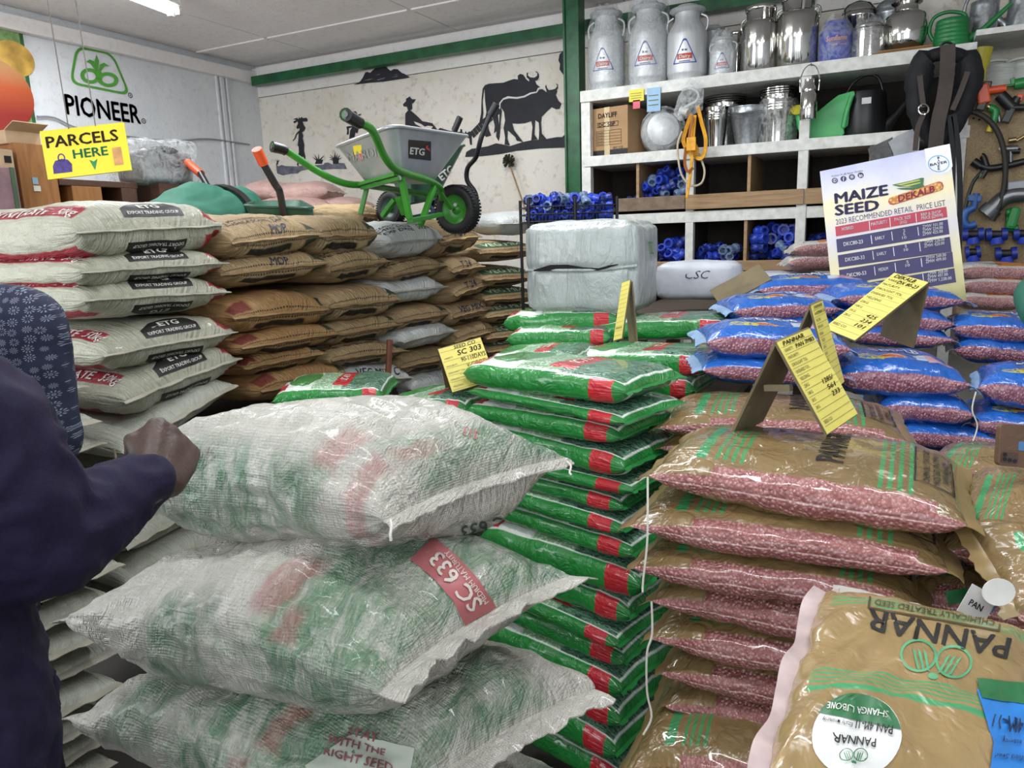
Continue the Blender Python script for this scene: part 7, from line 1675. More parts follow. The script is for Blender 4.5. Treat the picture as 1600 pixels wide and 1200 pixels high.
for P in (((573, 294, 2.98), (563, 335, 3.0)), ((627, 277, 2.66), (640, 342, 2.72)), ((617, 312, 2.9), (598, 338, 2.95)), ((622, 308, 2.85), (632, 335, 2.9)), ((678, 292, 3.05), (657, 352, 2.95)), ((640, 345, 2.74), (690, 335, 3.2))):
    part('leg', MB().bar(q(*P[0]), q(*P[1]), .022, .018).build('leg', M_bg, mesh_only=True, bevel=.003), bw)
wc = q(715, 327, 3.38); wheel(bw, wc, (-.93, .30, .02) if False else ((at(735, 312, D=3.5)-at(690, 312, D=3.3))), .108, .07, M_bg)
part('fork_plate', MB().bar(q(688, 300, 3.22), q(706, 327, 3.3), .02, .006).build('fork_plate', M_bg, mesh_only=True), bw)
part('bolt', MB().tube([q(624, 278, 2.62), q(624, 278, 2.60)], .008, 8).tube([q(712, 320, 3.3), q(711, 320, 3.27)], .008, 8).build('bolt', M_gry, mesh_only=True), bw)
# --- dark green barrow behind it
c0 = at(700, 300, D=3.75); b2_ = thing('wheelbarrow', 'dark green wheelbarrow with black frame behind the grey one', 'wheelbarrow', c0)
q = lambda x, y, D: at(x, y, D=D)-c0
rim = [q(640, 250, 3.6), q(600, 260, 3.9), q(690, 235, 4.3), q(731, 226, 3.95)]; bot = [q(640, 318, 3.6), q(622, 318, 3.85), q(660, 312, 4.1), q(690, 308, 3.85)]
me, rm = tray_mesh(rim, bot, mat=M_bdk); part('tray', me, b2_); part('tray_rim', rm, b2_)
tb2 = BVHTree.FromPolygons([v.co for v in me.vertices], [tuple(p.vertices) for p in me.polygons])
stick(b2_, tb2, c0, 'sticker_lettering', [text_poly('ETG', 0, 0, w=26, h=12, bold=.04)], 696, 270, 3.8, M_wtxt, R_(38), .003)
part('handle_bar', MB().tube([q(*p) for p in ((776, 162, 3.5), (765, 182, 3.52), (752, 215, 3.55), (744, 245, 3.6), (731, 262, 3.65), (730, 282, 3.68), (742, 300, 3.7), (743, 315, 3.72), (725, 325, 3.75), (690, 330, 3.8))], .012, 10, smoothn=4).build('handle_bar', M_bblk, mesh_only=True, smooth=True), b2_)
part('handle_bar', MB().tube([q(*p) for p in ((719, 183, 4.05), (711, 200, 4.08), (700, 240, 4.1), (690, 280, 4.05), (675, 325, 3.95))], .012, 10, smoothn=4).build('handle_bar', M_bblk, mesh_only=True, smooth=True), b2_)
for P in (((776, 162, 3.5), (766, 180, 3.52)), ((719, 183, 4.05), (710, 204, 4.08))): part('grip', MB().tube([q(*P[0]), q(*P[1])], .018, 10).build('grip', M_blk, mesh_only=True, smooth=True), b2_)
for P in (((668, 318, 3.8), (690, 345, 3.78)), ((690, 318, 3.8), (668, 345, 3.8)), ((688, 330, 3.8), (640, 340, 3.7))): part('leg', MB().bar(q(*P[0]), q(*P[1]), .018, .016).build('leg', simple('navy_frame_paint', '#28304a', .4), mesh_only=True), b2_)
wheel(b2_, q(612, 326, 3.75), (at(640, 330, D=3.75)-at(600, 322, D=3.6)), .085, .06, M_bdk)
# --- dark green tray left of it, orange gripped handle
c0 = at(440, 330, D=3.5); b3_ = thing('wheelbarrow', 'low dark green barrow with orange gripped black handle on the left', 'wheelbarrow', c0)
q = lambda x, y, D: at(x, y, D=D)-c0
rim = [q(380, 322, 3.2), q(395, 316, 3.75), q(470, 314, 3.75), q(492, 326, 3.25)]; bot = [q(395, 352, 3.25), q(405, 350, 3.65), q(460, 350, 3.65), q(500, 350, 3.28)]
me, rm = tray_mesh(rim, bot, mat=M_bdk); part('tray', me, b3_); part('tray_rim', rm, b3_)
part('handle_bar', MB().tube([q(*p) for p in ((411, 255, 3.05), (430, 288, 3.1), (437, 300, 3.12), (442, 328, 3.2), (444, 350, 3.24))], .0155, 10, smoothn=4).build('handle_bar', M_bblk, mesh_only=True, smooth=True), b3_)
part('grip', MB().tube([q(401, 233, 3.0), q(412, 256, 3.05)], .021, 12).build('grip', M_org, mesh_only=True, smooth=True), b3_, None, 'orange grip')
part('handle_bar', MB().tube([q(*p) for p in ((313, 270, 3.9), (330, 300, 3.85), (350, 330, 3.8), (400, 348, 3.7))], .0155, 10, smoothn=4).build('handle_bar', M_bblk, mesh_only=True, smooth=True), b3_)
part('grip', MB().tube([q(293, 254, 4.0), q(314, 272, 3.92)], .022, 12).build('grip', M_org, mesh_only=True, smooth=True), b3_, None, 'orange grip')
# --- broom leaning on the sack row
A = at(609, 531, D=2.8); o = MB().tube([A, A+Vector((-.10, -.10, -A.z))], .012, 8).build('broomstick', simple('red_brown_stick', '#7d4a38', .5, var=.25)); tag(o, 'slim reddish wooden broomstick leaning against the sack row', 'stick')
p = at(795, 252, Y=YB-.05); t = thing('feather_duster', 'dark bristle duster on a thin stick hanging on the mural wall', 'brush', p)
mb = MB(); rb = random.Random(3)
for k in range(70):
    a, b = rb.uniform(0, 6.28), rb.uniform(-.9, 1.2); mb.tube([(0, 0, 0), Vector((math.cos(a)*math.cos(b)*.045, math.sin(a)*math.cos(b)*.04, math.sin(b)*.05))], [.003, .006], 4)
br_ = part('bristle', mb.build('bristle', simple('olive_bristle', '#33321f', .9), mesh_only=True), t); br_['kind'] = 'stuff'
part('stick', MB().tube([(.005, 0, -.02), at(822, 330, Y=YB-.06)-p], .006, 6).build('stick', M_pine, mesh_only=True), t)
# --- desk, cartons and wrapped parcel by the left wall
XC = -3.5
P0, P1 = at(22, 222, X=XC), at(75, 222, X=XC); zt = P0.z
dk = thing('pigeonhole_desk', 'brown veneered desk with pigeonholes beneath the hanging sign', 'desk', (XC, P0.y, 0)); dO = dk.location.copy()
def db(nm, y0, y1, z0, z1, x0, x1, m): part(nm, MB().box(((x0+x1)/2-dO.x, (y0+y1)/2-dO.y, (z0+z1)/2), (x1-x0, y1-y0, z1-z0)).build(nm, m, mesh_only=True, bevel=.003), dk)
db('side_panel', P0.y, P1.y+.02, .0, zt, XC-.45, XC, M_cab)
ya, yb_ = P1.y+.025, at(214, 282, X=XC).y; zt2 = at(150, 282, X=XC).z
db('top', ya, yb_, zt2-.03, zt2, XC-.45, XC, M_dkwood); db('back_panel', ya, yb_, 1.2, zt2-.03, XC-.45, XC-.43, M_ply)
for a, b, m in ((113, 159, M_cab), (190, 214, M_dkwood)):
    y0, y1 = at(a, 300, X=XC).y, at(b, 300, X=XC).y; db('upright', y0, y1, 1.2, zt2-.03, XC-.42, XC, m)
db('shelf', ya, yb_, 1.2, 1.23, XC-.44, XC, M_dkwood); db('shelf', ya, yb_, 1.55, 1.58, XC-.44, XC-.2, simple('grey_folder', '#8b8378', .7)); db('base', ya, yb_, 0, 1.2, XC-.44, XC-.02, M_dkwood)
for (a, b, m) in (((50, 277), (60, 288), simple('ticket_blue', '#8fb4d2', .5)), ((52, 290), (64, 299), simple('paper_white', '#d8d8d4', .6))):
    p, r = at(*a, X=XC+.002), at(*b, X=XC+.002); part('paper_slip', MB().box((.002, (p.y+r.y)/2-dO.y, (p.z+r.z)/2), (.003, abs(r.y-p.y), abs(p.z-r.z))).build('paper_slip', m, mesh_only=True), dk)
def carton(name, label, x0, x1, y0, y1, X, dep, m, zbase=None, cat='carton'):
    A, B = at(x0, y1, X=X), at(x1, y0, X=X); t = thing(name, label, cat, (X-dep/2, (A.y+B.y)/2, A.z)); h_ = B.z-A.z
    part('body', MB().box((0, 0, h_/2), (dep, abs(B.y-A.y), h_)).build('body', m, mesh_only=True, bevel=.004), t); return t, h_, abs(B.y-A.y)
M_ct = simple('carton_pale', '#b59a7c', .8, var=.15)
t, h_, w_ = carton('cardboard_carton', 'open pale cardboard carton on top of the desk under the poster', 10, 62, 208, 224, XC-.03, .3, M_ct)
for sg in (-1, 1): part('flap', MB().bar((sg*.15, 0, h_), (sg*.22, 0, h_+.03), w_, .004, up=(0, 0, 1)).build('flap', M_ct, mesh_only=True), t)
t, h_, w_ = carton('parcel', 'purple and green printed parcel at the far left edge', -30, 24, 262, 335, XC+.06, .3, simple('parcel_mauve', '#8a6a72', .5, var=.3, sc=6)); part('green_strip', MB().box((.151, w_*.40, h_*.5), (.004, w_*.1, h_)).build('green_strip', simple('parcel_green', '#3f5b3f', .5), mesh_only=True), t)
t, h_, w_ = carton('cardboard_carton', 'pale carton with dark handle slot at the far left edge', -30, 19, 234, 262, XC+.04, .3, M_ct); part('handle_slot', MB().box((.151, w_*.32, h_*.5), (.003, w_*.2, h_*.35)).build('handle_slot', M_dark, mesh_only=True), t)
bpz = carton('parcel_stand', 'dark shelf stand under the parcels at the far left', -30, 22, 335, 900, XC+.03, .3, M_dkwood, cat='stand')
p = at(246, 290, X=-3.55); t = thing('wrapped_parcel', 'silver and black bundle wrapped in clear film right of the sign', 'parcel', (p.x, p.y, zt2+.0))
me = boxy('body', simple('bundle_silver', '#77777a', .35, var=.5, sc=9), .24, .30, .17, 21, n=10, amp=.012); me.transform(Matrix.Translation((0, 0, .085))); part('body', me, t)
part('dark_band', MB().tube([(.06, -.10, .15), (.10, 0, .165), (.06, .10, .15)], .028, 10, smoothn=4).build('dark_band', M_blk, mesh_only=True, smooth=True), t)
me = boxy('plastic_wrap', M_film, .28, .36, .22, 23, n=10, amp=.02); me.transform(Matrix.Translation((0, 0, .105))); part('plastic_wrap', me, t)
t, h_, w_ = carton('board_offcut', 'pale board offcut standing behind the wrapped bundle', 274, 294, 242, 285, -3.8, .03, M_pine, cat='board')
t.location.z = at(284, 285, X=-3.8).z
bq = thing('storage_chest', 'plain dark chest standing under the wrapped bundle', 'chest', (-3.62, p.y+.13, 0)); part('body', MB().box((0, 0, zt2/2), (.36, .42, zt2-.004)).build('body', M_dkwood, mesh_only=True), bq)
# ================================================================== PEOPLE
def capsules(chains, voxel, smooth=6, wr=0.0, wsc=14, seed=0, extra=None):
    """union of tapered limbs -> one continuous skin (voxel remesh), with optional cloth folds"""
    mb = MB()
    for ch in chains:
        for i in range(len(ch)-1):
            (a, ra), (b, rb) = ch[i], ch[i+1]; a, b = Vector(a), Vector(b)
            mb.tube([a, b], [ra, rb], 14)
        for p, r in ch:
            M = Matrix.Diagonal((r, r, r))
            prof = [(max(1e-6, math.cos(t)), math.sin(t)) for t in [(-.5+k/8)*math.pi for k in range(9)]]
            mb.lathe(prof, 14, c=p, M=M, caps=False)
    for c, rx, ry, rz, rot in (extra or []):
        M = Euler(rot).to_matrix() @ Matrix.Diagonal((rx, ry, rz)); prof = [(max(1e-6, math.cos(t)), math.sin(t)) for t in [(-.5+k/10)*math.pi for k in range(11)]]
        mb.lathe(prof, 18, c=c, M=M, caps=False)
    me = mb.build('figure_source', None, mesh_only=True); bm = bmesh.new(); bm.from_mesh(me); bmesh.ops.remove_doubles(bm, verts=bm.verts[:], dist=1e-5); bmesh.ops.holes_fill(bm, edges=[e for e in bm.edges if e.is_boundary], sides=0); bmesh.ops.recalc_face_normals(bm, faces=bm.faces[:]); bm.to_mesh(me); bm.free()
    o = bpy.data.objects.new('figure_source', me); COL.objects.link(o)
    m = o.modifiers.new('r', 'REMESH'); m.mode = 'VOXEL'; m.voxel_size = voxel
    m2 = o.modifiers.new('s', 'SMOOTH'); m2.iterations = smooth; m2.factor = .5
    bpy.context.view_layer.update()
    res = bpy.data.meshes.new_from_object(o.evaluated_get(bpy.context.evaluated_depsgraph_get())); bpy.data.objects.remove(o); bpy.data.meshes.remove(me)
    if wr:
        off = Vector((seed*3.3, seed*1.7, seed)); res.update(); nn = [v.normal.copy() for v in res.vertices]
        for v, n_ in zip(res.vertices, nn):
            p = v.co*wsc+off; v.co += n_*wr*((1-abs(noise.noise(p)*2.4))*.7+noise.noise(p*.4))
    smooth_mesh(res, 180); return res
M_skin = simple('dark_brown_skin', '#432e25', .5, var=.12, sc=30, bump=.15, bsc=160); M_hair = simple('black_hair', '#131110', .8, bump=.6, bsc=120)
s = NT('purple_jumper_knit'); n = s.noise(300, 2); f_ = s.noise(16, 4, .6, None, 1.2); s.bump(s.M('ADD', s.M('MULTIPLY', n, .25), s.M('MULTIPLY', f_, .8)), .3, .008); M_purple = s.out(s.mix(f_, srgb('#1e1838'), srgb('#140f26')), .8, .3)
M_trou = simple('black_trouser_cloth', '#15141a', .8, bump=.3, bsc=30)
# patterned navy cotton: pale rosettes
s = NT('navy_flower_print'); ox_ = s.n('ShaderNodeSeparateXYZ'); s.t.links.new(s.obj(), ox_.inputs[0]); cx_ = s.n('ShaderNodeCombineXYZ'); s.put(cx_.inputs[0], s.M('ADD', s.M('MULTIPLY', ox_.outputs[0], 52), s.M('MULTIPLY', ox_.outputs[1], 30))); s.put(cx_.inputs[2], s.M('MULTIPLY', ox_.outputs[2], 60)); v2 = cx_.outputs[0]; vo = s.n('ShaderNodeTexVoronoi', feature='F1'); s.t.links.new(v2, vo.inputs['Vector']); vo.inputs['Scale'].default_value = 1; vo.inputs['Randomness'].default_value = .35
dv = s.n('ShaderNodeVectorMath', operation='SUBTRACT'); s.t.links.new(v2, dv.inputs[0]); s.t.links.new(vo.outputs['Position'], dv.inputs[1]); sp = s.n('ShaderNodeSeparateXYZ'); s.t.links.new(dv.outputs[0], sp.inputs[0])
an = s.M('ARCTAN2', sp.outputs[2], sp.outputs[0]); pet = s.M('COSINE', s.M('MULTIPLY', an, 10)); d_ = vo.outputs['Distance']
fl = s.M('MAXIMUM', s.M('MULTIPLY', s.band(d_, .24, .42, .03), s.mapr(pet, .0, .5)), s.M('MAXIMUM', s.band(d_, .09, .14, .02), s.mapr(d_, .05, .03)))
M_flow = s.out(s.mix(s.M('MULTIPLY', fl, .75), srgb('#23283f'), srgb('#8f96a8')), .75, .3)
def head(chains_extra, c, face, up=(0, 0, 1), s_=1.0):
    """skull, jaw, nose, lips, ears as blended volumes, looking along face"""
    f_ = Vector(face).normalized(); r_ = f_.cross(Vector(up)).normalized(); u_ = r_.cross(f_); c = Vector(c); e = Matrix((r_, f_, u_)).transposed().to_euler(); S = s_
    P = lambda x, y, z: c+r_*x*S+f_*y*S+u_*z*S
    L = [(P(0, 0, .02), .076*S, .095*S, .105*S, e), (P(0, .035, -.05), .058*S, .062*S, .065*S, e), (P(0, .10, -.005), .014*S, .018*S, .024*S, e), (P(0, .092, -.055), .026*S, .014*S, .012*S, e)]
    for sg in (-1, 1): L += [(P(sg*.079, -.01, 0), .012*S, .022*S, .032*S, e), (P(sg*.032, .082, .026), .022*S, .012*S, .012*S, e)]
    return L, P, e
def eyes(t, P):
    for nm, r, y, m in (('eye', .0115, .0775, simple('eye_white', '#b9b0a6', .3)), ('iris', .0062, .0845, simple('eye_brown', '#20140f', .2))):
        mb = MB(); prof = [(max(1e-6, r*math.cos(a)), r*math.sin(a)) for a in [(-.5+k/8)*math.pi for k in range(9)]]
        for sg in (-1, 1): mb.lathe(prof, 12, c=P(sg*.032, y, .010), caps=False)
        part(nm, mb.build(nm, m, mesh_only=True, smooth=True), t)
# ---------------- person in purple jumper, right fist on the top bale
FIST = at(268, 690, D=1.075); WR = at(243, 752, D=1.0); EL = at(60, 846, D=.86); SH = at(-66, 668, D=.80)
HIP = Vector((SH.x-.10, SH.y-.09, 1.0))
tor_top = Vector((SH.x-.19, SH.y-.07, SH.z+.03)); LSH = Vector((SH.x-.36, SH.y-.13, SH.z)); NECK = tor_top+Vector((-.01, .0, .07)); HEAD = NECK+Vector((-.03, .02, .15))
b0 = Vector((HIP.x, HIP.y, 0)); pr1 = thing('person', 'person in a dark purple jumper pressing a fist on the top bale', 'person', b0)
Lc = lambda p: Vector(p)-b0
hd, P_, e_ = head(None, Lc(HEAD), (.75, .6, -.1))
h = (FIST-WR).normalized(); tt = (_u*.78-_r*.55-_f*.1); tt = (tt-h*tt.dot(h)).normalized(); bb = h.cross(tt)
if bb.dot(CAM-FIST) < 0: bb = -bb
W0 = WR+h*.012; ch = []
for i in range(4):
    o_ = tt*(.028-.020*i); mc = W0+h*(.088-.004*abs(i-1))+o_; ln = (.043, .048, .044, .034)[i]
    p1 = mc-bb*ln*.92+h*.010; p2 = p1-h*.030-bb*.006; p3 = p2+bb*.020-h*.006
    ch.append([(W0+o_*.6, .021), (W0+h*.045+o_*.9, .019), (mc, .0165)]); ch.append([(mc, .0135), (p1, .0115), (p2, .0105), (p3, .0095)])
th0 = W0+h*.022+tt*.020-bb*.010; th1 = W0+h*.056+tt*.034-bb*.024; th2 = W0+h*.082+tt*.036-bb*.042; th3 = W0+h*.090+tt*.018-bb*.056
ch.append([(th0, .017), (th1, .014), (th2, .012), (th3, .010)])
ch.append([(W0+h*.02-bb*.004, .026), (W0+h*.058-bb*.010, .031), (W0+h*.075-bb*.022, .026)])
fist_ch = [[(Lc(p), r) for p, r in c] for c in ch]
armR = [(Lc(SH), .05), (Lc(EL), .04), (Lc(WR), .027), (Lc(W0), .025)]
LEL = LSH+Vector((-.05, .03, -.30)); LWR = LEL+Vector((.06, .16, -.22)); LHD = LWR+Vector((.02, .06, -.05))
KN = [HIP+Vector((sg*.10, .02, -.46)) for sg in (-1, 1)]; AN = [HIP+Vector((sg*.11, -.02, -.92)) for sg in (-1, 1)]
armL = [(Lc(LSH), .05), (Lc(LEL), .04), (Lc(LWR), .027), (Lc(LHD), .032)]
lfing = [[(Lc(LHD), .02), (Lc(LHD+Vector((.012*(i-1.5), .05, -.03))), .010), (Lc(LHD+Vector((.012*(i-1.5), .07, -.06))), .009)] for i in range(4)]+[[(Lc(LHD), .016), (Lc(LHD+Vector((.04, .02, -.01))), .011), (Lc(LHD+Vector((.05, .04, -.02))), .009)]]
legs = [[(Lc(HIP+Vector((sg*.08, 0, -.05))), .085), (Lc(KN[k]), .055), (Lc(AN[k]), .035), (Lc(AN[k]+Vector((.03, .12, -.04))), .03)] for k, sg in enumerate((-1, 1))]
core = [(Lc(HIP), .13), (Lc(HIP+Vector((0, .0, .22))), .115), (Lc(tor_top-Vector((0, 0, .14))), .13), (Lc(tor_top), .08), (Lc(NECK), .052), (Lc(HEAD-Vector((.02, .02, .06))), .05)]
sho = [(Lc(SH), .055), (Lc(tor_top), .075), (Lc(LSH), .055)]
part('body', capsules([core, sho, armR, armL]+legs+fist_ch+lfing, .0052, 4, extra=hd), pr1, M_skin)
cuff = Lc(WR)+ (Lc(EL)-Lc(WR)).normalized()*.0
jum = [[(Lc(HIP+Vector((.02, .0, .10))), .17), (Lc(HIP+Vector((.01, 0, .26))), .155), (Lc(tor_top-Vector((0, 0, .14))), .16), (Lc(tor_top-Vector((0, 0, .02))), .095)], [(Lc(SH), .082), (Lc(tor_top), .085), (Lc(LSH), .082)],
       [(Lc(SH), .084), (Lc(SH.lerp(EL, .5)), .078), (Lc(EL), .068), (Lc(EL.lerp(WR, .5)), .054), (Lc(EL.lerp(WR, .8)), .045), (Lc(EL.lerp(WR, .9)), .040)], [(Lc(LSH), .078), (Lc(LEL), .065), (Lc(LWR), .042)]]
part('jumper', capsules(jum, .008, 4, wr=.009, wsc=24, seed=3), pr1, M_purple)
tr_ = [[(Lc(HIP+Vector((0, 0, .06))), .165), (Lc(HIP-Vector((0, 0, .08))), .16)]]+[[(Lc(HIP+Vector((sg*.085, 0, -.06))), .115), (Lc(KN[k]), .085), (Lc(AN[k]), .07)] for k, sg in enumerate((-1, 1))]
part('trousers', capsules(tr_, .012, 5, wr=.005, wsc=16, seed=5), pr1, M_trou)
part('hair', capsules([[(P_(0, -.015, .055), .092), (P_(0, -.04, .02), .088)]], .010, 3, wr=.004, wsc=60, seed=7), pr1, M_hair); eyes(pr1, P_)
for k in range(2): part('shoe', capsules([[(Lc(AN[k]+Vector((0, -.03, -.045))), .042), (Lc(AN[k]+Vector((.02, .10, -.05))), .038), (Lc(AN[k]+Vector((.04, .17, -.055))), .030)]], .01, 3), pr1, M_trou)
# ---------------- person behind in the navy flowered shirt
S2 = at(28, 512, D=1.32); b0 = Vector((S2.x-.27, S2.y-.07, 0)); pr2 = thing('person', 'person in a navy shirt printed with pale flowers at the left edge', 'person', b0); Lc = lambda p: Vector(p)-b0
T2 = Vector((b0.x, b0.y, S2.z+.02)); H2_ = Vector((b0.x, b0.y, .98)); N2 = T2+Vector((.0, .02, .08)); HD2 = N2+Vector((.0, .05, .15)); L2 = T2+Vector((-.2, -.02, -.03)); E2_ = S2+Vector((.0, -.01, -.26)); W2 = E2_+Vector((-.20, .06, -.12)); EL2 = L2+Vector((-.03, 0, -.28)); WL2 = EL2+Vector((.05, .15, -.2))
hd, P_, e_ = head(None, Lc(HD2), (.2, 1, 0))
leg2 = [[(Lc(H2_+Vector((sg*.09, 0, -.04))), .085), (Lc(H2_+Vector((sg*.1, .02, -.48))), .055), (Lc(H2_+Vector((sg*.1, -.01, -.90))), .035), (Lc(H2_+Vector((sg*.1, .13, -.945))), .028)] for sg in (-1, 1)]
hands2 = [[(Lc(w), .03), (Lc(w+Vector((0, .06, -.05))), .03)] for w in (W2, WL2)]+[[(Lc(w+Vector((0, .06, -.05))), .016), (Lc(w+Vector((.014*(i-1.5), .10, -.09))), .010), (Lc(w+Vector((.014*(i-1.5), .11, -.125))), .009)] for w in (W2, WL2) for i in range(4)]+[[(Lc(w+Vector((0, .03, -.03))), .015), (Lc(w+Vector((.035, .07, -.05))), .011)] for w in (W2, WL2)]
part('body', capsules([[(Lc(H2_), .13), (Lc(T2-Vector((0, 0, .2))), .12), (Lc(T2), .08), (Lc(N2), .055), (Lc(HD2-Vector((0, .02, .05))), .05)], [(Lc(S2), .05), (Lc(T2), .07), (Lc(L2), .05)], [(Lc(S2), .048), (Lc(E2_), .04), (Lc(W2), .027)], [(Lc(L2), .048), (Lc(EL2), .04), (Lc(WL2), .027)]]+leg2+hands2, .008, 4, extra=hd), pr2, M_skin)
part('shirt', capsules([[(Lc(H2_+Vector((0, 0, .0))), .17), (Lc(T2-Vector((0, 0, .22))), .165), (Lc(T2-Vector((0, 0, .05))), .11)], [(Lc(S2), .078), (Lc(T2+Vector((0, 0, .0))), .085), (Lc(L2), .078)], [(Lc(S2), .080), (Lc(S2.lerp(E2_, .5)), .080), (Lc(S2.lerp(E2_, .75)), .083)], [(Lc(L2), .08), (Lc(L2.lerp(EL2, .75)), .083)]], .010, 5, wr=.004, wsc=14, seed=11), pr2, M_flow)
part('collar', capsules([[(Lc(N2+Vector((.055, .02, -.02))), .024), (Lc(N2+Vector((.0, -.06, .0))), .026), (Lc(N2+Vector((-.055, .02, -.02))), .024)]], .008, 4), pr2, M_flow)
part('trousers', capsules([[(Lc(H2_+Vector((0, 0, .02))), .155), (Lc(H2_-Vector((0, 0, .1))), .15)]]+[[(Lc(H2_+Vector((sg*.085, 0, -.08))), .11), (Lc(H2_+Vector((sg*.1, .02, -.48))), .085), (Lc(H2_+Vector((sg*.1, 0, -.9))), .07)] for sg in (-1, 1)], .014, 5, wr=.004, wsc=14, seed=12), pr2, M_trou)
part('hair', capsules([[(P_(0, -.015, .055), .092), (P_(0, -.045, .01), .088)]], .010, 3, wr=.004, wsc=60, seed=13), pr2, M_hair); eyes(pr2, P_)
for sg in (-1, 1): part('shoe', capsules([[(Lc(H2_+Vector((sg*.1, -.03, -.94))), .04), (Lc(H2_+Vector((sg*.1, .16, -.948))), .032)]], .012, 3), pr2, M_trou)
# ---------------- person in green bending behind the stacks
M_scr = simple('teal_green_cotton', '#226350', .75, var=.12, sc=5, bump=.25, bsc=20); M_belt = simple('black_leather_belt', '#1d1717', .4)
HP = at(352, 304, X=-3.12); CH = at(258, 316, X=-3.16); b0 = Vector((HP.x-.02, HP.y, 0)); pr3 = thing('person', 'person in teal green bending over behind the red banded sacks', 'person', b0); Lc = lambda p: Vector(p)-b0
HP = HP-Vector((0, 0, .10)); CH = CH-Vector((0, 0, .13)); NK = CH+(CH-HP).normalized()*.14+Vector((.0, 0, -.06)); HDp = NK+(CH-HP).normalized()*.12+Vector((0, 0, -.10))
dr = (CH-HP).normalized(); sd = Vector((1, 0, 0)); S_a, S_b = CH+sd*.17+Vector((0, 0, -.01)), CH-sd*.17
hd, P_, e_ = head(None, Lc(HDp), (dr*.3+Vector((0, 0, -1))), up=dr)
arms = [[(Lc(S_), .05), (Lc(S_+Vector((0, -.02, -.28))), .04), (Lc(S_+Vector((0, -.12, -.50))), .028), (Lc(S_+Vector((0, -.16, -.57))), .034)] for S_ in (S_a, S_b)]
fing = [[(Lc(S_+Vector((0, -.16, -.57))), .016), (Lc(S_+Vector((.014*(i-1.5), -.19, -.64))), .010), (Lc(S_+Vector((.014*(i-1.5), -.18, -.68))), .009)] for S_ in (S_a, S_b) for i in range(4)]+[[(Lc(S_+Vector((0, -.15, -.55))), .015), (Lc(S_+Vector((.045, -.18, -.60))), .011)] for S_ in (S_a, S_b)]
legs3 = [[(Lc(HP+sd*sg*.09+Vector((0, 0, -.05))), .085), (Lc(Vector((HP.x+sg*.10, HP.y-.02, HP.z*.5))), .06), (Lc(Vector((HP.x+sg*.10, HP.y+.02, .09))), .04), (Lc(Vector((HP.x+sg*.10, HP.y-.13, .035))), .03)] for sg in (-1, 1)]
part('body', capsules([[(Lc(HP), .12), (Lc(HP.lerp(CH, .5)), .11), (Lc(CH), .10), (Lc(NK), .055), (Lc(HDp), .05)], [(Lc(S_a), .05), (Lc(CH), .07), (Lc(S_b), .05)]]+arms+legs3+fing, .008, 4, extra=hd), pr3, M_skin)
part('shirt', capsules([[(Lc(HP.lerp(CH, .12)), .150), (Lc(HP.lerp(CH, .5)+Vector((0, 0, .035))), .160), (Lc(CH+Vector((0, 0, .0))), .145), (Lc(CH.lerp(NK, .5)), .10)], [(Lc(HP.lerp(CH, .15)+sd*.06), .13), (Lc(CH+sd*.08), .12)], [(Lc(HP.lerp(CH, .15)-sd*.06), .13), (Lc(CH-sd*.08), .12)], [(Lc(S_a), .085), (Lc(S_a+Vector((.02, -.01, -.17))), .088)], [(Lc(S_b), .085), (Lc(S_b+Vector((-.02, -.01, -.17))), .088)]], .010, 5, wr=.010, wsc=9, seed=21), pr3, M_scr)
part('trousers', capsules([[(Lc(HP+sd*.06-dr*.02), .135), (Lc(HP+sd*.06-dr*.05-Vector((0, 0, .10))), .13)], [(Lc(HP-sd*.06-dr*.02), .135), (Lc(HP-sd*.06-dr*.05-Vector((0, 0, .10))), .13)]]+[[(Lc(HP+sd*sg*.09+Vector((0, 0, -.1))), .12), (Lc(Vector((HP.x+sg*.10, HP.y-.0, HP.z*.5))), .085), (Lc(Vector((HP.x+sg*.10, HP.y+.02, .1))), .07)] for sg in (-1, 1)], .012, 5, wr=.006, wsc=10, seed=22), pr3, M_scr)
bm_ = MB(); ctr = Lc(HP.lerp(CH, .07)); x_ = sd; z_ = dr.cross(x_).normalized()
bp = [ctr+x_*.215*math.cos(k*math.pi/14)+z_*(-.152 if z_.z < 0 else .152)*math.sin(k*math.pi/14) for k in range(29)]
for a, b in zip(bp, bp[1:]): bm_.bar(a, b+(b-a)*.1, .035, .010, up=((a+b)/2-ctr))
part('belt', bm_.build('belt', M_belt, mesh_only=True, smooth=True), pr3)
part('hair', capsules([[(P_(0, -.015, .055), .092), (P_(0, -.045, .01), .088)]], .010, 3, wr=.004, wsc=60, seed=23), pr3, M_hair); eyes(pr3, P_)
for sg in (-1, 1): part('shoe', capsules([[(Lc(Vector((HP.x+sg*.10, HP.y+.03, .05))), .045), (Lc(Vector((HP.x+sg*.10, HP.y-.14, .042))), .036)]], .012, 3), pr3, M_trou)
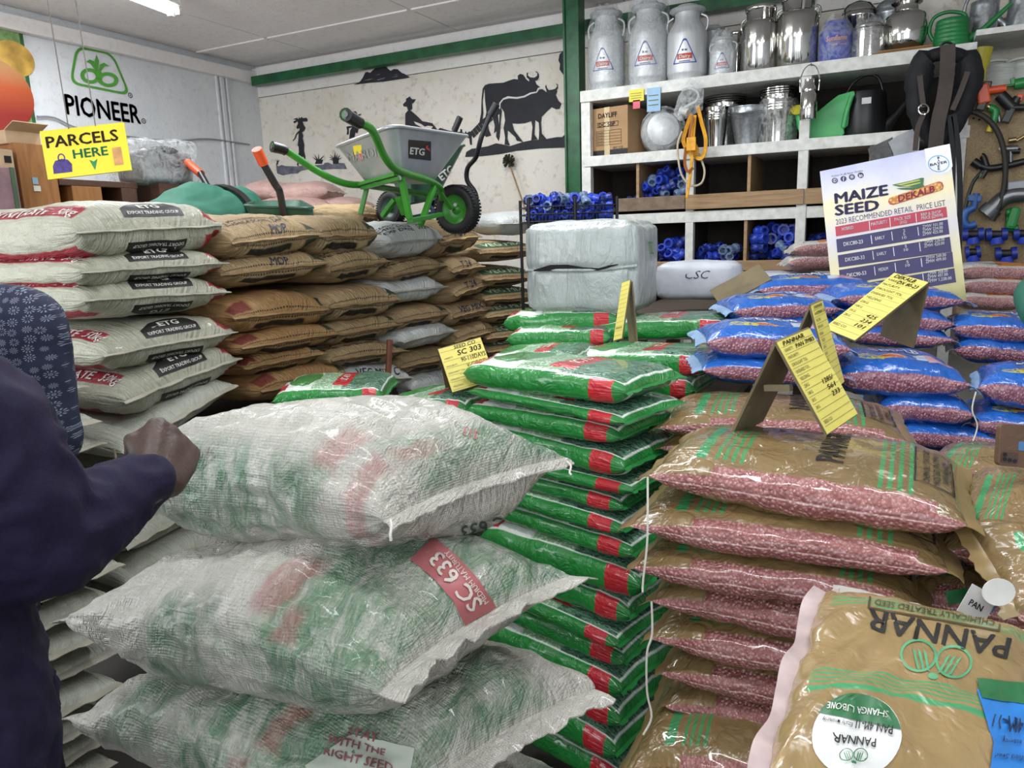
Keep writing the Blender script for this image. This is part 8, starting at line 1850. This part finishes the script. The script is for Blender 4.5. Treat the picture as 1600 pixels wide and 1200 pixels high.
# ---------------- person at the right edge with green sleeve, holding the phone
PH = at(1612, 697, D=1.30); E4 = at(1622, 462, D=2.05); S4 = at(1830, 335, D=1.95); b0 = Vector((S4.x+.16, S4.y-.10, 0)); pr4 = thing('person', 'person in a green shirt at the right edge holding a brown phone', 'person', b0); Lc = lambda p: Vector(p)-b0
T4 = Vector((b0.x, b0.y, S4.z+.02)); HP4 = Vector((b0.x, b0.y, 1.0)); N4 = T4+Vector((-.01, 0, .08)); HD4 = N4+Vector((-.03, -.02, .15)); L4 = T4+Vector((.08, -.20, -.03)); EL4 = L4+Vector((-.10, -.12, -.24)); HND = PH+Vector((.075, .03, -.02)); W4 = E4+Vector((.02, -.22, -.12))
hd, P_, e_ = head(None, Lc(HD4), (-.8, -.5, -.1))
ln = (PH-HND)
fing4 = [[(Lc(HND), .018), (Lc(HND+Vector((-.02, .035, .035-.022*i))), .011), (Lc(HND+Vector((-.055, .030, .035-.022*i))), .0095)] for i in range(4)]+[[(Lc(HND), .017), (Lc(HND+Vector((-.01, -.03, .03))), .012), (Lc(HND+Vector((-.045, -.035, .03))), .010)]]
fing4b = [[(Lc(W4), .02), (Lc(W4+Vector((.012*(i-1.5), -.06, -.03))), .011), (Lc(W4+Vector((.012*(i-1.5), -.09, -.05))), .0095)] for i in range(4)]+[[(Lc(W4), .017), (Lc(W4+Vector((-.04, -.03, .0))), .012)]]
leg4 = [[(Lc(HP4+Vector((0, sg*.09, -.05))), .085), (Lc(HP4+Vector((-.02, sg*.1, -.5))), .055), (Lc(HP4+Vector((.0, sg*.1, -.92))), .035), (Lc(HP4+Vector((-.13, sg*.1, -.965))), .028)] for sg in (-1, 1)]
part('body', capsules([[(Lc(HP4), .13), (Lc(T4-Vector((0, 0, .2))), .12), (Lc(T4), .08), (Lc(N4), .055), (Lc(HD4-Vector((0, 0, .05))), .05)], [(Lc(S4), .05), (Lc(T4), .07), (Lc(L4), .05)], [(Lc(S4), .048), (Lc(E4), .04), (Lc(W4), .027), (Lc(W4+Vector((0, -.04, -.02))), .03)], [(Lc(L4), .048), (Lc(EL4), .04), (Lc(HND+Vector((.06, .0, -.05))), .027), (Lc(HND), .03)]]+leg4+fing4+fing4b, .008, 4, extra=hd), pr4, M_skin)
part('shirt', capsules([[(Lc(HP4), .17), (Lc(T4-Vector((0, 0, .22))), .165), (Lc(T4-Vector((0, 0, .05))), .11)], [(Lc(S4), .08), (Lc(T4), .085), (Lc(L4), .08)], [(Lc(S4), .085), (Lc(S4.lerp(E4, .6)), .075), (Lc(E4), .062), (Lc(E4.lerp(W4, .35)), .055)], [(Lc(L4), .08), (Lc(EL4), .068)]], .010, 5, wr=.005, wsc=12, seed=31), pr4, M_scr)
part('trousers', capsules([[(Lc(HP4+Vector((0, 0, .02))), .155), (Lc(HP4-Vector((0, 0, .1))), .15)]]+[[(Lc(HP4+Vector((0, sg*.085, -.08))), .11), (Lc(HP4+Vector((-.02, sg*.1, -.5))), .085), (Lc(HP4+Vector((0, sg*.1, -.92))), .07)] for sg in (-1, 1)], .014, 5, wr=.004, wsc=14, seed=32), pr4, simple('denim_blue', '#3d5478', .8))
part('hair', capsules([[(P_(0, -.015, .055), .092), (P_(0, -.045, .01), .088)]], .010, 3, wr=.004, wsc=60, seed=33), pr4, M_hair); eyes(pr4, P_)
for sg in (-1, 1): part('shoe', capsules([[(Lc(HP4+Vector((.03, sg*.1, -.955))), .04), (Lc(HP4+Vector((-.15, sg*.1, -.965))), .032)]], .012, 3), pr4, M_trou)
# phone in a brown case, camera bump to the room
phn = thing('mobile_phone', 'mobile phone in a brown leather case held at the right edge', 'phone', PH); RMp = Matrix((_r, _u, -_f)).transposed(); phn.rotation_euler = (RMp @ Matrix.Rotation(R_(-4), 3, 'Z')).to_euler()
u_ = 1.30/FPX; M_case = simple('brown_leather_case', '#5f4636', .55, var=.12, bump=.2, bsc=120)
body = rounded([(-52*u_, -34*u_), (60*u_, -34*u_), (60*u_, 32*u_), (-52*u_, 32*u_)], .010)
part('case', MB().prism(body, (0, 0, -.010), E1, E2, .012).build('case', M_case, mesh_only=True, bevel=.0012), phn)
part('camera_island', MB().prism(rounded([(-48*u_, -29*u_), (-22*u_, -29*u_), (-22*u_, -12*u_), (-48*u_, -12*u_)], .005), (0, 0, .002), E1, E2, .0018).build('camera_island', simple('dark_brown_leather', '#4a372c', .5), mesh_only=True), phn)
for x, y in ((-43, -23), (-35, -24), (-27, -25), (-43, -16)): part('camera_lens', MB().prism(circle(x*u_, y*u_, 3.2*u_, n=14), (0, 0, .0038), E1, E2, .0008).build('camera_lens', simple('lens_black', '#0d0d10', .1), mesh_only=True), phn)
part('finger_sensor', MB().prism(rounded([(-22*u_, -8*u_), (-8*u_, -8*u_), (-8*u_, 6*u_), (-22*u_, 6*u_)], .003), (0, 0, .002), E1, E2, .0006).build('finger_sensor', simple('sensor_blue', '#4a78a8', .3), mesh_only=True), phn)
